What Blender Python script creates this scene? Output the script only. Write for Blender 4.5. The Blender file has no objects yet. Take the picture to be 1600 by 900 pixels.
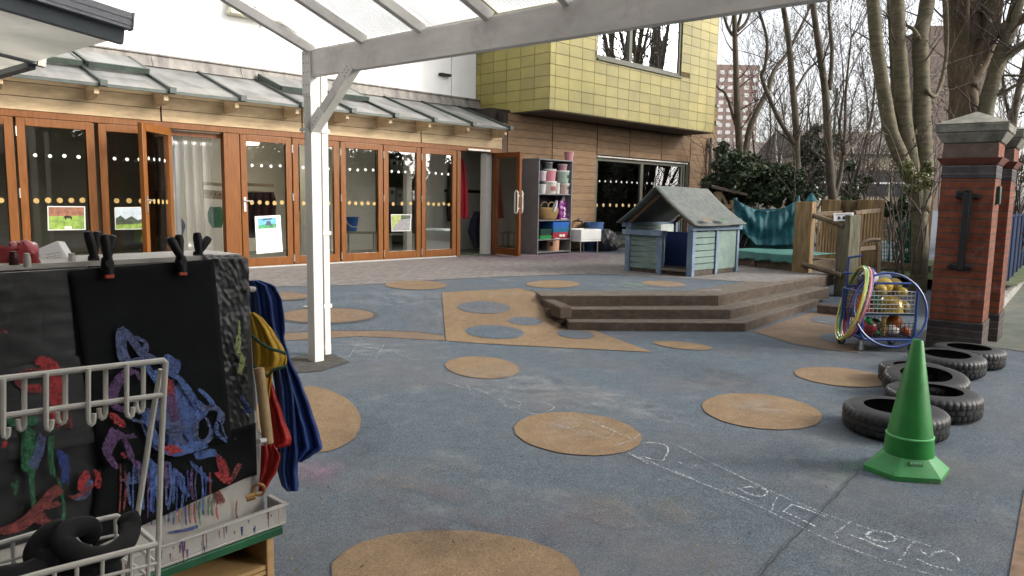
import bpy, bmesh, math, random
from mathutils import Vector, Matrix, noise as mnoise
random.seed(7)
S = bpy.context.scene
COL = S.collection
PI = math.pi
# ------------------------------------------------------------------ camera model
FOC, PIT, ROL, YAW = 1146.0, -0.12019, 0.016402, 0.77623
EYE = Vector((0, 0, 1.47))
T = 0.34                                    # height of the terrace above the lower yard
_f = Vector((math.sin(YAW)*math.cos(PIT), math.cos(YAW)*math.cos(PIT), math.sin(PIT)))
_r = Vector((math.cos(YAW), -math.sin(YAW), 0)); _u = _r.cross(_f)
CR = math.cos(ROL)*_r + math.sin(ROL)*_u
CU = -math.sin(ROL)*_r + math.cos(ROL)*_u
CF = _f
def ray(x, y): return CF + CR*((x-800)/FOC) - CU*((y-450)/FOC)
def at_z(x, y, z=0.0):
    d = ray(x, y); return EYE + d*((z-EYE.z)/d.z)
def at_y(x, y, Y):
    d = ray(x, y); return EYE + d*(Y/d.y)
def at_x(x, y, X):
    d = ray(x, y); return EYE + d*(X/d.x)
def dep(x, y, z): return EYE + ray(x, y)*z
def zv(x, y, X, Y):
    d = ray(x, y); return EYE.z + d.z*math.hypot(X, Y)/math.hypot(d.x, d.y)
def on_plane(x, y, p, n):
    d = ray(x, y); return EYE + d*((p-EYE).dot(n)/d.dot(n))
cam = bpy.data.cameras.new('camera'); camo = bpy.data.objects.new('camera', cam); COL.objects.link(camo)
cam.sensor_width = 36; cam.lens = FOC/1600*36; cam.clip_start = 0.05; cam.clip_end = 2000
m = Matrix.Identity(4)
for i in range(3): m[i][0], m[i][1], m[i][2], m[i][3] = CR[i], CU[i], -CF[i], EYE[i]
camo.matrix_world = m
S.camera = camo
# ------------------------------------------------------------------ light and sky
SUN_EL, SUN_AZ = math.radians(27), math.atan2(0.62, -0.78)      # azimuth from +Y towards +X
w = bpy.data.worlds.new('World'); S.world = w; w.use_nodes = True
nt = w.node_tree; nt.nodes.clear()
sky = nt.nodes.new('ShaderNodeTexSky'); sky.sky_type = 'NISHITA'; sky.sun_disc = False
sky.sun_elevation = SUN_EL; sky.sun_rotation = SUN_AZ; sky.air_density = 1.0; sky.dust_density = 4.0; sky.ozone_density = 1.0
hs = nt.nodes.new('ShaderNodeHueSaturation'); hs.inputs['Saturation'].default_value = 0.22
bg = nt.nodes.new('ShaderNodeBackground'); bg.inputs[1].default_value = 0.15
ow = nt.nodes.new('ShaderNodeOutputWorld')
nt.links.new(sky.outputs[0], hs.inputs['Color']); nt.links.new(hs.outputs[0], bg.inputs[0]); nt.links.new(bg.outputs[0], ow.inputs[0])
sl = bpy.data.lights.new('sun', 'SUN'); sl.energy = 1.5; sl.angle = math.radians(12); sl.color = (1.0, 0.93, 0.82)
so = bpy.data.objects.new('sun', sl); COL.objects.link(so)
sd = Vector((math.sin(SUN_AZ)*math.cos(SUN_EL), math.cos(SUN_AZ)*math.cos(SUN_EL), math.sin(SUN_EL)))
so.rotation_euler = sd.to_track_quat('Z', 'Y').to_euler(); so.location = (0, 0, 30)
S.view_settings.view_transform = 'Standard'; S.view_settings.look = 'None'
S.view_settings.exposure = 1.25; S.view_settings.gamma = 1.0
# ------------------------------------------------------------------ materials
MATS = {}
def mat(name, col, rough=0.6, var=0.15, scale=6.0, bump=0.0, bscale=60.0, metal=0.0, island=0.0, col2=None, stretch=None, spec=0.5, dirt=None, dscale=1.5, coat=0.0):
    """Principled surface with two noise layers of colour, optional stains, bump and per-piece variation."""
    if name in MATS: return MATS[name]
    M = bpy.data.materials.new(name); M.use_nodes = True; t = M.node_tree; N = t.nodes; L = t.links
    b = N['Principled BSDF']; b.inputs['Roughness'].default_value = rough; b.inputs['Metallic'].default_value = metal
    b.inputs['Specular IOR Level'].default_value = spec; b.inputs['Coat Weight'].default_value = coat
    tc = N.new('ShaderNodeTexCoord'); src = tc.outputs['Object']
    if stretch:
        mp = N.new('ShaderNodeMapping'); mp.inputs['Scale'].default_value = stretch; L.new(src, mp.inputs[0]); src = mp.outputs[0]
    n1 = N.new('ShaderNodeTexNoise'); n1.inputs['Scale'].default_value = scale; n1.inputs['Detail'].default_value = 6; n1.inputs['Roughness'].default_value = 0.65
    L.new(src, n1.inputs['Vector'])
    c2 = col2 or tuple(max(0, c*(1-2.2*var)) for c in col)
    c1 = tuple(min(1, c*(1+var)) for c in col)
    rp = N.new('ShaderNodeValToRGB'); rp.color_ramp.elements[0].position = 0.3; rp.color_ramp.elements[1].position = 0.7
    rp.color_ramp.elements[0].color = (*c2, 1); rp.color_ramp.elements[1].color = (*c1, 1)
    L.new(n1.outputs['Fac'], rp.inputs[0]); out = rp.outputs[0]
    if dirt:
        n2 = N.new('ShaderNodeTexNoise'); n2.inputs['Scale'].default_value = dscale; n2.inputs['Detail'].default_value = 8; n2.inputs['Roughness'].default_value = 0.7
        L.new(tc.outputs['Object'], n2.inputs['Vector'])
        r2 = N.new('ShaderNodeValToRGB'); r2.color_ramp.elements[0].position = 0.52; r2.color_ramp.elements[1].position = 0.72
        r2.color_ramp.elements[0].color = (0, 0, 0, 1); r2.color_ramp.elements[1].color = (0.75, 0.75, 0.75, 1)
        L.new(n2.outputs['Fac'], r2.inputs[0])
        mx = N.new('ShaderNodeMix'); mx.data_type = 'RGBA'; L.new(r2.outputs[0], mx.inputs['Factor']); L.new(out, mx.inputs['A']); mx.inputs['B'].default_value = (*dirt, 1); out = mx.outputs['Result']
    if island:
        g = N.new('ShaderNodeNewGeometry'); mr = N.new('ShaderNodeMapRange'); mr.inputs['To Min'].default_value = 1-island; mr.inputs['To Max'].default_value = 1+island
        L.new(g.outputs['Random Per Island'], mr.inputs['Value'])
        hv = N.new('ShaderNodeHueSaturation'); L.new(mr.outputs[0], hv.inputs['Value']); L.new(out, hv.inputs['Color']); out = hv.outputs[0]
    L.new(out, b.inputs['Base Color'])
    if bump:
        n3 = N.new('ShaderNodeTexNoise'); n3.inputs['Scale'].default_value = bscale; n3.inputs['Detail'].default_value = 5; L.new(src, n3.inputs['Vector'])
        bp = N.new('ShaderNodeBump'); bp.inputs['Strength'].default_value = bump; bp.inputs['Distance'].default_value = 0.01; L.new(n3.outputs['Fac'], bp.inputs['Height']); L.new(bp.outputs[0], b.inputs['Normal'])
    MATS[name] = M; return M
def emis(name, col, s):
    M = bpy.data.materials.new(name); M.use_nodes = True; b = M.node_tree.nodes['Principled BSDF']
    b.inputs['Base Color'].default_value = (*col, 1); b.inputs['Emission Color'].default_value = (*col, 1); b.inputs['Emission Strength'].default_value = s
    return M
def thin_glass(name, tint, boost, lo=0.06, rough=0.0):
    """A window pane: what stands behind shows through, the sky and trees reflect."""
    M = bpy.data.materials.new(name); M.use_nodes = True; t = M.node_tree; N = t.nodes; L = t.links; N.clear()
    o = N.new('ShaderNodeOutputMaterial'); mx = N.new('ShaderNodeMixShader'); tr = N.new('ShaderNodeBsdfTransparent'); gl = N.new('ShaderNodeBsdfGlossy')
    tr.inputs[0].default_value = (*tint, 1); gl.inputs[1].default_value = rough; gl.inputs[0].default_value = (.95, .97, 1, 1)
    fr = N.new('ShaderNodeFresnel'); fr.inputs[0].default_value = 1.5
    ml = N.new('ShaderNodeMath'); ml.operation = 'MULTIPLY_ADD'; ml.inputs[1].default_value = boost; ml.inputs[2].default_value = lo; ml.use_clamp = True
    L.new(fr.outputs[0], ml.inputs[0]); L.new(ml.outputs[0], mx.inputs[0]); L.new(tr.outputs[0], mx.inputs[1]); L.new(gl.outputs[0], mx.inputs[2]); L.new(mx.outputs[0], o.inputs[0])
    return M
def sheet_plastic(name, col, trans, see, streak, gloss=0.06):
    """Milky roofing sheet: diffuse, lets light through, a little clear."""
    M = bpy.data.materials.new(name); M.use_nodes = True; t = M.node_tree; N = t.nodes; L = t.links; N.clear()
    o = N.new('ShaderNodeOutputMaterial'); d = N.new('ShaderNodeBsdfDiffuse'); tl = N.new('ShaderNodeBsdfTranslucent'); tp = N.new('ShaderNodeBsdfTransparent'); gl = N.new('ShaderNodeBsdfGlossy'); gl.inputs[1].default_value = 0.25
    tc = N.new('ShaderNodeTexCoord'); mp = N.new('ShaderNodeMapping'); mp.inputs['Scale'].default_value = streak; nz = N.new('ShaderNodeTexNoise'); nz.inputs['Scale'].default_value = 3; nz.inputs['Detail'].default_value = 6
    L.new(tc.outputs['Object'], mp.inputs[0]); L.new(mp.outputs[0], nz.inputs['Vector'])
    rp = N.new('ShaderNodeValToRGB'); rp.color_ramp.elements[0].position = .3; rp.color_ramp.elements[1].position = .62
    rp.color_ramp.elements[0].color = (*[c*.62 for c in col], 1); rp.color_ramp.elements[1].color = (*col, 1); L.new(nz.outputs['Fac'], rp.inputs[0])
    for n in (d, tl): L.new(rp.outputs[0], n.inputs[0])
    m1 = N.new('ShaderNodeMixShader'); m1.inputs[0].default_value = trans; L.new(d.outputs[0], m1.inputs[1]); L.new(tl.outputs[0], m1.inputs[2])
    m2 = N.new('ShaderNodeMixShader'); m2.inputs[0].default_value = see; L.new(m1.outputs[0], m2.inputs[1]); L.new(tp.outputs[0], m2.inputs[2])
    m3 = N.new('ShaderNodeMixShader'); m3.inputs[0].default_value = gloss; L.new(m2.outputs[0], m3.inputs[1]); L.new(gl.outputs[0], m3.inputs[2])
    L.new(m3.outputs[0], o.inputs[0]); return M
def rubber(name, base, fleck, fleck2, pale, smudge, s2=0.9):
    """Poured rubber crumb: coloured granules, worn and chalky patches."""
    M = bpy.data.materials.new(name); M.use_nodes = True; t = M.node_tree; N = t.nodes; L = t.links
    b = N['Principled BSDF']; b.inputs['Roughness'].default_value = 0.85; b.inputs['Specular IOR Level'].default_value = 0.3
    tc = N.new('ShaderNodeTexCoord'); P = tc.outputs['Object']
    def noise(sc, det=5, ro=.6):
        n = N.new('ShaderNodeTexNoise'); n.inputs['Scale'].default_value = sc; n.inputs['Detail'].default_value = det; n.inputs['Roughness'].default_value = ro; L.new(P, n.inputs['Vector']); return n.outputs['Fac']
    def ramp(f, p0, p1, c0=(0, 0, 0), c1=(1, 1, 1)):
        r = N.new('ShaderNodeValToRGB'); r.color_ramp.elements[0].position = p0; r.color_ramp.elements[1].position = p1; r.color_ramp.elements[0].color = (*c0, 1); r.color_ramp.elements[1].color = (*c1, 1); L.new(f, r.inputs[0]); return r.outputs[0]
    def mix(f, a, bb):
        m = N.new('ShaderNodeMix'); m.data_type = 'RGBA'; L.new(f, m.inputs['Factor'])
        for s, v in (('A', a), ('B', bb)):
            if isinstance(v, tuple): m.inputs[s].default_value = (*v, 1)
            else: L.new(v, m.inputs[s])
        return m.outputs['Result']
    vo = N.new('ShaderNodeTexVoronoi'); vo.inputs['Scale'].default_value = 230; L.new(P, vo.inputs['Vector'])
    sp = N.new('ShaderNodeSeparateColor'); L.new(vo.outputs['Color'], sp.inputs[0])
    c = mix(ramp(sp.outputs[0], .55, .9), base, fleck)
    c = mix(ramp(sp.outputs[1], .7, .95), c, fleck2)
    c = mix(ramp(noise(s2, 7, .62), .46, .74, (0, 0, 0), (.68, .68, .68)), c, smudge)
    c = mix(ramp(noise(s2*2.4, 8, .7), .56, .76, (0, 0, 0), (.55, .55, .55)), c, pale)
    c = mix(ramp(noise(7, 6, .7), .35, .62, (.34, .34, .34), (0, 0, 0)), c, tuple(x*.45 for x in base))
    L.new(c, b.inputs['Base Color'])
    bp = N.new('ShaderNodeBump'); bp.inputs['Strength'].default_value = .5; bp.inputs['Distance'].default_value = .004; L.new(vo.outputs['Distance'], bp.inputs['Height']); L.new(bp.outputs[0], b.inputs['Normal'])
    return M
def brickmat(name, c1, c2, mort, bw, bh, ms, rot=None, off=(0, 0, 0), bump=.6, stain=None, offset=.5):
    """Brick courses on the faces of an object, by object coordinates turned so that u runs along the face."""
    M = bpy.data.materials.new(name); M.use_nodes = True; t = M.node_tree; N = t.nodes; L = t.links
    b = N['Principled BSDF']; b.inputs['Roughness'].default_value = .85; b.inputs['Specular IOR Level'].default_value = .25
    tc = N.new('ShaderNodeTexCoord'); mp = N.new('ShaderNodeMapping'); mp.vector_type = 'POINT'
    if rot: mp.inputs['Rotation'].default_value = rot
    mp.inputs['Location'].default_value = off; L.new(tc.outputs['Object'], mp.inputs[0])
    br = N.new('ShaderNodeTexBrick'); br.inputs['Color1'].default_value = (*c1, 1); br.inputs['Color2'].default_value = (*c2, 1); br.inputs['Mortar'].default_value = (*mort, 1)
    br.inputs['Scale'].default_value = 1; br.inputs['Mortar Size'].default_value = ms; br.inputs['Brick Width'].default_value = bw; br.inputs['Row Height'].default_value = bh; br.inputs['Bias'].default_value = -.2; br.inputs['Mortar Smooth'].default_value = .2; br.offset = offset
    L.new(mp.outputs[0], br.inputs['Vector'])
    nz = N.new('ShaderNodeTexNoise'); nz.inputs['Scale'].default_value = 9; nz.inputs['Detail'].default_value = 8; nz.inputs['Roughness'].default_value = .7; L.new(tc.outputs['Object'], nz.inputs['Vector'])
    mr = N.new('ShaderNodeMapRange'); mr.inputs['From Min'].default_value = .3; mr.inputs['From Max'].default_value = .7; mr.inputs['To Min'].default_value = .6; mr.inputs['To Max'].default_value = 1.25; L.new(nz.outputs['Fac'], mr.inputs['Value'])
    hv = N.new('ShaderNodeHueSaturation'); L.new(mr.outputs[0], hv.inputs['Value']); L.new(br.outputs['Color'], hv.inputs['Color']); out = hv.outputs[0]
    if stain:
        n2 = N.new('ShaderNodeTexNoise'); n2.inputs['Scale'].default_value = 3.2; n2.inputs['Detail'].default_value = 9; n2.inputs['Roughness'].default_value = .72; L.new(tc.outputs['Object'], n2.inputs['Vector'])
        r2 = N.new('ShaderNodeValToRGB'); r2.color_ramp.elements[0].position = .56; r2.color_ramp.elements[1].position = .75; r2.color_ramp.elements[1].color = (.6, .6, .6, 1); r2.color_ramp.elements[0].color = (0, 0, 0, 1); L.new(n2.outputs['Fac'], r2.inputs[0])
        mx = N.new('ShaderNodeMix'); mx.data_type = 'RGBA'; L.new(r2.outputs[0], mx.inputs['Factor']); L.new(out, mx.inputs['A']); mx.inputs['B'].default_value = (*stain, 1); out = mx.outputs['Result']
    L.new(out, b.inputs['Base Color'])
    bp = N.new('ShaderNodeBump'); bp.inputs['Strength'].default_value = bump; bp.inputs['Distance'].default_value = .006; bp.invert = True; L.new(br.outputs['Fac'], bp.inputs['Height']); L.new(bp.outputs[0], b.inputs['Normal'])
    return M
# ------------------------------------------------------------------ mesh building
class MB:
    def __init__(s): s.v = []; s.f = []; s.m = []; s.mi = 0
    def add(s, vs, fs):
        o = len(s.v); s.v += [Vector(p) for p in vs]; s.f += [[i+o for i in f] for f in fs]; s.m += [s.mi]*len(fs); return s
    def hexa(s, a, b):
        """box between two four-point loops"""
        return s.add(list(a)+list(b), [(3, 2, 1, 0), (4, 5, 6, 7)]+[(i, (i+1) % 4, 4+(i+1) % 4, 4+i) for i in range(4)])
    def box(s, x0, x1, y0, y1, z0, z1):
        return s.hexa([(x0, y0, z0), (x1, y0, z0), (x1, y1, z0), (x0, y1, z0)], [(x0, y0, z1), (x1, y0, z1), (x1, y1, z1), (x0, y1, z1)])
    def obox(s, c, a, b, d):
        """box about c with half-axis vectors a, b, d"""
        c, a, b, d = map(Vector, (c, a, b, d))
        if a.cross(b).dot(d) < 0: a = -a
        return s.hexa([c-a-b-d, c+a-b-d, c+a+b-d, c-a+b-d], [c-a-b+d, c+a-b+d, c+a+b+d, c-a+b+d])
    def bar(s, p, q, w, h, up=(0, 0, 1)):
        p, q, up = Vector(p), Vector(q), Vector(up); d = (q-p).normalized(); r = d.cross(up).normalized(); u = r.cross(d)
        return s.obox((p+q)/2, r*w/2, u*h/2, (q-p)/2)
    def tube(s, pts, rad, n=8, cap=True, closed=False):
        pts = [Vector(p) for p in pts]; k = len(pts)
        if not isinstance(rad, (list, tuple)): rad = [rad]*k
        o = len(s.v); prev = None; fs = []
        for i, p in enumerate(pts):
            if closed: d = pts[(i+1) % k]-pts[i-1]
            else: d = pts[min(i+1, k-1)]-pts[max(i-1, 0)]
            d.normalize()
            if prev is None: a = d.orthogonal().normalized()
            else:
                a = prev-d*prev.dot(d)
                a = a.normalized() if a.length > 1e-6 else d.orthogonal().normalized()
            prev = a; b = d.cross(a)
            for j in range(n):
                t = 2*PI*j/n; s.v.append(p+(a*math.cos(t)+b*math.sin(t))*rad[i])
        for i in range(k if closed else k-1):
            i2 = (i+1) % k
            for j in range(n):
                j2 = (j+1) % n; fs.append([o+i*n+j, o+i*n+j2, o+i2*n+j2, o+i2*n+j])
        if cap and not closed:
            fs.append([o+j for j in range(n)][::-1]); fs.append([o+(k-1)*n+j for j in range(n)])
        s.f += fs; s.m += [s.mi]*len(fs); return s
    def ring(s, c, e1, e2, r, t, n=40, k=6):
        c, e1, e2 = map(Vector, (c, e1, e2))
        return s.tube([c+e1*math.cos(2*PI*i/n)*r+e2*math.sin(2*PI*i/n)*r for i in range(n)], t, k, closed=True)
    def lathe(s, prof, c=(0, 0, 0), n=24, closed=False, ax=None):
        c = Vector(c); o = len(s.v); fs = []
        A, B, C = ax or (Vector((1, 0, 0)), Vector((0, 1, 0)), Vector((0, 0, 1)))
        for (r, z) in prof:
            for j in range(n):
                t = 2*PI*j/n; s.v.append(c+A*(r*math.cos(t))+B*(r*math.sin(t))+C*z)
        k = len(prof)
        for i in range(k if closed else k-1):
            i2 = (i+1) % k
            for j in range(n):
                j2 = (j+1) % n; fs.append([o+i*n+j, o+i*n+j2, o+i2*n+j2, o+i2*n+j])
        if not closed:
            if prof[0][0] > 1e-5: fs.append([o+j for j in range(n)][::-1])
            if prof[-1][0] > 1e-5: fs.append([o+(k-1)*n+j for j in range(n)])
        s.f += fs; s.m += [s.mi]*len(fs); return s
    def prism(s, poly, d):
        """poly (3D points) swept by vector d"""
        poly = [Vector(p) for p in poly]; d = Vector(d); k = len(poly)
        return s.add(poly+[p+d for p in poly], [list(range(k))[::-1], list(range(k, 2*k))]+[(i, (i+1) % k, k+(i+1) % k, k+i) for i in range(k)])
    def grid(s, fn, nu, nv):
        vs = [fn(i/nu, j/nv) for j in range(nv+1) for i in range(nu+1)]
        return s.add(vs, [(j*(nu+1)+i, j*(nu+1)+i+1, (j+1)*(nu+1)+i+1, (j+1)*(nu+1)+i) for j in range(nv) for i in range(nu)])
    def ball(s, c, rx, ry=None, rz=None, n=16, k=10):
        ry = ry or rx; rz = rz or rx; c = Vector(c)
        return s.add([c+Vector((rx*math.sin(PI*i/k)*math.cos(2*PI*j/n), ry*math.sin(PI*i/k)*math.sin(2*PI*j/n), rz*math.cos(PI*i/k))) for i in range(k+1) for j in range(n)],
                     [(i*n+j, (i+1)*n+j, (i+1)*n+(j+1) % n, i*n+(j+1) % n) for i in range(k) for j in range(n)])
    def disc(s, c, n, r, k=12):
        c, n = Vector(c), Vector(n).normalized(); a = n.orthogonal().normalized(); b = n.cross(a)
        return s.add([c+a*r*math.cos(2*PI*i/k)+b*r*math.sin(2*PI*i/k) for i in range(k)], [list(range(k))])
    def build(s, name, mats, parent=None, org=None, local=False, bevel=0, smooth=True, seg=1, solid=0, ang=38):
        me = bpy.data.meshes.new(name)
        off = Vector((0, 0, 0))
        if not local:
            if parent is not None: off = Vector(WL[parent.name])
            elif org is not None: off = Vector(org)
        me.from_pydata([tuple(p-off) for p in s.v], [], s.f)
        if not isinstance(mats, (list, tuple)): mats = [mats]
        for mm in mats: me.materials.append(mm)
        if len(mats) > 1: me.polygons.foreach_set('material_index', s.m)
        bm = bmesh.new(); bm.from_mesh(me); bmesh.ops.remove_doubles(bm, verts=bm.verts, dist=1e-6); bm.to_mesh(me); bm.free()
        if smooth:
            me.polygons.foreach_set('use_smooth', [True]*len(me.polygons)); me.set_sharp_from_angle(angle=math.radians(ang))
        me.update()
        o = bpy.data.objects.new(name, me); COL.objects.link(o)
        if parent is not None: o.parent = parent
        elif org is not None: o.location = org
        WL[o.name] = tuple(off) if (parent is not None or org is not None) else (0, 0, 0)
        if solid:
            md = o.modifiers.new('thickness', 'SOLIDIFY'); md.thickness = solid; md.offset = 0
        if bevel:
            md = o.modifiers.new('bevel', 'BEVEL'); md.width = bevel; md.segments = seg; md.limit_method = 'ANGLE'; md.angle_limit = math.radians(40)
        return o
WL = {}
def tag(o, label, cat, group=None):
    o['label'] = label; o['category'] = cat
    if group: o['group'] = group
    return o
def thing(name, loc, label, cat, group=None, rz=0):
    o = bpy.data.objects.new(name, None); COL.objects.link(o); o.location = loc; o.rotation_euler = (0, 0, rz); o.empty_display_size = .1
    WL[o.name] = tuple(loc); return tag(o, label, cat, group)
def struct(o, kind='structure'): o['kind'] = kind; return o
def dup(o, parent=None):
    kids = [c for c in COL.objects if c.parent == o]
    c = o.copy(); COL.objects.link(c); c.parent = parent
    for k in kids: dup(k, c)
    return c
def smooth01(t): t = max(0, min(1, t)); return t*t*(3-2*t)
def lerp(a, b, t): return a+(b-a)*t
# canopy axes shared by the yard: BV runs from the post towards the camera side, RV up the canopy slope
BV = Vector((.115, -.9934, 0)); RV = Vector((-.9934, -.115, 0)); ZV = Vector((0, 0, 1))
# ------------------------------------------------------------------ ground
def edge_d(x, y):
    s = .58*x+.815*y; u = .815*x-.58*y
    d1 = max(s-8.55, (y-8.35)*1.0)
    d2 = -.058*x+.998*y-4.25
    return min(d1, d2), u
def gz(x, y):
    d, u = edge_d(x, y)
    k = smooth01((u-1.1)/1.3)
    w0 = lerp(1.25, -.02, k); w1 = lerp(.35, .12, k)
    if x > 12.4: w0 += (x-12.4)*.5; w1 += (x-12.4)*.3
    return T*smooth01((d+w0)/(w0+w1))
def gh(px, py):
    z = 0.0; p = None
    lo, hi = 0.8, 40.0; d = ray(px, py)
    t = lo
    while t < hi:
        p = EYE+d*t
        if p.z < gz(p.x, p.y): break
        t += .1
    a, b = t-.1, t
    for _ in range(18):
        mth = (a+b)/2; p = EYE+d*mth
        if p.z < gz(p.x, p.y): b = mth
        else: a = mth
    return EYE+d*((a+b)/2)
M_BLUE = rubber('blue rubber crumb', (.083, .112, .140), (.032, .045, .058), (.18, .20, .215), (.245, .24, .235), (.140, .122, .122))
M_TAN = rubber('tan rubber crumb', (.232, .155, .087), (.12, .08, .045), (.32, .235, .145), (.30, .25, .19), (.165, .115, .075))
M_TANW = rubber('worn tan rubber crumb', (.195, .135, .088), (.12, .08, .05), (.27, .20, .14), (.28, .235, .19), (.15, .115, .09))
M_DARKR = rubber('dark rubber crumb', (.075, .08, .088), (.04, .04, .045), (.13, .13, .13), (.15, .15, .15), (.09, .08, .07))
xs = [-160, -80, -40, -20, -10, -6]+[-3+.1*i for i in range(0, 165)]+[14, 16, 19, 24, 32, 45, 70, 110, 200, 420]
ys = [-160, -80, -40, -20, -10, -5]+[-2+.1*i for i in range(0, 131)]+[12, 14, 18, 24, 35, 55, 90, 160, 420]
g = MB(); nx = len(xs)
g.add([(x, y, gz(x, y)) for y in ys for x in xs], [(j*nx+i, j*nx+i+1, (j+1)*nx+i+1, (j+1)*nx+i) for j in range(len(ys)-1) for i in range(nx-1)])
struct(g.build('ground', M_BLUE))
def patch(name, pts, mt, lift=.006, n=10, kind='structure'):
    """thin surfacing laid on the ground: fan of rings shrinking to the middle, following the slope"""
    pts = [Vector(p) for p in pts]; c = sum(pts, Vector())/len(pts); b = MB(); k = len(pts); vs = []
    for i in range(n):
        f = 1-i/n
        for p in pts:
            q = c+(p-c)*f; vs.append((q.x, q.y, gz(q.x, q.y)+lift))
    vs.append((c.x, c.y, gz(c.x, c.y)+lift))
    fs = [(i*k+j, i*k+(j+1) % k, (i+1)*k+(j+1) % k, (i+1)*k+j) for i in range(n-1) for j in range(k)]
    fs += [((n-1)*k+j, (n-1)*k+(j+1) % k, n*k) for j in range(k)]
    b.add(vs, fs); o = b.build(name, mt, ang=80); o['kind'] = kind; return o
def subdiv(pts, step=.12):
    out = []
    for i, p in enumerate(pts):
        q = pts[(i+1) % len(pts)]; n = max(1, int((Vector(q)-Vector(p)).length/step))
        out += [Vector(p).lerp(Vector(q), j/n) for j in range(n)]
    return out
def oval(cx, cy, rx, ry, tilt=0, k=44, jit=.012):
    ct, st = math.cos(tilt), math.sin(tilt); pts = []
    for i in range(k):
        a = 2*PI*i/k; j = 1+random.uniform(-jit, jit)
        x, y = rx*math.cos(a)*j, ry*math.sin(a)*j; pts.append(gh(cx+x*ct-y*st, cy+x*st+y*ct))
    return pts
for cx, cy, rx, ry, tl in ((903, 679, 100, 33, .09), (1191, 644, 94, 27, .10), (754, 575, 58, 17, .06), (480, 656, 84, 52, .1), (1315, 590, 74, 14, .10), (712, 900, 195, 70, .03), (650, 446, 48, 7, .01), (864, 444.5, 42, 6, .0), (1036, 444, 34, 4.5, .05), (1067, 540.5, 46, 5.5, .10)):
    patch('ground_marking', oval(cx, cy, rx, ry, tl), M_TAN)
patch('ground_marking', oval(512, 494, 80, 13.5, -.01), M_DARKR, .005); patch('ground_marking', oval(510, 494, 74, 11.2, -.01), M_TANW, .009)
patch('ground_marking', oval(450, 463.5, 34, 7.2, 0), M_DARKR, .005); patch('ground_marking', oval(449, 463.5, 32, 6.0, 0), M_TANW, .009)
patch('ground_marking', subdiv([gh(*p) for p in ((690, 458), (745, 454.5), (812, 451), (850, 472), (900, 503), (960, 529), (1020, 551), (860, 543), (697, 533))]), M_TAN, .006, 16)
for cx, cy, rx, ry, tl in ((756, 481.5, 41, 9.5, .03), (773, 520, 46, 10.5, .05), (821, 503, 27, 6.5, .05), (899, 523.5, 29, 6.5, .08)):
    patch('ground_marking', oval(cx, cy, rx, ry, tl), M_BLUE, .010)
patch('ground_marking', subdiv([gh(*p) for p in ((440, 522), (520, 518), (600, 518), (650, 520), (693, 525), (696, 533), (640, 529), (560, 526), (440, 533))]), M_TANW, .005)
patch('ground_marking', subdiv([gh(*p) for p in ((440, 519.5), (520, 516), (600, 516), (650, 518), (694, 523), (693, 525), (650, 520), (600, 518), (520, 518), (440, 522))]), M_DARKR, .004)
patch('ground_marking', subdiv([at_z(*p) for p in ((1176, 518), (1275, 486), (1345, 493), (1345, 552), (1300, 548), (1240, 538))]), M_TANW, .005)
for a in ((1300, 502, 34, 6, .08), (1315, 530, 34, 8, .08)): patch('ground_marking', oval(*a), M_BLUE, .009)
patch('ground_marking', subdiv([at_z(*p) for p in ((450, 573), (447, 562), (470, 556), (520, 554), (547, 566), (500, 581), (465, 583))]), mat('tar patch', (.06, .056, .05), .95, .3, 14, .8, 120), .006)
patch('ground_marking', [gh(*p) for p in ((1110, 462), (1125, 455), (1150, 450), (1190, 446), (1215, 446), (1180, 450), (1145, 457), (1120, 462.5))], mat('lifted rubber edge', (.03, .028, .026), .9), .012, 3)
patch('ground_marking', [gh(*p) for p in ((1601, 765), (1640, 770), (1640, 960), (1568, 960), (1577, 900))], mat('brown rubber edging', (.20, .125, .08), .9, .2, 10), .006, 4)
M_PAVE = brickmat('grey brown block paving', (.185, .168, .158), (.235, .21, .195), (.115, .105, .10), .21, .105, .006, off=(.03, .02, 0), bump=.5, stain=(.30, .25, .22))
pv = [(-5, 10.92), (-5, 8.9)]+[tuple(at_z(*p, T).xy) for p in ((440, 448), (560, 446), (690, 437), (780, 433), (860, 430), (930, 428))]+[(9.5, 5.9), (9.75, 5.25), (10.1, 4.86), (11.6, 4.86), (13.4, 4.95), (13.4, 7.5), (12.3, 10.92)]
b = MB(); b.add([(x, y, max(T, gz(x, y))+.005) for x, y in pv], [list(range(len(pv)))]); struct(b.build('paving', M_PAVE, smooth=False))
pw = [(8.98, 2.7), (8.95, 1.4), (9.4, .2), (11, -3), (40, -8), (40, 6), (13, 2.75)]
b = MB(); b.add([(x, y, .005) for x, y in pw], [list(range(len(pw)))[::1]]); struct(b.build('path', mat('mossy tarmac', (.10, .105, .085), .95, .3, 3, .5, 90, col2=(.055, .07, .055), dirt=(.16, .12, .08), dscale=1.1), smooth=False))
# grass of the park beyond the fence
gp = [(14.2, 2.6), (60, -2), (140, -40), (200, 200), (18.9, 200), (18.9, 12), (14.2, 9)]
b = MB(); b.grid(lambda u, v: Vector((lerp(14.2, 120, u**2), lerp(lerp(2.7, 4, u), lerp(9.5, 120, u), v), gz(lerp(14.2, 120, u**2), 5)+.02+.05*math.sin(u*40)*math.sin(v*31))), 24, 24)
struct(b.build('grass', mat('park grass', (.075, .105, .03), .95, .4, 4, .6, 40, dirt=(.12, .09, .05), dscale=.6)), 'stuff')
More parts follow.
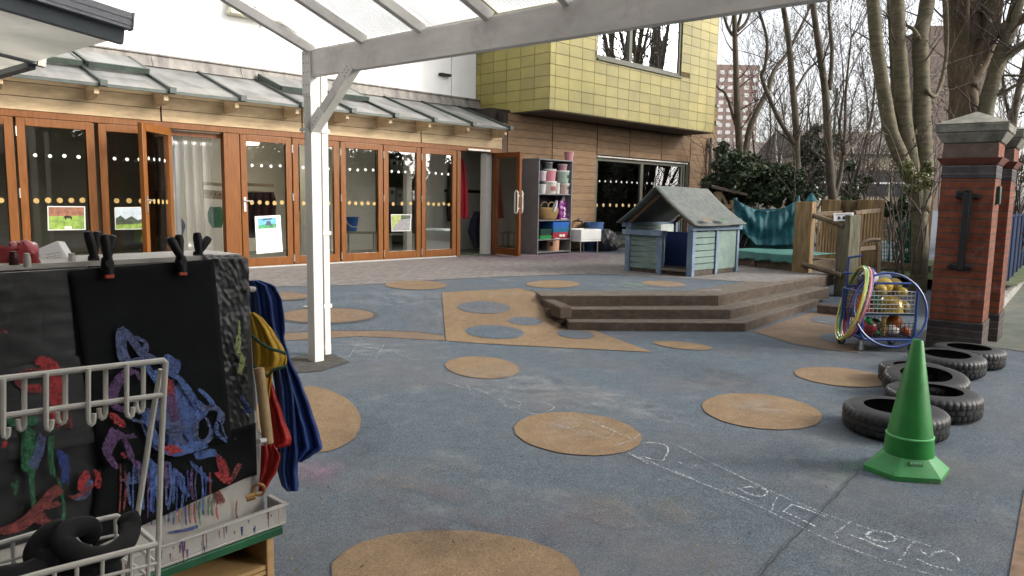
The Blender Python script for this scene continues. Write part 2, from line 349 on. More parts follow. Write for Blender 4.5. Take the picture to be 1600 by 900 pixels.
# chalk
def chalk(lines, wd=.0085, op=.75):
    b = MB()
    for ln in lines:
        if len(ln) >= 4:                                             # hand drawn curves
            Q = []
            for j in range(len(ln)-1):
                p0, p1, p2, p3 = ln[max(j-1, 0)], ln[j], ln[j+1], ln[min(j+2, len(ln)-1)]
                for s_ in range(5):
                    t_ = s_/5; Q.append(tuple(.5*(2*p1[k]+(p2[k]-p0[k])*t_+(2*p0[k]-5*p1[k]+4*p2[k]-p3[k])*t_**2+(3*p1[k]-p0[k]-3*p2[k]+p3[k])*t_**3) for k in (0, 1)))
            ln = Q+[ln[-1]]
        pts = [gh(*p) for p in ln]; fine = []
        for i in range(len(pts)-1):
            n = max(1, int((pts[i+1]-pts[i]).length/.04)); fine += [pts[i].lerp(pts[i+1], j/n) for j in range(n)]
        fine.append(pts[-1])
        o = len(b.v); L = []
        for i, p in enumerate(fine):
            d = (fine[min(i+1, len(fine)-1)]-fine[max(i-1, 0)]); d.z = 0; d.normalize(); nrm = Vector((-d.y, d.x, 0)); ww = wd*random.uniform(.45, .75)
            jx = nrm*random.uniform(-.004, .004)
            for sgn in (-1, 1):
                q = p+nrm*ww*sgn+jx; L.append((q.x, q.y, gz(q.x, q.y)+.0125))
        b.add(L, [(2*i, 2*i+1, 2*i+3, 2*i+2) for i in range(len(fine)-1)])
    return b
def chalkmat(name, col, thr):
    M = bpy.data.materials.new(name); M.use_nodes = True; t = M.node_tree; N = t.nodes; L = t.links; p = N['Principled BSDF']
    p.inputs['Base Color'].default_value = (*col, 1); p.inputs['Roughness'].default_value = 1
    tc = N.new('ShaderNodeTexCoord'); nz = N.new('ShaderNodeTexNoise'); nz.inputs['Scale'].default_value = 110; nz.inputs['Detail'].default_value = 3; L.new(tc.outputs['Object'], nz.inputs['Vector'])
    r = N.new('ShaderNodeValToRGB'); r.color_ramp.elements[0].position = thr; r.color_ramp.elements[1].position = thr+.12; L.new(nz.outputs['Fac'], r.inputs[0]); L.new(r.outputs[0], p.inputs['Alpha']); return M
CH1, CH2 = chalkmat('chalk', (.47, .50, .52), .45), chalkmat('faint chalk', (.36, .39, .42), .47)
bold = [[(1437, 862), (1443, 867), (1452, 874)], [(1452, 874), (1460, 868), (1475, 866), (1490, 871), (1500, 884)], [(1432, 878), (1455, 888), (1488, 896)],
        [(1325, 838), (1350, 848), (1388, 862)], [(1353, 839), (1362, 834), (1376, 834), (1393, 839), (1399, 847), (1387, 851), (1368, 848), (1356, 843), (1353, 839)],
        [(1238, 792), (1225, 803), (1275, 827)], [(1238, 792), (1262, 800), (1290, 812)], [(1140, 772), (1180, 789)], [(1152, 765), (1164, 772), (1180, 778), (1194, 778), (1199, 771), (1188, 766), (1170, 764), (1156, 767)],
        [(1002, 716), (1035, 722), (1042, 700), (1010, 694)], [(985, 712), (1012, 728)]]
faint = [[(980, 710), (1100, 760), (1190, 797), (1300, 850), (1400, 886), (1470, 905)], [(1060, 700), (1130, 735), (1215, 775), (1310, 815), (1430, 850), (1490, 870)],
         [(1215, 780), (1205, 800)], [(1330, 818), (1303, 838), (1310, 846)], [(1430, 846), (1405, 880)], [(1060, 725), (1080, 735), (1090, 728)], [(1055, 740), (1085, 752)],
         [(860, 662), (885, 672), (905, 668)], [(865, 652), (900, 660)], [(920, 676), (945, 688), (960, 676), (935, 668)], [(960, 700), (990, 690), (1000, 680)], [(900, 650), (990, 690)],
         [(700, 600), (735, 612), (730, 605), (760, 616)], [(750, 612), (790, 632)], [(780, 630), (800, 640), (815, 632), (795, 626)], [(810, 640), (838, 650), (865, 640), (850, 630)],
         [(550, 540), (610, 550), (640, 562)], [(530, 546), (590, 560)], [(560, 535), (545, 560)], [(600, 540), (588, 562)]]
struct(chalk(bold).build('chalk_marking', CH1, smooth=False)); struct(chalk(faint, .0072).build('chalk_marking', CH2, smooth=False))
b = MB()
for cx, cy in ((560, 496), (905, 444), (1118, 545), (962, 461), (690, 742), (1275, 600), (870, 790), (990, 830), (640, 470), (1210, 470), (940, 452), (1020, 448), (1155, 458), (780, 470)):
    for _ in range(0):
        p = gh(cx+random.uniform(-25, 25), cy+random.uniform(-4, 4)); d = Vector((random.uniform(-1, 1), random.uniform(-1, 1), 0)).normalized(); nrm = Vector((-d.y, d.x, 0)); ln = random.uniform(.05, .16); ww = random.uniform(.008, .02)
        L = [p-d*ln-nrm*ww*.3, p-nrm*ww, p+d*ln, p+nrm*ww]
        b.add([(q.x, q.y, gz(q.x, q.y)+.0125) for q in L], [(0, 1, 2, 3)])
# seams and chalk dust worn into the surface
for ln in (((1345, 735), (1300, 785), (1240, 845), (1180, 910)), ((705, 402), (640, 470)) if False else ((1165, 520), (1185, 600), (1210, 690)) if False else ((430, 610), (470, 604)),):
    pass
struct(chalk([[(1345, 735), (1300, 785), (1240, 845), (1180, 910)]], .006).build('ground_marking', mat('dark seam', (.035, .04, .045), .95), smooth=False))
def dustmat(name, col, hi, scale=5.0):
    M = bpy.data.materials.new(name); M.use_nodes = True; t = M.node_tree; N = t.nodes; L = t.links; p = N['Principled BSDF']
    p.inputs['Base Color'].default_value = (*col, 1); p.inputs['Roughness'].default_value = 1; p.inputs['Specular IOR Level'].default_value = .1
    tc = N.new('ShaderNodeTexCoord'); A_ = []
    for sc, lo, up in ((scale, .38, .68), (150, .40, .56)):
        nz = N.new('ShaderNodeTexNoise'); nz.inputs['Scale'].default_value = sc; nz.inputs['Detail'].default_value = 7; nz.inputs['Roughness'].default_value = .65; L.new(tc.outputs['Object'], nz.inputs['Vector'])
        r = N.new('ShaderNodeMapRange'); r.inputs['From Min'].default_value = lo; r.inputs['From Max'].default_value = up; L.new(nz.outputs['Fac'], r.inputs['Value']); A_.append(r.outputs[0])
    at = N.new('ShaderNodeAttribute'); at.attribute_name = 'wear'; A_.append(at.outputs['Fac'])
    out = A_[0]
    for q in A_[1:]:
        m_ = N.new('ShaderNodeMath'); m_.operation = 'MULTIPLY'; L.new(out, m_.inputs[0]); L.new(q, m_.inputs[1]); out = m_.outputs[0]
    m_ = N.new('ShaderNodeMath'); m_.operation = 'MULTIPLY'; m_.inputs[1].default_value = hi; m_.use_clamp = True; L.new(out, m_.inputs[0]); L.new(m_.outputs[0], p.inputs['Alpha']); return M
DUST = {'w': dustmat('pale chalk dust', (.36, .36, .36), .55), 'p': dustmat('pink chalk dust', (.30, .17, .27), .8), 't': dustmat('tan sandy dust', (.27, .22, .165), .5), 'g': dustmat('green chalk dust', (.18, .30, .18), .7), 'm': dustmat('mauve chalk dust', (.20, .15, .165), .5), 'd': dustmat('dark scuffing', (.03, .033, .04), .45)}
dk = 0
for col, cx, cy, rx, ry, tl in (('p', 830, 404, 130, 8, 0), ('p', 900, 400, 60, 6, 0), ('g', 1322, 738, 34, 18, -.3), ('t', 1000, 800, 150, 34, .1), ('t', 700, 735, 70, 12, .1), ('t', 640, 760, 90, 20, .2), ('m', 690, 800, 190, 60, .1), ('m', 900, 830, 120, 40, 0), ('w', 830, 612, 150, 40, .15), ('w', 980, 640, 110, 30, .2), ('w', 610, 470, 110, 18, 0), ('w', 1020, 450, 110, 9, 0), ('g', 985, 447, 46, 5, 0), ('w', 580, 550, 90, 22, .1), ('d', 1260, 720, 90, 26, .2), ('d', 1120, 590, 120, 22, .2), ('d', 560, 690, 60, 50, 0), ('t', 1500, 640, 80, 40, .1), ('w', 1190, 640, 60, 16, .1), ('w', 905, 672, 60, 20, .1), ('t', 1490, 740, 70, 30, 0), ('d', 700, 850, 140, 36, 0), ('w', 1150, 480, 90, 6, 0), ('p', 500, 740, 50, 30, 0), ('d', 1420, 820, 120, 30, .1)):
    pts = oval(cx, cy, rx, ry, tl, 40, .10); o = patch('ground_marking', pts, DUST[col], .0135+.0004*dk, 10); dk += 1
    c = sum(pts, Vector())/len(pts); at = o.data.attributes.new('wear', 'FLOAT', 'POINT')
    for i in range(len(o.data.vertices)): at.data[i].value = min(1, (i//40)/7)
# leaf and litter scraps on the rubber
b = MB()
for _ in range(170):
    px, py = random.uniform(440, 1560), random.uniform(520, 900); p = gh(px, py); a = random.uniform(0, PI); s_ = random.uniform(.004, .013)
    d = Vector((math.cos(a), math.sin(a), .2))*s_; e = Vector((-math.sin(a), math.cos(a), -.1))*s_*.5
    p = Vector((p.x, p.y, gz(p.x, p.y)+.014)); b.add([p-d, p+e, p+d+Vector((0, 0, .004)), p-e], [(0, 1, 2, 3)])
o = b.build('leaf_litter', mat('dry scraps', (.16, .12, .07), .9, .5, 30, island=.6)); o['kind'] = 'stuff'
# ================================================================== the nursery building
YW = 10.93
M_OAK = mat('orange varnished timber', (.172, .064, .0145), .38, .22, 5, .12, 30, stretch=(6, 6, .6), col2=(.125, .041, .007), spec=.28)
M_OAKD = mat('weathered varnished timber', (.19, .056, .009), .4, .25, 5, .12, 30, stretch=(6, 6, .6), spec=.28)
M_FASC = mat('pale weathered boards', (.52, .385, .225), .75, .14, 3, .25, 40, stretch=(1, 1, 5), island=.10, dirt=(.30, .22, .14), dscale=1.3)
M_SIDE = mat('brown weathered boards', (.215, .128, .062), .75, .16, 4, .3, 40, stretch=(.8, 1, 6), island=.10, dirt=(.20, .125, .07), dscale=.9)
M_GAP = mat('dark joint', (.03, .022, .016), .9)
M_GREEN = mat('green glazing bar', (.042, .058, .046), .45, .2, 8)
M_LEAD = mat('stained lead flashing', (.20, .185, .165), .6, .3, 2.5, .2, 20, stretch=(2.4, 1, .5), col2=(.09, .08, .075), dirt=(.42, .38, .32), dscale=2)
M_RENDER = mat('white render panel', (.86, .85, .83), .7, .03, 2)
M_OLIVE = mat('olive window frame', (.085, .085, .055), .45, .1, 8)
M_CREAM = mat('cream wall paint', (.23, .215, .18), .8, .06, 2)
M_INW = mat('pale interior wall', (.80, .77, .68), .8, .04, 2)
M_VINYL = mat('green vinyl floor', (.20, .225, .15), .45, .15, 3)
M_GLASS = thin_glass('door glass', (.93, .93, .91), .95, .02)
M_GLASSD = thin_glass('window glass', (.62, .68, .66), 1.5, .09)
M_MIRR = thin_glass('reflective upper glass', (.25, .3, .28), 4.0, .62)
M_ROOFG = sheet_plastic('dusty roof glass', (.60, .605, .59), .58, .30, (1.2, .5, .5), .08)
M_STEEL = mat('brushed steel', (.62, .61, .58), .35, .08, 20, metal=.9)
M_DOTW = mat('white glass dots', (.78, .78, .72), .6, .02)
M_DOTY = mat('yellow glass dots', (.38, .25, .07), .6, .05)
bld = thing('nursery_building', (10.5, YW, T), 'long nursery building with orange timber glass doors, glazed lean-to roof and yellow tiled bay', 'building')
# --- weatherboards above the doors
def boards(b, x0, x1, z0, z1, h, y, gap=.007, th=.022, dz=0):
    z = z0
    while z < z1-.01:
        zt = min(z+h, z1); o = random.uniform(-.003, .003)
        b.hexa([(x0, y-th+o, z+gap), (x1, y-th+o, z+gap), (x1, y, z+gap), (x0, y, z+gap)], [(x0, y-th+.008+o, zt), (x1, y-th+.008+o, zt), (x1, y, zt), (x0, y, zt)]); z += h
jx = [-3.0]+[at_y(px, 180, YW).x for px in (251, 471, 657, 785)]
b = MB()
for i in range(len(jx)-1): boards(b, jx[i]+.012, jx[i+1]-.012, 2.47, 2.975, .168, YW)
b.build('fascia_boarding', M_FASC, bld, smooth=False)
b = MB(); b.box(-3.0, 10.40, YW, YW+.10, 2.45, 3.0); b.build('wall_backing', M_GAP, bld)
# --- siding on the right, round the wide window
WX0, WX1, WZ1 = 13.40, 17.15, 2.47
xr = 18.62
cols = [10.52]+[at_y(px, 230, YW).x for px in (862, 932, 983, 1033, 1078)]+[xr]
b = MB()
for i in range(len(cols)-1):
    a, c = cols[i]+.012, cols[i+1]-.012
    if c <= WX0+.2 or a >= WX1-.1: boards(b, a, c, T+.03, 3.2 if a < 16 else 4.1, .158, YW)
    else: boards(b, a, c, WZ1+.06, 3.2, .158, YW)
boards(b, cols[-3]+.02, WX0-.02, T+.03, .5, .158, YW) if False else None
b.build('side_boarding', M_SIDE, bld, smooth=False)
b = MB(); b.box(10.42, WX0, YW+.001, YW+.2, T, 3.2205); b.box(WX1, xr, YW+.001, YW+.2, T, 4.1); b.box(WX0, WX1, YW+.001, YW+.2, WZ1, 3.2205); b.box(WX0, WX1, YW+.001, YW+.2, T, T+.1)
b.box(xr-.2, xr, YW+.2, 16, T, 4.1); b.box(10.25, 10.79, YW+.205, 12.19, 2.6, 3.30); b.build('wall_backing', M_GAP, bld)
b = MB(); boards_y = []
z = T+.03
while z < 4.1: b.box(xr, xr+.022, YW, 16, z+.006, min(4.1, z+.158)); z += .158
b.build('end_boarding', M_SIDE, bld, smooth=False)
b = MB(); b.box(xr-.12, xr+.05, YW-.05, YW+.3, 4.1, 4.17); b.box(xr-.13, xr+.06, YW-.055, YW-.02, 3.62, 3.72); b.build('coping', mat('grey trim', (.35, .34, .32), .6), bld)
b = MB(); b.box(10.37, 10.50, YW-.03, YW+.1, T, 3.0); b.build('corner_post', mat('dark brown post', (.10, .055, .03), .7), bld, bevel=.004)
# --- wide window
b = MB(); f = .075; y0, y1 = YW+.02, YW+.10
wm = at_y(1003, 300, YW).x
for (x0, x1, z0, z1) in ((WX0, WX0+f, .44, WZ1), (WX1-f, WX1, .44, WZ1), (WX0+f, WX1-f, .44, .44+f), (WX0+f, WX1-f, WZ1-f, WZ1), (wm-.06, wm+.06, .44+f, WZ1-f), (wm+.28, wm+.35, .44+f, WZ1-f) if False else (WX1-f-.12, WX1-f-.04, .44+f, WZ1-f)):
    b.box(x0, x1, y0, y1, z0, z1)
wf = b.build('window', M_OLIVE, bld, bevel=.005)
b = MB(); b.box(WX0+f, WX1-f, YW+.055, YW+.061, .44+f, WZ1-f); b.build('pane', M_GLASSD, wf)
b = MB(); b.box(WX0-.02, WX1+.02, YW-.045, YW+.02, WZ1+.005, WZ1+.035); b.build('window_head', mat('pale window trim', (.62, .6, .54), .5), wf)
def dots(xs, z, y, m_, r, parent, nm):
    b = MB()
    for x in xs: b.disc((x, y, z+random.uniform(-.006, .006)), (0, -1, 0), r, 14)
    return b.build(nm, m_, parent, smooth=False)
dots([WX0+.2+i*.21 for i in range(17)], 1.93, YW+.05, M_DOTW, .026, wf, 'dot_pattern'); dots([WX0+.12+i*.25 for i in range(14)], 1.37, YW+.05, mat('amber glass dots', (.75, .50, .22), .6), .042, wf, 'dot_pattern')
# --- yellow tiled bay
XB0, XB1, YB, ZB, ZT = 10.80, 16.98, 10.05, 3.242, 7.2
M_TILE = mat('yellow glazed tile', (.300, .250, .062), .45, .10, 1.2, .06, 12, island=.12, col2=(.24, .205, .052), dirt=(.19, .168, .06), dscale=1.1)
M_TGAP = mat('dark tile joint', (.10, .075, .02), .9)
wx0, wx1 = at_y(933, 60, YB).x, at_y(1066, 60, YB).x; wz0 = at_y(934, 88, YB).z-.02
tw, th = .4, .2185
b = MB(); x = XB0; first = .16
while x < XB1-.01:
    xe = min(XB1, x+(first if first else tw)); first = None; z = ZB
    while z < ZT-.01:
        ze = z+th
        x0, x1, z0, z1 = x+.005, xe-.005, z+.005, ze-.005
        if x1 > wx0-.02 and x0 < wx1+.02 and z1 > wz0:
            segs = []
            if z0 < wz0-.04: segs.append((x0, x1, z0, wz0-.006))
            else:
                if x0 < wx0-.05: segs.append((x0, wx0-.006, z0, z1))
                if x1 > wx1+.05: segs.append((wx1+.006, x1, z0, z1))
        else: segs = [(x0, x1, z0, z1)]
        for (p, q, r_, s_) in segs: b.box(p, q, YB-.012, YB, r_, s_)
        z = ze
    x = xe
y = YB
while y < 14:
    ye = y+tw; z = ZB
    while z < ZT-.01:
        b.box(XB0-.012, XB0, y+.005, ye-.005, z+.005, z+th-.005); b.box(XB1, XB1+.012, y+.005, ye-.005, z+.005, z+th-.005); z += th
    y = ye
b.build('tile_cladding', M_TILE, bld, smooth=False)
b = MB(); b.box(XB0, wx0, YB+.001, YB+.16, ZB, ZT); b.box(wx1, XB1, YB+.001, YB+.16, ZB, ZT); b.box(wx0, wx1, YB+.001, YB+.16, ZB, wz0); b.box(XB0, XB0+.16, YB+.161, 14, ZB, ZT); b.box(XB1-.16, XB1, YB+.161, 14, ZB, ZT); b.box(XB0, XB1, YB, 14, ZT, ZT+.1); b.box(wx0, wx1, YB+.5, YB+.55, wz0, ZT)
b.build('bay_shell', M_TGAP, bld)
b = MB(); b.box(XB0+.005, XB1-.005, YB+.005, YW+.24, ZB-.02, ZB-.002); b.build('soffit', mat('dark brown soffit', (.075, .05, .03), .8), bld)
b = MB(); fy0, fy1 = YB+.02, YB+.1; xm = at_y(987, 70, YB).x
for (x0, x1, z0, z1) in ((wx0, wx0+.06, wz0, ZT-.3), (wx1-.07, wx1, wz0, ZT-.3), (wx0+.06, wx1-.07, wz0, wz0+.07), (xm-.05, xm+.05, wz0+.07, ZT-.3)): b.box(x0, x1, fy0, fy1, z0, z1)
b.box(wx0-.01, wx1+.01, YB-.05, YB+.03, wz0-.055, wz0-.006)
uw = b.build('window', M_OLIVE, bld, bevel=.004)
b = MB(); b.box(wx0+.06, xm-.05, YB+.05, YB+.056, wz0+.07, ZT-.3); b.box(xm+.05, wx1-.07, YB+.05, YB+.056, wz0+.07, ZT-.3); b.build('pane', M_MIRR, uw)
# --- glazed lean-to roof
YE, ZE, YT, ZTP = 10.50, 2.84, 12.06, 3.375
ry = lambda t: YE+(YT-YE)*t
rz = lambda t: ZE+(ZTP-ZE)*t
bx = [at_y(px, py, YE).x for px, py in ((159, 129), (267, 139.5), (377, 153), (471, 164), (549, 173), (616, 180.6), (677, 188), (737, 196), (795, 201.5))]
bx = [bx[0]-3*1.02, bx[0]-2*1.02, bx[0]-1.02]+bx
nrm = Vector((0, -(ZTP-ZE), YT-YE)).normalized()
for i, x in enumerate(bx):
    b = MB(); b.bar((x, YE-.05, rz(0)-.005+.02), (x, YT, rz(1)+.02), .05, .05, (0, 0, 1)); b.box(x-.045, x+.045, YE-.09, YE-.03, ZE-.03, ZE+.05)
    b.build('glazing_bar', M_GREEN, bld, bevel=.004)
    b = MB(); xo = x-.06
    b.prism([(xo-.03, YE+.02, ZE-.02), (xo-.03, YE+.02, ZE-.12), (xo-.03, YE+.12, ZE-.17), (xo-.03, YW-.03, ZE-.17), (xo-.03, YW-.03, ZE+.10), (xo-.03, YE+.06, ZE-.02)], (.06, 0, 0)); b.build('rafter_tail', M_FASC, bld, bevel=.003, smooth=False)
for i in range(len(bx)-1):
    x0, x1 = bx[i]+.024, bx[i+1]-.024; b = MB()
    b.hexa([(x0, ry(-.02), rz(-.02)), (x1, ry(-.02), rz(-.02)), (x1, ry(1), rz(1)), (x0, ry(1), rz(1))], [(x0, ry(-.02), rz(-.02)+.012), (x1, ry(-.02), rz(-.02)+.012), (x1, ry(1), rz(1)+.012), (x0, ry(1), rz(1)+.012)])
    b.build('roof_pane', M_ROOFG, bld, smooth=False)
    if i in (2, 3, 6, 7):
        b = MB(); t0, t1 = .48, .98; h = .09; a0, a1 = x0+.02, x1-.02
        P = lambda x, t, k: Vector((x, ry(t), rz(t)))+nrm*k
        for (p, q) in ((P(a0, t0, h), P(a1, t0, h)), (P(a0, t0, h), P(a0, t1, h)), (P(a1, t0, h), P(a1, t1, h))): b.bar(p, q, .045, .075, nrm)
        rv = b.build('roof_vent', M_GREEN, bld, bevel=.003)
        b = MB(); b.hexa([P(a0, t0, h+.02), P(a1, t0, h+.02), P(a1, t1, h+.02), P(a0, t1, h+.02)], [P(a0, t0, h+.03), P(a1, t0, h+.03), P(a1, t1, h+.03), P(a0, t1, h+.03)]); b.build('pane', M_ROOFG, rv, smooth=False)
b = MB(); b.box(bx[0], bx[-1], YE-.045, YE-.015, ZE-.035, ZE+.005); b.build('eaves_trim', M_GREEN, bld)
b = MB()
x = bx[0]
while x < 10.78:
    xe = min(x+1.4, 10.78); b.hexa([(x+.004, YT-.06, ZTP+.01), (xe-.004, YT-.06, ZTP+.01), (xe-.004, YT+.1, ZTP+.01), (x+.004, YT+.1, ZTP+.01)], [(x+.004, YT+.03, ZTP+.19), (xe-.004, YT+.03, ZTP+.19), (xe-.004, YT+.1, ZTP+.19), (x+.004, YT+.1, ZTP+.19)]); x = xe
b.box(bx[0], 10.78, YT-.0, YT+.12, ZTP+.191, ZTP+.215)
b.build('flashing', M_LEAD, bld)
b = MB()
x = -4.5
for xe in (0.0, 3.0, 5.9, 8.45, 10.1, 10.79): b.box(x+.008, xe-.008, 12.2, 12.3, ZTP+.2, 7.0); x = xe
b.build('upper_wall', M_RENDER, bld)
b = MB(); b.box(-4.5, 10.79, 12.301, 12.4, 2.95, 7.0); b.build('wall_backing', mat('grey backing', (.4, .4, .4), .8), bld)
b = MB(); b.box(9.75, 10.02, 12.10, 12.195, 3.98, 4.03); b.build('wall_bracket', M_GAP, bld)
ux0, uz0 = at_y(357, 22, 12.15).x, at_y(357, 22, 12.15).z
b = MB()
for q in ((ux0, ux0+.07, uz0+.09, 5.9), (ux0+1.53, ux0+1.6, uz0+.09, 5.9), (ux0+.07, ux0+1.53, 5.83, 5.9), (ux0+.07, ux0+1.53, uz0+.09, uz0+.16), (ux0+.45, ux0+.52, uz0+.16, 5.83)): b.box(q[0], q[1], 12.06, 12.198, q[2], q[3])
b.box(ux0-.02, ux0+1.65, 12.0, 12.197, uz0, uz0+.088)
uf = b.build('window', mat('cream painted frame', (.62, .57, .44), .5), bld, bevel=.004)
b = MB(); b.box(ux0+.07, ux0+1.53, 12.13, 12.136, uz0+.16, 5.83); b.build('pane', M_MIRR, uf)
# rainwater pipe at the right corner
b = MB(); px_ = at_y(1110, 260, YW-.12).x
b.tube([(px_, YW-.11, T), (px_, YW-.11, 3.23)], .05, 12); 
for z in (.9, 2.0, 3.0): b.box(px_-.07, px_+.07, YW-.13, YW-.023, z, z+.05)
b.build('rainwater_pipe', mat('grey pipe', (.20, .20, .20), .5), bld)
# --- door frames, doors
ZH = 2.385
b = MB(); b.box(-3, 10.36, YW-.04, YW+.09, ZH, 2.468); b.build('door_head', M_OAK, bld, bevel=.004)
b = MB(); b.box(-3, 9.25, YW-.03, YW+.09, T+.006, T+.03); b.build('threshold', M_STEEL, bld)
def leaf(x0, x1, ang=0.0, hinge='l', handle=None, nw=4, ny=5, mt=None, hinges=True, swing=0):
    """one glazed door leaf; ang swings it out about its hinge side"""
    wd = x1-x0; ph = Vector((x0 if hinge == 'l' else x1, YW-.0, 0)); d = Vector((1, 0, 0)) if hinge == 'l' else Vector((-1, 0, 0))
    d = Matrix.Rotation(ang, 3, 'Z') @ d
    n = Vector((d.y, -d.x, 0)) if hinge == 'l' else Vector((-d.y, d.x, 0))      # outward face
    z0, z1 = T+.035, ZH-.004; st, tr_, br = .10, .10, .13; th = .03
    def bx_(u0, u1, za, zb, k0=-th, k1=th):
        c = ph+d*((u0+u1)/2)+n*((k0+k1)/2)+Vector((0, 0, (za+zb)/2)); return (c, d*((u1-u0)/2), n*((k1-k0)/2), Vector((0, 0, (zb-za)/2)))
    b = MB(); e = .004
    for q in ((e, st, z0, z1), (wd-st, wd-e, z0, z1), (st, wd-st, z0, z0+br), (st, wd-st, z1-tr_, z1)): b.obox(*bx_(*q))
    fr = b.build('door', mt or M_OAK, bld, bevel=.006, seg=2)
    b = MB(); b.obox(*bx_(st-.005, wd-st+.005, z0+br-.005, z1-tr_+.005, -.005, .005)); b.build('pane', M_GLASS, fr)
    def dd(k, z, m_, r, nm):
        if not k: return
        b = MB()
        for i in range(k):
            u = st+(wd-2*st)*(i+.6)/(k+.2) if k > 1 else wd/2
            b.disc(ph+d*u+n*.009+Vector((0, 0, z+random.uniform(-.008, .008))), n, r*random.uniform(.94, 1.05), 14)
        b.build(nm, m_, fr, smooth=False)
    dd(nw, 1.93, M_DOTW, .023, 'dot_pattern'); dd(ny, 1.36, M_DOTY, .034, 'dot_pattern')
    if hinges:
        for z in (z0+.10, 1.45, z1-.17):
            b = MB(); b.tube([ph+n*.036+Vector((0, 0, z-.06)), ph+n*.036+Vector((0, 0, z+.06))], .009, 8); b.build('hinge', M_STEEL, fr)
    if handle == 'lever':
        u = st*.5 if hinge == 'r' else wd-st*.5
        u = wd-st*.5
        p = ph+d*u+n*.03+Vector((0, 0, 1.33)); b = MB(); b.obox(p+n*.006, d*.018, n*.006, ZV*.11); b.tube([p+n*.012+ZV*.05, p+n*.05+ZV*.05, p+n*.05+ZV*.05-d*.11], .009, 8); b.build('handle', M_STEEL, fr)
    if handle == 'pull':
        u = wd-st*.55; p = ph+d*u+Vector((0, 0, 1.42)); b = MB()
        L_ = []
        for i in range(21):
            t = i/20; a = PI*t
            pass
        R_ = .045; H_ = .17
        c_ = [(R_*math.cos(a), H_+R_*math.sin(a)) for a in [PI*i/8 for i in range(9)]]+[(R_*math.cos(a), -H_+R_*math.sin(a)) for a in [PI+PI*i/8 for i in range(9)]]
        for sgn in (1, -1):
            b.tube([p+n*sgn*.06+d*a_*1.0+ZV*c2 for a_, c2 in c_], .014, 8, closed=True)
            for zz in (-.12, .12): b.tube([p+n*sgn*.03+d*R_+ZV*zz, p+n*sgn*.06+d*R_+ZV*zz], .012, 8)
        b.build('handle', mat('cream plastic handle', (.78, .76, .68), .4, .03), fr)
    return fr
def mull(x0, x1):
    b = MB(); b.box(x0, x1, YW-.035, YW+.085, T+.005, ZH-.002); b.build('door_post', M_OAK, bld, bevel=.004)
J = lambda px: at_y(px, 300, YW).x
leaf(1.20, 2.04, hinges=False); leaf(.34, 1.18, hinges=False); leaf(2.06, 2.94, handle=None)
leaf(-.52, .32, hinges=False)
leaf(2.98, 3.84, hinges=False, ny=4)
leaf(3.03, 3.90, ang=math.radians(47), hinge='r', hinges=True, handle='lever')
mull(4.66, 4.90); mull(-.9, -.53)
leaf(4.91, 5.755, handle='lever', hinge='r', ny=5); leaf(5.765, 6.61, ny=4)
leaf(6.635, 7.485); leaf(7.495, 8.315, ny=3); leaf(8.33, 9.17)
mull(9.18, 9.27)
mull(10.20, 10.36)
leaf(9.35, 10.19, ang=math.radians(84), hinge='r', handle='pull', nw=0, ny=1, mt=M_OAKD)
b = MB(); b.box(9.42, 10.0, YW-.075, YW-.041, ZH+.012, ZH+.05); b.build('door_closer', mat('cream closer', (.72, .70, .62), .4), bld, bevel=.004)
# --- rooms behind the glass
b = MB()
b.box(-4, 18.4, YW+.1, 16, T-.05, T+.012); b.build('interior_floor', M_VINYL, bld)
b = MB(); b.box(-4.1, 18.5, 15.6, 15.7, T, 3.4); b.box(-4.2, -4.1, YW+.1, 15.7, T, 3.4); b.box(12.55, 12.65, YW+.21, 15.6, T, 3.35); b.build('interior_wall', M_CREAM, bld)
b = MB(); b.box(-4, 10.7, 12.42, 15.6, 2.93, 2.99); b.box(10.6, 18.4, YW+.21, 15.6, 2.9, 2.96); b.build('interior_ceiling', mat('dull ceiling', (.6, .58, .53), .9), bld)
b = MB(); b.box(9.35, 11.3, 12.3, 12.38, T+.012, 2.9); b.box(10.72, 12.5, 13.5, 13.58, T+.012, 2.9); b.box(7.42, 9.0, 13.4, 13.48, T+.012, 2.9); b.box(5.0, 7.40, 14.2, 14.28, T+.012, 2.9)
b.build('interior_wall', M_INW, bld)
b = MB(); b.box(10.0, 11.2, 12.285, 12.299, 1.60, 1.66); b.build('wall_border', M_GAP, bld)
for q in ((8.62, 8.74, 11.75, 11.87, T+.012, 2.9), (10.06, 10.2, YW+.1, YW+.28, T+.012, 2.38), (6.75, 6.95, 12.3, 12.5, T+.012, 2.9), (4.05, 4.32, 11.75, 11.95, T+.012, 2.9)): b = MB(); b.box(*q); b.build('interior_post', mat('white gloss paint', (.72, .71, .66), .35, .03), bld)
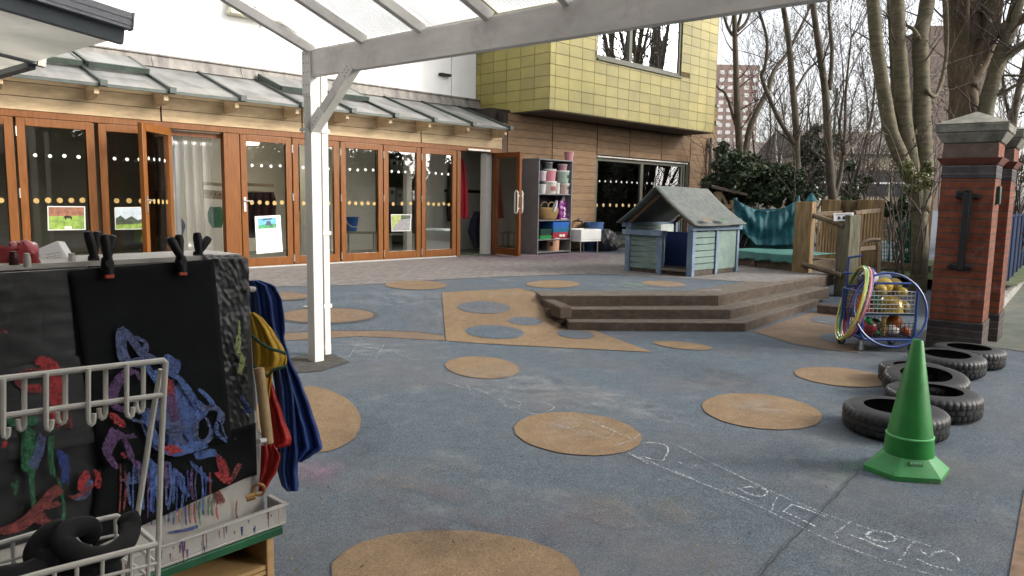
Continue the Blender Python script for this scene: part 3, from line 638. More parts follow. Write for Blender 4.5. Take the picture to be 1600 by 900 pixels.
# ------------------------------------------------------------------ things inside
def cloth(name, rows, d0, amp, folds, m_, label, cat, thick=.012, group=None, org=None, ph=0.0, nu=28, parent=None, droop=0):
    """hanging fabric: outline rows (py, x left, x right) in front of the eye at distance d0, folded in depth"""
    b = MB(); k = len(rows)-1
    def fn(u, v):
        i = min(int(v*k), k-1); t = v*k-i
        t2 = t*t*(3-2*t)*.5+t*.5
        y = lerp(rows[i][0], rows[i+1][0], t); a = lerp(rows[i][1], rows[i+1][1], t2); c = lerp(rows[i][2], rows[i+1][2], t2)
        dd = rows[i][3] if len(rows[i]) > 3 else 0; de = rows[i+1][3] if len(rows[i+1]) > 3 else 0
        s = math.sin(u*folds*2*PI+ph+v*1.7)*amp*(.35+.65*v)+math.sin(u*folds*4.3*PI+v*5+ph*2)*amp*.3
        return dep(lerp(a, c, u), y+droop*math.sin(u*PI), d0+s+lerp(dd, de, t)-.35*amp*math.sin(u*PI)*2)
    b.grid(fn, nu, max(10, 4*k))
    c = dep((rows[0][1]+rows[0][2])/2, rows[-1][0], d0)
    o = b.build(name, m_, parent, org=None if parent else tuple(c), solid=thick, ang=180)
    md = o.modifiers.new('soft', 'SUBSURF'); md.levels = 1; md.render_levels = 1
    return tag(o, label, cat, group) if parent is None else o
fabric = lambda n, c, r=.85: mat(n, c, r, .15, 5, .25, 300)
cloth('coat', [(246, 717, 722), (262, 716, 728), (300, 715, 731), (330, 716, 732), (341, 717, 731)], 14.9, .04, 2, fabric('red coat cloth', (.42, .02, .035)), 'long red coat hanging just inside the open doorway', 'coat')
cloth('backpack', [(330, 742, 754), (345, 734, 757), (362, 731, 758), (388, 740, 756)], 15.3, .06, 1.5, fabric('navy bag cloth', (.02, .022, .04)), 'dark navy bag and coat hanging low in the doorway', 'bag')
cloth('dress', [(318, 684, 690), (326, 681, 691), (340, 677, 692), (352, 675, 693)], 16.2, .04, 2, fabric('pink dress cloth', (.55, .13, .12)), 'small pink dress hanging from the wall pegs', 'dress')
cloth('coat', [(250, 703, 708), (270, 699, 711), (320, 698, 712), (346, 699, 711)], 15.6, .04, 2, fabric('black coat cloth', (.012, .012, .014)), 'black coat hanging behind the last glass door before the doorway', 'coat')
cloth('bag', [(323, 328, 346), (332, 324, 349), (346, 325, 349), (356, 332, 346)], 11.45, .03, 1, fabric('green drawstring cloth', (.02, .25, .09)), 'green drawstring bag hanging behind the plastic strip curtain', 'bag')
cloth('coats', [(300, 386, 428), (315, 383, 432), (345, 384, 430), (372, 386, 426)], 11.9, .08, 4, fabric('dark mixed cloth', (.05, .03, .035)), 'bundle of dark coats on pegs behind the white poster', 'coats')
cloth('bag', [(338, 262, 282), (352, 258, 290), (368, 262, 286)], 11.5, .04, 1.5, fabric('blue bag cloth', (.05, .09, .22)), 'blue bag low behind the strip curtain', 'bag')
cloth('cloth', [(372, 262, 278), (380, 259, 283), (392, 262, 280)], 11.4, .04, 1.5, fabric('red cloth', (.4, .05, .07)), 'small red cloth low behind the strip curtain', 'cloth')
def pegrail(px0, px1, py, D, label, n):
    p, q = dep(px0, py, D), dep(px1, py+2, D); c = (p+q)/2; t = thing('peg_rail', tuple(c), label, 'peg rail')
    b = MB(); b.bar(p, q, .02, .14); b.bar(p+ZV*.17, q+ZV*.17, .02, .05); b.build('rail', mat('pale beech', (.52, .40, .24), .5), t, bevel=.004)
    for i in range(n):
        a = p.lerp(q, (i+.5)/n); b = MB(); b.tube([a-Vector((.0, .01, 0)), a-Vector((.02, .07, -.02))], .008, 6); b.build('peg', M_GAP, t)
pegrail(318, 347, 303, 11.9, 'pale wooden peg rail behind the plastic strip curtain', 4)
pegrail(381, 428, 304, 12.3, 'pale wooden peg rail above the dark coats', 6)
pegrail(664, 700, 309, 16.6, 'pale wooden peg rail above the pink dress', 6)
def bench(px0, px1, py, D, hgt, label, m_):
    p, q = dep(px0, py, D), dep(px1, py, D); q.z = p.z; c = (p+q)/2; base = T+.012; t = thing('bench', (c.x, c.y, base), label, 'bench'); d = (q-p).normalized(); n = Vector((-d.y, d.x, 0))
    b = MB(); b.obox(c, d*(q-p).length/2, n*.17, ZV*.016); b.build('seat', m_, t, bevel=.004)
    for s in (.08, .92):
        for k in (-.13, .13):
            a = p.lerp(q, s)+n*k; b = MB(); b.tube([(a.x, a.y, base), (a.x, a.y, p.z-.016)], .018, 8); b.build('leg', m_, t)
bench(538, 590, 363, 14.2, .4, 'long pale bench under the blue bucket indoors', mat('pale grey wood', (.40, .37, .29), .5))
bench(606, 650, 366, 15.0, .4, 'pale bench behind the door picture of a path', mat('pale grey wood', (.40, .37, .29), .5))
b = MB(); p, q = dep(669, 367, 16.0), dep(712, 367, 16.6); d = (q-p); d.z = 0; d.normalize(); n = Vector((-d.y, d.x, 0)); c = (p+q)/2
t = thing('bench', (c.x, c.y, T+.012), 'wooden cloakroom bench with slatted front under the pink dress', 'bench')
b.obox((c.x, c.y, p.z), d*.36, n*.16, ZV*.02); b.obox((c.x, c.y, p.z-.09)-n*.13 if False else Vector((c.x, c.y, p.z-.09)), d*.33, n*.12, ZV*.06); b.build('seat', mat('honey pine', (.44, .27, .11), .5), t, bevel=.004)
for s in (-.32, .32):
    a = c+d*s; b = MB(); b.box(a.x-.025, a.x+.025, a.y-.025, a.y+.025, T+.012, p.z-.02); b.build('leg', mat('honey pine', (.44, .27, .11), .5), t)
c = dep(548, 352, 14.1)
t = thing('bucket', (c.x, c.y, c.z-.11), 'blue bucket with white handle standing on the indoor bench', 'bucket')
b = MB(); b.lathe([(.11, 0), (.15, .26), (.16, .27), (.145, .27), (.10, .02)], (c.x, c.y, c.z-.11)); b.build('body', mat('blue bucket plastic', (.02, .12, .42), .4, .05), t)
b = MB(); b.tube([Vector((c.x, c.y-.02, c.z+.13))+Vector((.17*math.cos(a), -.07-.1*math.sin(a)*.5, -.16*math.sin(a))) for a in [PI*i/12 for i in range(13)]], .007, 6); b.build('handle', M_DOTW, t)
for (a0, b0, a1, b1, D, m_, lb) in ((541, 245, 566, 272, 15.6, M_INW, 'pale notice on the indoor wall behind the fifth glass door'), (610, 248, 622, 268, 16.9, M_INW, 'left sheet in the upper row of indoor wall papers'), (623, 250, 634, 270, 16.9, M_INW, 'middle sheet in the upper row of indoor wall papers'), (635, 251, 644, 270, 16.9, M_INW, 'right sheet in the upper row of indoor wall papers'), (607, 292, 618, 315, 16.9, M_INW, 'left sheet in the lower row of indoor wall papers'), (620, 297, 630, 320, 16.9, M_INW, 'right sheet in the lower row of indoor wall papers')):
    p = [dep(a0, b0, D), dep(a1, b0+1, D), dep(a1, b1+1, D), dep(a0, b1, D)]; b = MB(); b.prism(p, CF*.006); o = b.build('wall_paper', mat('white paper', (.72, .72, .68), .8, .03), org=tuple(p[3]), smooth=False); tag(o, lb, 'paper', 'papers on the indoor wall')
    if a0 > 600:
        b = MB(); cc = dep((a0+a1)/2, (b0+b1)/2-3, D-.012); b.disc(cc, -CF, .045, 6); b.disc(cc-ZV*.12, -CF, .035, 5); b.build('print', M_GAP, o, smooth=False)
# dim clutter behind the left doors
for (x0, y0, x1, y1, D, col, lb, nm, ct) in ((62, 240, 100, 272, 16.5, (.05, .12, .30), 'dim blue screen on the far indoor wall behind the leftmost doors', 'screen', 'screen'), (160, 338, 172, 352, 12.4, (.25, .42, .2), 'small green and white notice just inside the leftmost doors', 'notice', 'notice'), (182, 246, 205, 266, 16.8, (.42, .30, .16), 'brown picture on the indoor wall behind the half hidden door', 'wall_picture', 'picture'), (228, 296, 250, 312, 15.5, (.5, .44, .2), 'yellowish sheet on the indoor wall behind the open leaf', 'wall_paper', 'paper'), (404, 240, 446, 262, 16.0, (.3, .34, .25), 'greenish display sheet behind the door with the white poster', 'wall_paper', 'paper'), (470, 262, 500, 290, 16.0, (.5, .2, .16), 'red display sheet on the indoor wall behind the white post', 'wall_paper', 'paper')):
    p = [dep(x0, y0, D), dep(x1, y0+1, D), dep(x1, y1+1, D), dep(x0, y1, D)]; b = MB(); b.prism(p, CF*.02); tag(b.build(nm, mat('clutter %s' % str(col), col, .6, .35, 9), org=tuple(p[3]), smooth=False), lb, ct)
cloth('coat', [(288, 66, 78), (300, 60, 86), (330, 56, 92), (362, 58, 92)], 14.0, .07, 2.4, fabric('plum coat cloth', (.10, .05, .12)), 'plum coloured coat hanging behind the leftmost wide door', 'coat')
cloth('coat', [(284, 98, 108), (298, 94, 116), (330, 92, 118), (346, 94, 116)], 14.4, .06, 2, fabric('denim coat cloth', (.05, .07, .12)), 'dark blue coat hanging next to the plum coat', 'coat')
cloth('bag', [(352, 214, 226), (366, 208, 240), (378, 210, 238)], 12.6, .05, 1.4, fabric('lime bag cloth', (.22, .30, .05)), 'lime green bag low behind the open door leaf', 'bag')
for (x0, x1, y, D, col, lb) in ((60, 130, 352, 15.0, (.36, .29, .18), 'low pale cupboard deep inside behind the leftmost wide door'), (398, 452, 336, 15.5, (.42, .38, .28), 'low pale cupboard behind the white poster door'), (462, 520, 330, 15.2, (.45, .42, .34), 'cream cupboard behind the white canopy post')):
    p, q = dep(x0, y, D), dep(x1, y, D); d = (q-p); d.z = 0; d.normalize(); n = Vector((-d.y, d.x, 0)); c = (p+q)/2; z0 = T+.013; t = thing('cupboard', (c.x, c.y, z0), lb, 'cupboard'); hw = (q-p).length/2
    b = MB(); b.obox(Vector((c.x, c.y, (z0+p.z)/2)), d*hw, n*.2, ZV*(p.z-z0)/2); b.build('body', mat('cupboard %s' % str(col), col, .6, .1, 5), t, bevel=.006)
    for k in range(3):
        b = MB(); cc = c-n*.212+d*hw*(-.66+.66*k); b.obox(Vector((cc.x, cc.y, (z0+p.z)/2)), d*hw*.27, n*.01, ZV*((p.z-z0)/2-.06)); b.build('door', mat('cupboard door %s' % str(col), tuple(x*.7 for x in col), .6, .1, 5), t, bevel=.004)
# ceiling lamp
c = dep(389, 221, 12.8)
t = thing('pendant_lamp', tuple(c), 'lit white glass pendant lamp seen through the door by the poster', 'lamp')
b = MB(); b.lathe([(.03, .10), (.11, .085), (.17, .0), (.17, -.05), (.16, -.05), (.155, 0), (.03, .09)], c, 20); b.build('lamp_shade', emis('lit lamp glass', (1, .92, .72), 1.1), t)
b = MB(); b.tube([c+ZV*.1, Vector((c.x, c.y, 2.93))], .006, 6); b.build('cord', M_GAP, t)
pl_ = bpy.data.lights.new('lamp_glow', 'POINT'); pl_.energy = 10; pl_.color = (1, .9, .72); pl_.shadow_soft_size = .15
po_ = bpy.data.objects.new('lamp_glow', pl_); COL.objects.link(po_); po_.location = c-ZV*.16
# strip curtain
t = thing('strip_curtain', (4.2, YW+.12, 2.36), 'clear plastic strip curtain hanging in the open door bay', 'curtain')
b = MB(); b.box(3.86, 4.655, YW+.07, YW+.1, 2.30, 2.365); b.build('rail', M_OAKD, t)
M_PVC = sheet_plastic('cloudy pvc strip', (.26, .27, .28), .5, .90, (30, 1, .6), .04)
for i in range(6):
    x0 = 3.86+i*.132; b = MB(); ph = random.uniform(0, 6); yy = YW+.115+.012*(i % 2)
    b.grid(lambda u, v: Vector((x0+u*.15, yy+.012*math.sin(u*PI)+.012*math.sin(v*4+ph), lerp(2.33, .62, v))), 6, 10); b.build('strip', M_PVC, t, solid=.002, ang=180)
# pictures on the doors
def poster(px, D_y, m_, label, nm='poster', w_=None):
    p = [at_y(x, y, D_y) for x, y in px]; b = MB(); b.prism(p, (0, .003, 0)); o = b.build(nm, mat('white paper', (.72, .72, .68), .8, .03), org=tuple(p[3]), smooth=False); return tag(o, label, 'poster')
def inset(px, k=.06):
    cx = sum(p[0] for p in px)/4; cy = sum(p[1] for p in px)/4; return [(cx+(x-cx)*(1-k), cy+(y-cy)*(1-k*1.2)) for x, y in px]
def picture(o, px, y, layers):
    """printed bands on a photo, as thin shapes of their own colours"""
    for i, (pts, m_) in enumerate(layers):
        b = MB()
        P = []
        for (u, v) in pts:
            a = [lerp(px[0][k], px[1][k], u) for k in (0, 1)]; c = [lerp(px[3][k], px[2][k], u) for k in (0, 1)]; P.append(at_y(lerp(a[0], c[0], v), lerp(a[1], c[1], v), y-.003-.0012*i))
        b.add(P, [list(range(len(P)))]); b.build('print', m_, o, smooth=False)
flat = lambda n, c, v=.2, s=14: mat(n, c, .6, v, s)
YO = YW-.012
FULL = [(0, 0), (1, 0), (1, 1), (0, 1)]
q = [(74, 322), (133, 322.5), (134, 359), (75, 360)]; o = poster(q, YO, None, 'photo of a dark animal on green grass taped to the leftmost wide glass door')
picture(o, inset(q), YO, [(FULL, flat('photo grass', (.22, .34, .05), .3)), ([(0, 0), (1, 0), (1, .38), (0, .42)], flat('photo earth', (.25, .10, .05), .3)), ([(.42, .42), (.5, .38), (.62, .40), (.66, .46), (.64, .58), (.60, .5), (.5, .5), (.47, .6), (.45, .5)], M_GAP), ([(.44, .88), (.64, .88), (.64, .97), (.44, .97)], M_DOTW)])
q = [(179, 324), (231, 323), (233, 358), (180, 359)]; o = poster(q, YO-.002, None, 'photo of a pale sky over dark trees, half hidden behind the open door leaf')
picture(o, inset(q), YO-.002, [(FULL, flat('photo sky', (.52, .60, .66), .1)), ([(0, .5), (.15, .35), (.3, .55), (.5, .4), (.7, .6), (1, .45), (1, .8), (0, .85)], flat('photo dark trees', (.05, .07, .04), .4)), ([(0, .8), (1, .75), (1, 1), (0, 1)], flat('photo grass', (.22, .34, .05), .3))])
q = [(398, 338), (438, 336), (442, 393), (401, 397)]; o = poster(q, YO, None, 'tall white poster with a blue and green picture at its top')
picture(o, q, YO, [([(.12, .06), (.82, .06), (.82, .34), (.12, .34)], flat('poster blue', (.14, .42, .62), .2)), ([(.12, .26), (.4, .22), (.82, .24), (.82, .34), (.12, .34)], flat('poster green', (.06, .32, .12), .3)), ([(.38, .26), (.46, .14), (.58, .14), (.66, .27)], flat('poster hill', (.04, .08, .13), .2)), ([(.3, .08), (.68, .075), (.68, .105), (.3, .11)], M_GAP), ([(.14, .46), (.74, .43), (.74, .445), (.14, .475)], flat('pencil grey', (.5, .5, .5), .2, 90)), ([(.12, .55), (.7, .53), (.7, .545), (.12, .565)], flat('pencil grey', (.5, .5, .5), .2, 90))])
q = [(611, 335), (643, 335), (641, 361), (612, 361.5)]; o = poster(q, YO, None, 'photo of a grey path beside yellow green plants taped low on a door')
picture(o, inset(q), YO, [(FULL, flat('photo path', (.24, .23, .24), .3, 60)), ([(0, 0), (.7, 0), (.45, .3), (.15, .7), (0, 1)], flat('photo plants', (.30, .34, .10), .7, 60)), ([(.5, 0), (1, 0), (1, .2), (.5, .3)], flat('photo dark trees', (.05, .07, .04), .4))])
q = [(781, 334), (800, 334), (799, 357), (780, 357)]
q = [(777, 333), (800, 335), (799, 357), (778, 355)]
# ================================================================== white canopy over the camera
PC = Vector((3.232, 5.775, 0))                      # near corner of the post
TZ, BZ = zv(484, 78, PC.x, PC.y), zv(484, 119, PC.x, PC.y)
M_WHITE = mat('white painted steel', (.60, .585, .54), .5, .05, 2.5, .05, 30, dirt=(.50, .45, .37), dscale=3)
M_WBEAM = mat('grey white painted beam', (.76, .735, .69), .6, .07, 3, .08, 24, stretch=(1, 1, 3), dirt=(.46, .42, .38), dscale=2)
M_POLY = sheet_plastic('milky polycarbonate', (.93, .935, .94), .80, .14, (.25, .25, .25), .02)
can = thing('canopy', (PC.x, PC.y, 0), 'tall white canopy with milky roof panels, long beam and one slim white post', 'canopy')
QB = -RV                                             # from the post outwards, away from the roof
o3 = lambda a, r_, z: PC+BV*a+QB*r_+ZV*z             # along the beam, outward, up
def cbox(b, a0, a1, r0, r1, z0, z1): return b.hexa([o3(a0, r0, z0), o3(a1, r0, z0), o3(a1, r1, z0), o3(a0, r1, z0)], [o3(a0, r0, z1), o3(a1, r0, z1), o3(a1, r1, z1), o3(a0, r1, z1)])
b = MB(); cbox(b, -.10, 0, 0, .10, 0, BZ+.13); b.build('post', M_WHITE, can, bevel=.004)
b = MB(); cbox(b, -.06, 8.2, .012, .075, BZ, TZ); b.build('beam', M_WBEAM, can, bevel=.004)
b = MB(); cbox(b, -.11, .005, -.004, .0, BZ-.16, TZ); pl = b.build('fixing_plate', M_WBEAM, can)
b = MB()
for i in range(3):
    for j in range(5): b.disc(o3(-.085+.035*i, -.006, TZ-.03-.075*j-(.03 if j > 2 else 0)), -QB, .0055, 8)
b.build('bolt', M_GAP, pl, smooth=False)
bt0, bt1 = zv(483, 197, PC.x, PC.y), BZ+.02
p0, p1 = o3(-.03, .05, bt0-.02), o3(.52, .05, bt1+.02)
b = MB(); b.bar(p0, p1, .09, .085, BV); b.build('brace', M_WHITE, can, bevel=.004)
b = MB(); d = (p1-p0).normalized(); e = QB.cross(d)
b.obox(p1-d*.13-QB*.048-ZV*.0, d*.13, e*.05, QB*.002); b.build('fixing_plate', M_WBEAM, can); b = MB(); b.obox(p0+d*.1-QB*.048, d*.12, e*.05, QB*.002); pl = b.build('fixing_plate', M_WBEAM, can)
b = MB()
for k in range(6): b.disc(p1-d*(.03+.035*(k//2))-QB*.052+e*(.02 if k % 2 else -.02), -QB, .0055, 8)
for k in range(4): b.disc(p0+d*(.02+.04*k)-QB*.052+e*.01, -QB, .0055, 8)
b.build('bolt', M_GAP, pl, smooth=False)
cp = at_z(508, 557); dq = cp-PC; da, dr = dq.dot(BV), dq.dot(QB)
b = MB(); cbox(b, da-.075, da, dr, dr+.07, .09, BZ+.08)
b.obox(o3(da-.0375, dr+.035, .06)-BV*0, BV*.04, QB*.037, ZV*.05); dn = b.build('downpipe', M_WHITE, can, bevel=.006)
for z in (.45, 1.12, 2.03):
    b = MB(); cbox(b, da-.085, da+.010, dr-.01, dr+.08, z, z+.035); b.build('pipe_bracket', M_WHITE, dn); b = MB(); cbox(b, -.05, da-.085, .05, .075, z+.005, z+.03); b.build('pipe_bracket', M_WHITE, dn)
SL = .341; ru = (RV+ZV*SL).normalized(); RN = (ZV-RV*SL).normalized()
ra = [(-.03 if i == 0 else 0)+i*.655 for i in range(13)]
for a in ra:
    s = o3(a, .05, TZ+.005); b = MB(); b.bar(s, s+ru*5.0, .05, .075, RN); b.build('rafter', M_WBEAM, can, bevel=.003)
for i in range(12):
    s = o3(ra[i]+.02, .11, TZ+.043); wv = BV*(ra[i+1]-ra[i]-.04); b = MB(); b.hexa([s, s+wv, s+wv+ru*5.1, s+ru*5.1], [q+RN*.014 for q in (s, s+wv, s+wv+ru*5.1, s+ru*5.1)])
    for k in range(1, 22): q = s+wv*(k/22); b.bar(q-RN*.0016, q+ru*5.1-RN*.0016, .003, .003, RN)
    b.build('roof_panel', M_POLY, can, smooth=False)
b = MB(); cbox(b, -.1, 8.2, .085, .19, TZ-.05, TZ+.03); b.build('gutter', M_WHITE, can)
# ================================================================== grey canopy at the upper left
M_GSTEEL = mat('blue grey painted steel', (.125, .15, .165), .5, .12, 3, .05, 30, dirt=(.2, .2, .19), dscale=3)
M_ALU = mat('ribbed aluminium trim', (.36, .37, .40), .4, .08, 3, metal=.5)
M_POLYD = sheet_plastic('dirty corrugated sheet', (.66, .63, .54), .62, .03, (.4, .4, .4), .02)
LC = dep(194, 60, 5.0)
gc = thing('canopy', tuple(LC), 'low blue grey steel canopy with dirty ribbed roof sheets', 'canopy')
D1 = (RV+ZV*.125).normalized(); D2 = -BV; LN = D1.cross(D2).normalized()
if LN.z < 0: LN = -LN
l3 = lambda a, c, k: LC+D1*a+D2*c+LN*k
def lbox(b, a0, a1, c0, c1, k0, k1): return b.hexa([l3(a0, c0, k0), l3(a1, c0, k0), l3(a1, c1, k0), l3(a0, c1, k0)], [l3(a0, c0, k1), l3(a1, c0, k1), l3(a1, c1, k1), l3(a0, c1, k1)])
for c in (0, 1.46, 2.95):
    b = MB(); lbox(b, (0 if c == 0 else .04), 3.4, c, c+.05, -.04, .06); b.build('beam', M_GSTEEL, gc, bevel=.003)
b = MB()
for k in range(5): lbox(b, -.02, 3.4, -.05-.006*(k % 2), .03, .062+k*.022, .084+k*.022)
lbox(b, -.03, -.021, -.065, .0, .055, .175); b.build('edge_trim', M_ALU, gc)
for a, c0, c1 in ((.85, .055, 1.455), (1.75, .055, 1.455), (.03, 1.515, 2.945), (.9, 1.515, 2.945), (1.8, 1.515, 2.945)):
    if 1:
        b = MB(); lbox(b, a, a+.06, c0, c1, -.075, -.024); b.build('purlin', M_GSTEEL, gc, bevel=.003)
        b = MB(); b.disc(l3(a+.03, c0+.06, -.077), -LN, .012, 8); b.build('bolt', M_GAP, gc, smooth=False)
for c0, c1 in ((.03, 1.46), (1.49, 2.95)):
    b = MB(); n = 60
    b.grid(lambda u, v: l3(.05+3.3*u, lerp(c0, c1, v), -.018+.004*math.sin(v*n*PI)), 2, 120); b.build('roof_sheet', M_POLYD, gc, ang=180)
b = MB(); lbox(b, -.015, .04, .25, .30, -.03, .05) if False else None
lbox(b, -.02, .038, 1.45, 1.52, -.045, .062)
b.build('end_cap', mat('pale steel', (.5, .48, .42), .5), gc)
# ================================================================== timber steps
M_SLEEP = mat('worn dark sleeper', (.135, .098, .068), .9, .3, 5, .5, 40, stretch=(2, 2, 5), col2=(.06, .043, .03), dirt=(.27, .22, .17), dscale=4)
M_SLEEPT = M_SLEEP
M_WORN_LIT = mat('dusty worn skylit tread', (.125, .102, .078), .95, .25, 6, .4, 50, stretch=(2, 2, 5), dirt=(.11, .085, .065), dscale=3)  # dusty wear, with skylight on the tops painted into the paler colour
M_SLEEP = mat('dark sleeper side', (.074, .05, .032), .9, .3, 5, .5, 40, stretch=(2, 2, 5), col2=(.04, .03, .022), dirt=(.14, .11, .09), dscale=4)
stp = thing('timber_steps', (7.76, 4.06, 0), 'three low steps of worn dark railway sleepers up to the terrace', 'steps')
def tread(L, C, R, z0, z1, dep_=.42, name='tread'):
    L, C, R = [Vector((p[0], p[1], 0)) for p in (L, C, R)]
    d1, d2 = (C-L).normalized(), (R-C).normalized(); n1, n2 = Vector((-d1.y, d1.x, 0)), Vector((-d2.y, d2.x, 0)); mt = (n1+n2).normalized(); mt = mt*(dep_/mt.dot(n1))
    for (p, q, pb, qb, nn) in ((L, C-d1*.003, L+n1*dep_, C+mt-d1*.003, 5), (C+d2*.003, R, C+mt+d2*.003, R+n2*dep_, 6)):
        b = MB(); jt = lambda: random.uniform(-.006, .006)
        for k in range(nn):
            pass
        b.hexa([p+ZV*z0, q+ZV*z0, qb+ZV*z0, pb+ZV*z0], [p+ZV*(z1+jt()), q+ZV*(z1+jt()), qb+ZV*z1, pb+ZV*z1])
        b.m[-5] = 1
        b.build(name, [M_SLEEP, M_WORN_LIT], stp, bevel=.012, seg=2)
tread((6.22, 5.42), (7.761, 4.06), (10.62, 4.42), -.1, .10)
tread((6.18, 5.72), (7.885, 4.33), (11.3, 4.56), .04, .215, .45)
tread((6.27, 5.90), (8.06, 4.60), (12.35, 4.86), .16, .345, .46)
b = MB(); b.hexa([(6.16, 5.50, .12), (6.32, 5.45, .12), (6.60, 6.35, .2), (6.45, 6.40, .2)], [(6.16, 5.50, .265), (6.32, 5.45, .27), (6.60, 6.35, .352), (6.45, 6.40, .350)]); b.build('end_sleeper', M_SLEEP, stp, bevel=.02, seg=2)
e0, e1 = at_z(1276, 489), at_z(1345, 497)
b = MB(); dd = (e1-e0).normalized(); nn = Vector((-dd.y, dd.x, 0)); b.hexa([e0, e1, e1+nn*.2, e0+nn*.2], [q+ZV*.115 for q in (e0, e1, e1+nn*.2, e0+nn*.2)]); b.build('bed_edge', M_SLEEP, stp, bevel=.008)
gb = [e0+nn*.2+dd*.05, e1+nn*.2, e1+nn*1.15, e0+nn*.75+dd*.3]
b = MB(); b.grid(lambda u, v: gb[0].lerp(gb[1], u).lerp(gb[3].lerp(gb[2], u), v)+ZV*(.085+random.uniform(-.01, .01)), 40, 30); o = b.build('gravel', mat('wet gravel', (.12, .10, .09), .9, .5, 60, .8, 90)); struct(o, 'stuff')
# ================================================================== playhouse
M_PB = mat('chalky blue paint', (.112, .165, .235), .7, .12, 4, .15, 40, dirt=(.26, .31, .36), dscale=5)
M_PG = mat('pale green painted boards', (.125, .185, .165), .75, .10, 4, .15, 40, dirt=(.20, .25, .20), dscale=4)
M_NAVY = mat('dark blue painted board', (.015, .04, .16), .6, .1, 4)
M_FELT = mat('grey green roof felt', (.10, .112, .105), .9, .15, 12, .4, 200, dirt=(.15, .145, .13), dscale=2)
hx0, hx1, hy0, hy1 = 9.70, 11.12, 6.0, 7.26       # front is the -X side
ph = thing('playhouse', (10.4, 6.6, T), 'small blue and green wooden playhouse with grey felt roof and open counter', 'playhouse')
zt, ze, zr = 1.13, 1.12, 1.70
def pbox(nm, m_, *q, bv=.004):
    b = MB()
    for r_ in q: b.box(*r_)
    return b.build(nm, m_, ph, bevel=bv)
yj = 6.60
for (x, y, zz, w_) in ((hx0, hy0, zt, .10), (hx0, hy1-.09, zt, .09), (hx1-.08, hy0, zt, .08), (hx1-.08, hy1-.08, zt, .08)): pbox('corner_post', M_PB, (x, x+w_*.85, y, y+w_, T, zz))
pbox('door_post', M_PB, (hx0-.002, hx0+.08, yj-.05, yj+.05, T, .99)); pbox('side_post', M_PB, (10.38, 10.45, hy0-.004, hy0+.08, T, zt))
pbox('counter', M_PB, (hx0-.05, hx0+.12, yj-.07, hy1+.04, .935, 1.02), bv=.008)
b = MB()
z = .40
while z < .92: b.box(hx0+.02, hx0+.05, yj+.05, hy1-.09, z+.005, z+.086); z += .09
b.build('front_boarding', M_PG, ph, bevel=.004)
b = MB(); z = .43
while z < 1.07: b.box(hx0+.09, 10.38, hy0+.02, hy0+.05, z+.005, min(z+.095, 1.09)); z += .10
b.build('side_boarding', M_PG, ph, bevel=.004)
pbox('side_panel', M_PG, (10.455, hx1-.085, hy0+.02, hy0+.045, .42, 1.09))
pbox('inner_panel', M_NAVY, (hx0+.35, hx1-.1, hy0+.06, hy0+.08, .40, 1.0), (hx1-.06, hx1-.03, hy0+.09, hy1-.5, .40, .99), (hx0+.6, hx0+.62, hy0+.085, yj+.3, .4, .99))
b = MB(); z = .43
while z < 1.07: b.box(hx0+.1, hx1-.5, hy1-.05, hy1-.02, z+.005, min(z+.095, 1.09)); z += .1
b.build('back_boarding', M_PG, ph); pbox('back_panel', mat('pale inside panel', (.42, .46, .44), .6), (hx1-.49, hx1-.1, hy1-.05, hy1-.02, .42, 1.09))
pbox('floor', mat('grubby timber floor', (.16, .13, .10), .9, .3, 8), (hx0-.03, hx1-.1, hy0+.1, yj-.05, T+.07, T+.10), (hx0+.05, hx1-.1, yj-.05, hy1-.1, T+.07, T+.10))
pbox('base_rail', mat('dark damp timber', (.07, .055, .042), .9, .3, 8), (hx0+.1, hx1-.1, hy0+.03, hy0+.07, T+.01, T+.09), (hx0+.04, hx0+.07, hy0+.12, hy1-.1, T+.01, T+.06))
pbox('eaves_rail', M_PB, (hx0-.06, hx1+.02, hy0-.03, hy0+.03, 1.045, 1.12)); pbox('eaves_rail', M_PB, (hx0-.06, hx1+.02, hy1-.02, hy1+.04, 1.06, 1.13))
yr = (hy0+hy1)/2-.01
def roof(v0, v1):
    def fn(u, v):
        x = lerp(9.55, 11.09, u); s = lerp(-1, 1, v); a = abs(s)
        z = zr-(zr-1.125)*(1.25*a-.25*a*a) if True else 0
        yy = yr+s*(.715 if s > 0 else .74)
        return Vector((x, yy, z+.008*math.sin(u*5+a*3)))
    return fn
b = MB(); b.grid(roof(0, 1), 14, 32); o = b.build('roof', M_FELT, ph, solid=.02, ang=60)
b = MB()
for (x, y, c_, n_) in ((9.75, 5.30, 0, 0),): pass
for k, (cx, cy, col) in enumerate(((1104, 345, (.155, .125, .09)), (1128, 345, (.085, .13, .09)))):
    b = MB(); P = []
    for i in range(14):
        a = 2*PI*i/14; q = on_plane(cx+9*math.cos(a)*random.uniform(.6, 1.1), cy+3*math.sin(a)*random.uniform(.6, 1.1), Vector((10, hy0-.16, 1.155)), Vector((0, -.62, .78))); P.append(q+Vector((0, -.012, .018)))
    b.add(P, [list(range(14))]); b.build('chalk_smudge', mat('roof chalk %d' % k, col, .95, .3, 30), o, smooth=False)
b = MB()
for x in (hx0+.03, hx1-.06):
    for s in (-1, 1): b.bar((x, yr+s*.02, zr-.12), (x, yr+s*.62, 1.10), .03, .05)
b.build('roof_frame', mat('brown roof timber', (.14, .08, .045), .8, .2, 8), ph)
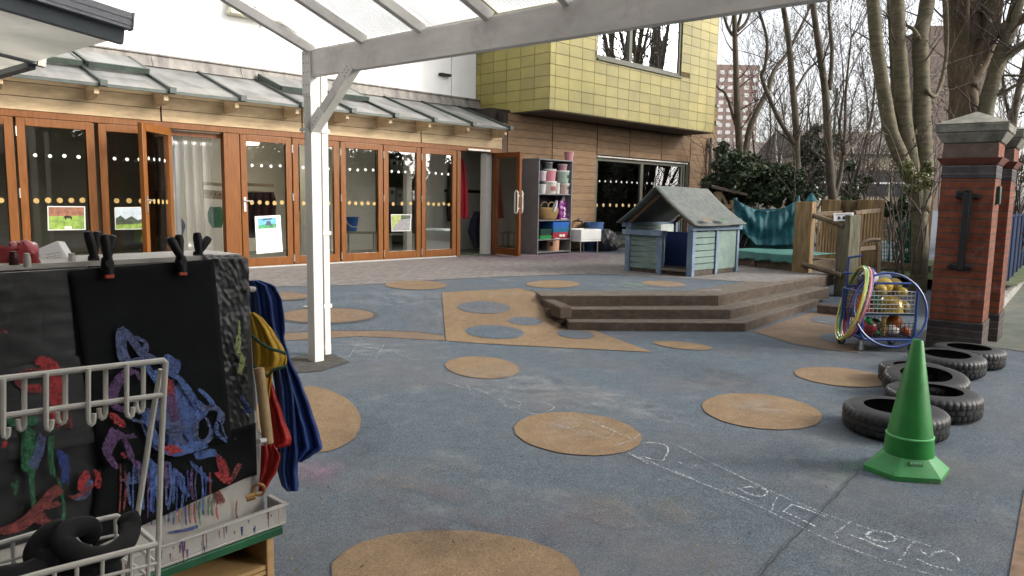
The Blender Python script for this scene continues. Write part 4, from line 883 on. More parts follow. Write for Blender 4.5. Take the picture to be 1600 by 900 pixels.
# ================================================================== storage shelf and its contents
M_GREY = mat('grey laminate', (.17, .165, .17), .5, .08, 4, dirt=(.21, .2, .2), dscale=5)
sx0, sx1, sy0, sy1 = 10.93, 11.98, 10.41, 10.89
zs = [T, .66, 1.06, 1.60, 2.27]
sh = thing('storage_shelf', (11.45, 10.65, T), 'tall open grey shelving unit full of tubs and trays against the boarded wall', 'shelf unit')
def sb(nm, *q, m_=M_GREY):
    b = MB(); b.box(*q); return b.build(nm, m_, sh, bevel=.003)
sb('side_panel', sx0, sx0+.03, sy0, sy1, T, 2.28); sb('side_panel', sx1-.03, sx1, sy0, sy1, T, 2.28); sb('top', sx0-.01, sx1+.01, sy0-.01, sy1, 2.281, 2.31)
sb('back_panel', sx0+.031, sx1-.031, sy1-.02, sy1, T+.02, 2.279, m_=mat('dark back board', (.045, .045, .048), .7))
for z in (.40, .66, 1.06, 1.60): sb('shelf', sx0+.031, sx1-.031, sy0+.01, sy1-.021, z-.025, z)
X = lambda px, y=10.5: at_y(px, 320, y).x
def tub(px, z, r, h, col, label, lidcol=(.66, .65, .62), y=10.58, mark=None, cat='tub', bucket=False, grp='plastic tubs on the shelf unit'):
    x = X(px, y); t = thing('tub' if not bucket else 'bucket', (x, y, z), label, cat, grp)
    b = MB(); b.lathe([(r*.86, 0), (r*.98, h*.86), (r*.98, h*.87)] if not bucket else [(r*.78, 0), (r, h), (r*1.04, h), (r*1.04, h-.02), (r*.97, h-.025), (r*.75, .01)], (x, y, z+.001), 20); b.build('body', mat('plastic %s' % str(col), col, .45, .06, 5), t)
    if not bucket: b = MB(); b.lathe([(r*1.05, h*.86), (r*1.06, h*.97), (r*.98, h), (0, h)], (x, y, z+.001), 20); b.build('lid', mat('pale lid', lidcol, .5, .04), t)
    if mark:
        b = MB(); a0 = math.radians(mark[1]); rr = r*1.0
        b.grid(lambda u, v: Vector((x+rr*math.cos(a0+(u-.5)*mark[2]), y+rr*math.sin(a0+(u-.5)*mark[2]), z+h*lerp(mark[3], mark[4], v))), 8, 2); b.build('label', mat('tub label %s' % str(mark[0]), mark[0], .6, .3, 40), t)
    return t
z4 = 1.60
DK = (.03, .03, .03)
tub(846, z4, .09, .19, (.60, .58, .57), 'pale tub at the left end of the lower tub row', grp=None); tub(857.5, z4, .155, .26, (.62, .55, .48), 'white lidded tub with red print in the lower tub row', mark=((.4, .12, .12), -100, .8, .25, .6), grp=None)
tub(869.5, z4, .065, .23, (.66, .64, .6), 'slim white container between two tubs', grp=None, cat='container'); tub(880, z4, .13, .23, (.50, .36, .33), 'dusky pink lidded tub with a dark oval mark, lower row', mark=(DK, -80, .6, .45, .7), grp=None)
tub(846, z4+.262, .09, .2, (.52, .42, .46), 'mauve tub at the left end of the upper tub row', grp=None); tub(857.5, z4+.262, .14, .25, (.58, .22, .26), 'pink lidded tub stacked in the upper tub row', grp=None)
tub(877.5, z4+.235, .15, .26, (.30, .42, .34), 'pale green lidded tub with a dark oval mark', mark=(DK, -78, .5, .4, .65), grp=None)
tub(855, z4+.514, .10, .14, (.10, .10, .11), 'dark grey tub on top of the pink tub', (.12, .12, .13), grp=None); tub(877, z4+.497, .11, .13, (.40, .22, .24), 'small dusky pink tub on top of the green tub', (.4, .22, .24), grp=None)
tub(865, .40, .15, .27, (.62, .33, .20), 'peach coloured lidded tub on the bottom shelf', mark=(DK, -150, .5, .4, .7), grp=None)
tub(887, 2.31, .105, .19, (.58, .27, .29), 'pink bucket standing on top of the shelf unit', bucket=True, cat='bucket', grp=None, y=10.6)
# basket
x = X(857.5, 10.56); c = Vector((x, 10.58, 1.06))
t = thing('basket', tuple(c), 'woven straw basket with loop handles', 'basket')
b = MB(); b.grid(lambda u, v: c+Vector((.25*(.8+.28*math.sin(v*1.9))*math.cos(u*2*PI), .15*(.8+.28*math.sin(v*1.9))*math.sin(u*2*PI), .002+.25*v)), 32, 10); b.build('body', mat('woven straw', (.40, .24, .09), .8, .4, 60, .8, 80, stretch=(1, 1, 3)), t, solid=.01, ang=180)
b = MB()
for sg in (-.1, .1): b.tube([c+Vector((.12*math.cos(a)+.0, sg, .23+.14*math.sin(a))) for a in [PI*i/10 for i in range(11)]], .009, 6)
b.build('handle', mat('straw handle', (.45, .30, .14), .8, .2, 40), t)
cloth('cloth', [(313, 868, 871), (322, 864, 871), (331, 862, 868)], 15.35, .02, 1, fabric('white cloth', (.6, .6, .58)), 'white cloth sticking out of the straw basket', 'cloth')
# purple bag
x0, x1 = X(876, 10.5), X(890.5, 10.5)
t = thing('compost_bag', ((x0+x1)/2, 10.56, 1.06), 'purple plastic sack with white lettering and a knotted top', 'bag')
b = MB(); b.grid(lambda u, v: Vector((lerp(x0, x1, .5)+(x1-x0)*.5*(1-.25*max(0, v-.8)/.2)*math.copysign(abs(math.cos(u*2*PI))**.5, math.cos(u*2*PI)), 10.58+.09*(1-.5*v)*math.copysign(abs(math.sin(u*2*PI))**.5, math.sin(u*2*PI))+.008*math.sin(v*20+u*9), 1.062+.40*v)), 32, 12); b.build('body', mat('purple plastic film', (.23, .02, .22), .35, .12, 8, .3, 30), t, ang=180)
b = MB(); xm_ = (x0+x1)/2
b.grid(lambda u, v: Vector((xm_+.10*(u-.5)*(1.2-.4*v)+.03*v, 10.56+.02*math.sin(u*9), 1.45+.10*v+.015*math.sin(u*7))), 8, 4); b.box(x1-.035, x1-.015, 10.47, 10.475, 1.08, 1.4); b.box(x0+.0, x1-.02, 10.475, 10.48, 1.066, 1.085); b.build('trim', mat('white film', (.66, .62, .66), .4, .05), t)
b = MB()
for (u, z0_, dz, du) in ((.30, 1.12, .03, .03), (.36, 1.16, .05, .02), (.28, 1.2, .03, .035), (.36, 1.25, .04, .02), (.30, 1.29, .035, .03), (.42, 1.16, .03, .015), (.42, 1.24, .05, .012), (.75, 1.14, .04, .02), (.8, 1.18, .02, .03)): xx = lerp(x0, x1, u); b.box(xx, xx+du, 10.478, 10.484, z0_, z0_+dz)
b.build('lettering', M_DOTW, t)
def tray(px0, px1, z, h, col, label):
    xa, xb = X(px0, 10.48), X(px1, 10.48); t = thing('tray', ((xa+xb)/2, 10.6, z), label, 'tray'); b = MB(); w2 = .02
    b.box(xa, xb, 10.45, 10.84, z, z+.012); b.hexa([(xa, 10.45, z+.0121), (xb, 10.45, z+.0121), (xb, 10.462, z+.0121), (xa, 10.462, z+.0121)], [(xa-w2, 10.43, z+h), (xb+w2, 10.43, z+h), (xb+w2, 10.445, z+h), (xa-w2, 10.445, z+h)])
    b.box(xa-.01, xa+.002, 10.463, 10.83, z+.013, z+h); b.box(xb-.002, xb+.01, 10.463, 10.83, z+.013, z+h); b.box(xa, xb, 10.831, 10.84, z+.013, z+h)
    o = b.build('body', mat('tray %s' % str(col), col, .35, .06), t, bevel=.003); return t, xa, xb
tray(843.5, 861, .66, .075, (.03, .30, .08), 'bright green shallow tray on the third shelf'); t, xa, xb = tray(863.5, 885.5, .66, .13, (.36, .03, .05), 'red tray with white labels under the blue trays')
b = MB(); b.box(lerp(xa, xb, .40), lerp(xa, xb, .58), 10.425, 10.431, .70, .75); b.box(lerp(xa, xb, .62), lerp(xa, xb, .78), 10.425, 10.431, .70, .75); b.build('label', M_DOTW, t)
tray(863.5, 887, .792, .10, (.03, .16, .30), 'teal blue tray between the red tray and the top blue tray'); tray(863.5, 888.5, .893, .12, (.03, .14, .48), 'bright blue tray on top of the tray stack'); tray(844, 860, .737, .13, (.015, .05, .035), 'dark green tray stacked behind the bright green tray')
# ---------- sink, barrel, bag
a0, a1 = at_z(901, 395.5, T), at_z(931, 394.5, T)
sx_ = X(893.5, 10.4); ex_ = X(931, 10.4); szb, szt = zv(903, 378, sx_+.15, 10.25), zv(903, 358.5, sx_+.15, 10.25)
t = thing('sink', ((sx_+ex_)/2, 10.5, T), 'white rectangular butler sink on thin metal legs', 'sink')
b = MB(); y0, y1 = 10.22, 10.72; xa, xb = sx_+.12, ex_
b.box(xa, xb, y0, y1, szb, szb+.04)
for q in ((xa, xb, y0, y0+.04), (xa, xb, y1-.04, y1), (xa, xa+.04, y0+.0401, y1-.0401), (xb-.04, xb, y0+.0401, y1-.0401)): b.box(*q, szb+.0401, szt)
b.build('basin', mat('white glazed sink', (.74, .73, .70), .25, .03), t, bevel=.012, seg=2)
for x in (xa+.05, xb-.06):
    for y in (y0+.05, y1-.05): b = MB(); b.tube([(x, y, T), (x, y, szb)], .014, 8); b.build('leg', M_STEEL, t)
c = Vector((X(900, 10.9), 10.9, zv(900, 345, X(900, 10.9), 10.9))); t = thing('tap', tuple(c), 'black wall tap above the white sink', 'tap')
b = MB(); b.tube([c+Vector((0, .02, 0)), c+Vector((0, -.1, 0)), c+Vector((.03, -.16, -.01)), c+Vector((.04, -.17, -.08))], .018, 8); b.tube([c+Vector((-.04, -.09, .05)), c+Vector((.06, -.09, .05))], .012, 8); b.tube([c+Vector((0, -.09, 0)), c+Vector((0, -.09, .06))], .012, 8); b.build('spout', mat('black metal', (.02, .02, .02), .4), t)
c = at_z(927, 391, T); c = Vector((at_y(926, 330, 10.66).x+.06, 10.66, T)); hz_ = zv(926, 347, c.x, c.y)-T
t = thing('barrel', tuple(c), 'blue plastic barrel standing behind the white sink', 'barrel')
b = MB(); r = .215; b.lathe([(r*.93, 0), (r, .05), (r*1.0, hz_*.45), (r*1.02, hz_*.5), (r, hz_*.55), (r, hz_*.93), (r*1.05, hz_*.95), (r*1.05, hz_), (r*.97, hz_), (r*.95, hz_*.9), (r*.9, .03)], c, 28); b.build('body', mat('blue barrel plastic', (.035, .10, .25), .5, .12, 5), t)
b = MB(); b.box(c.x-.245, c.x-.21, c.y-.06, c.y+.02, hz_+T-.07, hz_+T-.0); b.build('handle', mat('blue barrel plastic', (.035, .10, .25), .5), t)
c = at_z(955, 393.5, T)+Vector((.1, .25, 0)); b = MB()
def bagf(u, v):
    th = u*2*PI; ph = PI*v; r = .34+.045*math.sin(3*th+1+4*v)+.03*math.sin(7*th+ph*3)+.02*math.sin(11*th-ph*5); z = .44*(1-math.cos(PI*(1-v)))/2*(1+.15*math.sin(2*th+.6)); rr = r*math.sin(ph)**.55*(1-.25*(1-v))
    return c+Vector((rr*math.cos(th)*1.15, rr*math.sin(th)*.8, max(0.002, z)))
b.grid(bagf, 40, 18)
tag(b.build('rubbish_bag', mat('black bin bag plastic', (.012, .012, .014), .28, .1, 8, .5, 24), org=tuple(c), ang=180), 'black plastic rubbish bag slumped between the blue barrel and the playhouse', 'bag')
# ================================================================== sandpit with covers, net
M_RAW = mat('brown fence timber', (.17, .115, .06), .85, .25, 4, .4, 40, stretch=(4, 4, .7), dirt=(.16, .12, .08), dscale=2)
M_POSTM = mat('yellowed post timber', (.25, .165, .075), .85, .25, 4, .4, 30, stretch=(4, 4, .6), dirt=(.22, .13, .09), dscale=2.2)
M_DIRTW = mat('grubby planed timber', (.15, .105, .065), .85, .25, 6, .3, 40)
sA, sB = at_z(1143, 413, T), at_z(1241, 424, T)
sd_ = (sB-sA).normalized(); sn = Vector((-sd_.y, sd_.x, 0))
if sn.dot(Vector((1, 0, 0))) < 0: sn = -sn
t = thing('sandpit', tuple((sA+sB)/2), 'low timber sandpit box topped with a turquoise cover', 'sandpit'); Ls = (sB-sA).length
def sp(a, c, z): return sA+sd_*a+sn*c+ZV*z
b = MB(); b.hexa([sp(0, 0, 0), sp(Ls, 0, 0), sp(Ls, 1.2, 0), sp(0, 1.2, 0)], [sp(0, 0, .17), sp(Ls, 0, .17), sp(Ls, 1.2, .17), sp(0, 1.2, .17)]); b.build('box', M_DIRTW, t, bevel=.006)
for a in (.36*Ls, Ls-.08): b = MB(); b.hexa([sp(a, -.05, 0), sp(a+.07, -.05, 0), sp(a+.07, -.003, 0), sp(a, -.003, 0)], [sp(a, -.05, .15), sp(a+.07, -.05, .15), sp(a+.07, -.003, .15), sp(a, -.003, .15)]); b.build('stub_post', M_DIRTW, t, bevel=.006)
def cov(u, v):
    if v < .45: k = v/.45; return sp(Ls*u, -.055-.012*math.sin(u*17), lerp(.135+.012*math.sin(u*23)+.01*math.sin(u*51), .275, k))
    k = (v-.45)/.55; return sp(Ls*u, -.05+k*1.1, .28+.01*math.sin(u*9+k*4))
b = MB(); b.grid(cov, 40, 12); b.build('cover', mat('turquoise painted cover', (.09, .27, .235), .6, .1, 5, .2, 40, dirt=(.17, .32, .27), dscale=4), t, solid=.012, ang=50)
def net(u, v):
    sag = 4*u*(1-u); top = lerp(313, 308, u)+30*sag**1.1 if True else 0
    ytop = 311+ (34*sag if .08 < u < .92 else 34*sag)*.55; ybot = lerp(352, 383, min(1, u*3))
    y = lerp(ytop, ybot, v); fold = .05*math.sin(v*9-sag*6)*.9+.03*math.sin(u*23+v*4)+.015*math.sin(u*61)
    return dep(lerp(1149, 1247, u)-(3*math.sin(v*6) if u < .1 else 0), y, 13.9+fold+.1*v*0)
b = MB(); b.grid(net, 70, 34); c = dep(1200, 383, 13.9)
o = b.build('debris_net', mat('teal debris netting', (.006, .085, .105), .75, .2, 9, .3, 200, dirt=(.03, .2, .22), dscale=6), org=tuple(c), solid=.008, ang=180); tag(o, 'teal netting draped in swags over a rail behind the sandpit', 'netting')
b = MB(); b.bar(dep(1150, 329, 14.05), dep(1250, 328, 14.05), .03, .05); b.tube([dep(1149, 309, 14.0), dep(1151, 395, 14.05)], .035, 8); b.tube([dep(1247, 306, 14.0), dep(1247, 395, 14.05)], .035, 8)
b.bar(dep(1151, 329, 14.12), dep(1249, 329, 14.12), .01, .03)
bk = MB(); bk.prism([dep(1151, 331, 14.12), dep(1249, 330, 14.12), dep(1249, 400, 14.12), dep(1151, 402, 14.12)], CF*.02)
o = b.build('netting_support', mat('teal painted rail', (.015, .10, .13), .6), org=tuple(c)); tag(o, 'teal rail on two poles that holds up the draped netting', 'support')
o = bk.build('screen', mat('dark teal mesh screen', (.008, .10, .115), .8, .3, 30), org=tuple(c), smooth=False); tag(o, 'flat dark teal screen behind the draped netting', 'screen')
b = MB(); cc = dep(1268, 307, 12.7)
b.grid(lambda u, v: cc+Vector((.10*math.cos(u*2*PI)*(.15+v)*.9, .10*math.sin(u*2*PI)*(.15+v)*.9, .06-.15*v+.01*math.sin(u*25)*v)), 24, 8); tag(b.build('net_bundle', mat('teal debris netting', (.006, .085, .105)), org=tuple(cc), ang=180, solid=.006), 'small teal net cap bunched over the thick timber post', 'netting')
# dark lean-to beside the building corner
t = thing('lean_to', tuple(dep(1140, 345, 15.5)), 'old dark timber lean-to at the corner of the building', 'lean-to')
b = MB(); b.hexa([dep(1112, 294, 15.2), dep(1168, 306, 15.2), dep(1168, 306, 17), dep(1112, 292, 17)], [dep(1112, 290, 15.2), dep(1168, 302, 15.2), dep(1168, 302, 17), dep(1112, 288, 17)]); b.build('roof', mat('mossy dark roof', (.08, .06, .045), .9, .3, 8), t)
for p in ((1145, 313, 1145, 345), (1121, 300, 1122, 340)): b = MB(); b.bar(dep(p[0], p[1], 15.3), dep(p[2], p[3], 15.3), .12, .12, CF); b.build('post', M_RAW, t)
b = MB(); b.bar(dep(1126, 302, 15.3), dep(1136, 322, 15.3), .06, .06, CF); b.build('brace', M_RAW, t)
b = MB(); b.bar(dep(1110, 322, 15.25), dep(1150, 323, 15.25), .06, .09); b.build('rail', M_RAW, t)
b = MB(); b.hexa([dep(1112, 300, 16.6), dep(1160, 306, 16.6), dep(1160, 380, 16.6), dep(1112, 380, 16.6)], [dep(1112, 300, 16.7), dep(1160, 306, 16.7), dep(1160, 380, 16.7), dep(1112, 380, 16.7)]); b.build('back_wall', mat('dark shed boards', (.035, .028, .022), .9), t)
c = dep(1155, 360, 14.4); b = MB(); b.grid(lambda u, v: dep(lerp(1148, 1172, u), lerp(350, 388, v), 14.0+.06*math.sin(u*14+v*9)), 14, 14); tag(b.build('tarpaulin', mat('black bin bag plastic', (.012, .012, .014)), org=tuple(c), ang=180, solid=.01), 'crumpled black plastic sheet beside the playhouse and netting', 'sheet')
# ================================================================== gate pillars
M_BRICK = brickmat('red brick', (.205, .064, .033), (.150, .043, .024), (.085, .06, .05), .22, .075, .009, rot=(PI/2, 0, 0), stain=(.36, .20, .17))
def pillar(org, label, hinge=False):
    """square brick pier; org = near right corner of its front; front runs along -BV"""
    W_ = .47; base = Vector((org[0], org[1], 0)); cen = base-BV*W_/2+QB*W_/2
    ang = math.atan2(QB.y, QB.x)
    t = thing('gate_pillar', (cen.x, cen.y, 0), label, 'gate pillar', rz=ang)
    h = W_/2
    def blk(nm, m_, z0, z1, e=0, e2=None, bv=.004, par=None):
        e2 = e if e2 is None else e2; b = MB(); a, c = h+e, h+e2
        b.hexa([(-a, -a, z0), (a, -a, z0), (a, a, z0), (-a, a, z0)], [(-c, -c, z1), (c, -c, z1), (c, c, z1), (-c, c, z1)]); return b.build(nm, m_, par or t, local=True, bevel=bv)
    dark = brickmat('dark plinth brick', (.05, .04, .04), (.075, .058, .052), (.11, .09, .08), .115, .075, .007, rot=(PI/2, 0, 0), stain=(.36, .33, .31)) if 'dpl' not in MATS else MATS['dpl']; MATS['dpl'] = dark
    slate = brickmat('slate blue brick', (.055, .05, .055), (.075, .066, .068), (.13, .12, .11), .22, .075, .006, rot=(PI/2, 0, 0), stain=(.13, .13, .11)) if 'slb' not in MATS else MATS['slb']; MATS['slb'] = slate
    head = brickmat('red header brick', (.22, .068, .035), (.17, .05, .028), (.14, .1, .08), .118, .16, .006, rot=(PI/2, 0, 0), off=(0, .06, 0), offset=0) if 'hdr' not in MATS else MATS['hdr']; MATS['hdr'] = head
    stone = mat('lichened stone cap', (.22, .21, .175), .9, .25, 7, .5, 60, col2=(.09, .09, .07), dirt=(.06, .06, .05), dscale=3)
    blk('plinth', dark, 0, .31, .012); blk('shaft', M_BRICK, .312, 1.75); blk('band', slate, 1.752, 1.885, .001)
    blk('moulding', mat('red terracotta', (.14, .042, .026), .8, .2, 8), 1.887, 1.955, .004, .05); blk('header_course', head, 1.957, 2.10, .004)
    blk('cap_mould', stone, 2.102, 2.20, .012, .07, .01); blk('cap', stone, 2.202, 2.285, .075, .085, .012)
    b = MB(); a = h+.092; b.add([(-a, -a, 2.287), (a, -a, 2.287), (a, a, 2.287), (-a, a, 2.287), (0, 0, 2.43)], [(3, 2, 1, 0), (0, 1, 4), (1, 2, 4), (2, 3, 4), (3, 0, 4)]); b.build('cap_top', stone, t, local=True, bevel=.01)
    if hinge:
        iron = mat('black iron', (.012, .012, .014), .5, .2, 12)
        b = MB(); x = -h-.012       # front face is local -x
        yc = -.06+.05; b.box(x-.03, x+.012, yc-.11, yc+.10, 1.555, 1.60); b.box(x-.02, x+.012, yc-.10, yc+.12, .845, .89)
        b.box(x-.05, x-.015, yc-.03, yc+.03, .84, 1.62); hg = b.build('gate_hinge', iron, t, local=True, bevel=.005)
        b = MB(); b.tube([(x-.06, yc-.045, 1.15), (x-.06, yc-.045, 1.63), (x-.06, yc+.01, 1.63)], .009, 6); b.box(x-.045, x+.0, yc-.02, yc+.09, 1.602, 1.63)
        for (yy, zz) in ((yc-.09, .867), (yc+.1, .867), (yc-.09, 1.578), (yc+.085, 1.578)): b.lathe([(.018, 0), (.014, .03), (0, .032)], (x-.02, yy, zz), 8, ax=(Vector((0, 1, 0)), Vector((0, 0, 1)), Vector((-1, 0, 0))))
        b.build('bracket', iron, t, local=True)
        b = MB(); b.box(-h+.1, -h+.2, -h-.03, -h, 1.42, 1.62) if False else None
        b.box(-.1, .02, -h-.035, -h-.002, 1.50, 1.68); b.build('lamp_box', mat('dark green metal', (.02, .05, .03), .5), t, local=True, bevel=.004)
    return t
pillar((8.464, 1.881), 'near red brick gate pillar with stone cap and black iron gate hinge', True)
pillar((9.36, 1.935), 'far red brick gate pillar half hidden behind the near one')
# blue gate beyond the pillars and its kerb
k0, k1 = at_z(1545, 484), at_z(1640, 412)
t = thing('metal_gate', tuple(at_z(1585, 445)), 'dark blue metal gate panel seen past the far brick pillar', 'gate')
M_BLUEG = mat('dark blue gate paint', (.004, .014, .045), .9, .15, 4, spec=.2)
gA, gB = at_z(1574, 455), at_z(1640, 410); gA = Vector((11.2, 2.52, 0)); gB = Vector((20, 3.72, 0)); gd = (gB-gA).normalized()
b = MB(); b.bar(gA+ZV*.75, gB+ZV*.75, .02, 1.1); b.build('panel', M_BLUEG, t)
for k in range(0, 9): p = gA+gd*k; b = MB(); b.tube([p, p+ZV*1.35], .035, 8); b.build('post', M_BLUEG, t)
b = MB(); b.bar(gA+ZV*1.33, gB+ZV*1.33, .04, .04); b.build('top_rail', M_BLUEG, t)
b = MB(); kd = gd; kn = Vector((gd.y, -gd.x, 0)); b.bar(gA+kn*.05-gd*1.2+ZV*.06, gB+kn*.05+ZV*.06, .22, .13); struct(b.build('kerb', mat('weathered concrete kerb', (.27, .26, .235), .9, .2, 6, .3, 60), bevel=.012))
# ================================================================== fences by the steps
P1 = at_z(1254, 426, T)+Vector((.08, .05, 0)); P2 = at_z(1320, 453, .1)
def post(nm, label, c, w_, z0, z1, rz, m_=M_RAW, px=None):
    b = MB(); b.box(-w_/2, w_/2, -w_/2, w_/2, 0, z1-z0); o = b.build(nm, m_, local=True, bevel=.012, seg=2); o.location = (c.x, c.y, z0); o.rotation_euler = (0, 0, rz); WL[o.name] = (c.x, c.y, z0); return tag(o, label, 'post')
post('timber_post', 'thick square timber post at the end of the sandpit with a stained face', P1, .27, T-.02, zv(1254, 315, P1.x, P1.y), math.radians(10), M_POSTM)
post('timber_post', 'thick dark green stained timber post that carries the white sign', P2, .24, .0, zv(1320, 336, P2.x, P2.y), math.radians(-22), mat('green stained timber', (.13, .12, .075), .9, .3, 4, .4, 30, stretch=(4, 4, .6), dirt=(.075, .09, .05), dscale=1.5))
t = thing('handrail', tuple(P2), 'two round wooden handrails sloping beside the timber steps', 'handrail')
for (a, c) in (((1259, 333), (1318, 353)), ((1254, 413), (1314, 430))):
    p = on_plane(*a, P1-CF*.18, CF); q = on_plane(*c, P2-CF*.16, CF); b = MB(); b.tube([p, p.lerp(q, .5)+ZV*.004, q], .042, 10); b.build('rail', M_DIRTW, t)
# white sign
c = P2-CF*.20; q = [on_plane(x, y, c, CF) for x, y in ((1303, 333), (1334, 332), (1334, 345), (1303, 345.5))]
b = MB(); b.prism(q, CF*.012); o = b.build('sign', mat('white sign board', (.74, .74, .72), .5, .02), org=tuple(q[3]), smooth=False); tag(o, 'small white sign with dark marks on the green stained post', 'sign')
b = MB()
for (u0, u1) in ((.18, .33), (.43, .63), (.68, .76), (.78, .86)):
    v0, v1 = .42, .80; P = lambda u, v: q[0].lerp(q[1], u).lerp(q[3].lerp(q[2], u), v)-CF*.003
    b.add([P(u0, v0), P(u1, v0), P(u1, v1), P(u0, v1)], [(0, 1, 2, 3)])
for v in (.12, .24): b.add([P(.08, v), P(.9, v), P(.9, v+.05), P(.08, v+.05)], [(0, 1, 2, 3)])
b.build('lettering', mat('dark print', (.02, .022, .05), .6), o, smooth=False)
def paling(label, a, c, D0, D1, y0a, y0c, y1a, y1c, n, extra=None):
    """picket fence between two picture columns; rails along the top and bottom"""
    t = thing('paling_fence', tuple(dep((a+c)/2, (y1a+y1c)/2, (D0+D1)/2)), label, 'fence')
    for i in range(n):
        u = (i+.5)/n; x = lerp(a, c, u); D = lerp(D0, D1, u); b = MB(); p, q = dep(x, lerp(y1a, y1c, u), D), dep(x, lerp(y0a, y0c, u), D); q.x, q.y = p.x, p.y
        b.bar(p, q, .030, .030, CF); b.build('paling', M_POSTM, t)
    for yy0, yy1, w_ in ((y0a-2, y0c-2, .09), (y1a-6, y1c-6, .08)): b = MB(); b.bar(dep(a-1, yy0, D0-.05), dep(c+1, yy1, D1-.05), .07, w_); b.build('rail', M_DIRTW, t, bevel=.01)
paling('wooden paling fence with thin pickets right behind the sloping handrails', 1272, 1313, 13.6, 14.2, 337, 335, 421, 412, 9)
paling('wooden paling fence right of the white sign', 1336, 1375, 13.6, 14.2, 335, 331, 396, 392, 8)
post('timber_post', 'tall timber post directly behind the paling fence, left of three', dep(1298, 330, 14.8), .26, .2, dep(1298, 312, 14.8).z, .9, M_POSTM)
post('timber_post', 'tall timber post rising behind the white sign, middle of three', dep(1327, 330, 14.9), .32, .2, dep(1327, 313, 14.9).z, .9)
post('timber_post', 'tall timber post right of the white sign, right of three', dep(1360, 330, 14.6), .36, .2, dep(1360, 312, 14.6).z, .9, M_POSTM)
t = thing('grab_rail', tuple(dep(1355, 430, 11.9)), 'low curved wooden grab rail between the steps and the toy cart', 'rail')
b = MB(); p = dep(1339, 450, 11.9); b.bar(Vector((p.x, p.y, 0.0)), dep(1339, 382, 11.9), .09, .09, CF); b.build('post', M_RAW, t, bevel=.008)
b = MB(); b.tube([dep(1341, 385, 11.85), dep(1350, 378, 11.85), dep(1362, 374.5, 11.85), dep(1375, 375, 11.85)], .032, 8); b.build('rail', M_DIRTW, t)
b = MB(); p = dep(1373, 440, 12.1); b.bar(Vector((p.x, p.y, 0.0)), dep(1373, 377, 12.1), .06, .06, CF); b.build('post', M_RAW, t)
b = MB(); p, q = dep(1373, 412, 14.6), dep(1442, 414, 14.6); m_ = mat('green mesh wire', (.01, .12, .06), .6)
for i in range(17): x = lerp(1373, 1442, i/16); b.bar(dep(x, 414, 14.6), dep(x, 344, 14.6), .012, .012, CF)
for i in range(12): y = lerp(344, 412, i/11); b.bar(dep(1373, y, 14.6), dep(1442, y, 14.6), .012, .012, ZV)
tag(b.build('mesh_fence', m_, org=tuple(p), smooth=False), 'green wire mesh fence panel in front of dark ivy', 'fence')
b = MB(); b.bar(dep(1374, 412, 14.4), dep(1450, 420, 14.4), .2, .12); tag(b.build('log_edging', M_DIRTW, org=tuple(p)), 'low timber edging under the green mesh fence', 'edging')
post('timber_post', 'short weathered post in the ivy left of the near brick pillar', dep(1440, 330, 15.5), .3, .2, dep(1436, 300, 15.5).z, .9, M_POSTM)
# ================================================================== toy cart
M_CART = mat('blue tube paint', (.03, .075, .26), .4, .08, 5)
M_WIREG = mat('galvanised wire', (.45, .45, .44), .4, .1, 5, metal=.5)
K0 = Vector((7.60, 2.72, 0)); KX = Vector((.73, -.683, 0)); KY = Vector((.683, .73, 0))
kc = thing('toy_cart', tuple(K0), 'blue wheeled wire cart full of balls and toys beside the near brick pillar', 'cart')
k3 = lambda a, c, z: K0+KX*a+KY*c+ZV*z
CW, CD = .54, .44
def rrect(c, z0, z1, a0, a1, r=.05, tilt=.0):
    P = []
    for (cx, cz, s) in ((a0+r, z1-r, PI/2), (a0+r, z0+r, PI), (a1-r, z0+r, 1.5*PI), (a1-r, z1-r, 0)):
        for i in range(5): a = s+i*PI/8; P.append(k3(cx+r*math.cos(a), c+tilt*(cz+r*math.sin(a)), cz+r*math.sin(a)))
    return P
for c in (0, CD):
    b = MB(); b.tube(rrect(c, .13, .70 if c == 0 else .62, 0, CW), .013, 8, closed=True); b.build('end_frame', M_CART, kc)
b = MB()
for z in (.15, .60):
    for a in (.0, CW): b.tube([k3(a, 0, z), k3(a, CD, z)], .010, 8)
b.tube([k3(-.02, CD, .76), k3(CW*1.0, CD, .73)], .012, 8); b.tube([k3(.03, CD, .15), k3(.03, CD, .92)], .013, 8); b.tube([k3(.03, CD, .92), k3(.12, CD-.1, .95)], .012, 8)
b.build('side_rail', M_CART, kc)
def wire(nm, c, z0, z1, na, nz, m_):
    b = MB()
    for i in range(na+1): a = lerp(.02, CW-.02, i/na); b.tube([k3(a, c, z0), k3(a, c, z1)], .0035, 5, cap=False)
    for i in range(nz+1): z = lerp(z0, z1, i/nz); b.tube([k3(.015, c, z), k3(CW-.015, c, z)], .0035, 5, cap=False)
    b.build(nm, m_, kc)
wire('wire_panel', .004, .40, .62, 12, 5, M_WIREG); wire('wire_panel', .004, .15, .30, 12, 4, M_GAP); wire('wire_panel', CD-.005, .15, .62, 12, 10, M_WIREG)
b = MB(); b.hexa([k3(.01, .01, .125), k3(CW-.01, .01, .125), k3(CW-.01, CD-.01, .125), k3(.01, CD-.01, .125)], [k3(.01, .01, .145), k3(CW-.01, .01, .145), k3(CW-.01, CD-.01, .145), k3(.01, CD-.01, .145)]); b.hexa([k3(.01, .015, .375), k3(CW-.01, .015, .375), k3(CW-.01, CD-.015, .375), k3(.01, CD-.015, .375)], [k3(.01, .015, .39), k3(CW-.01, .015, .39), k3(CW-.01, CD-.015, .39), k3(.01, CD-.015, .39)]); b.build('shelf', mat('dark blue shelf', (.02, .04, .10), .6), kc)
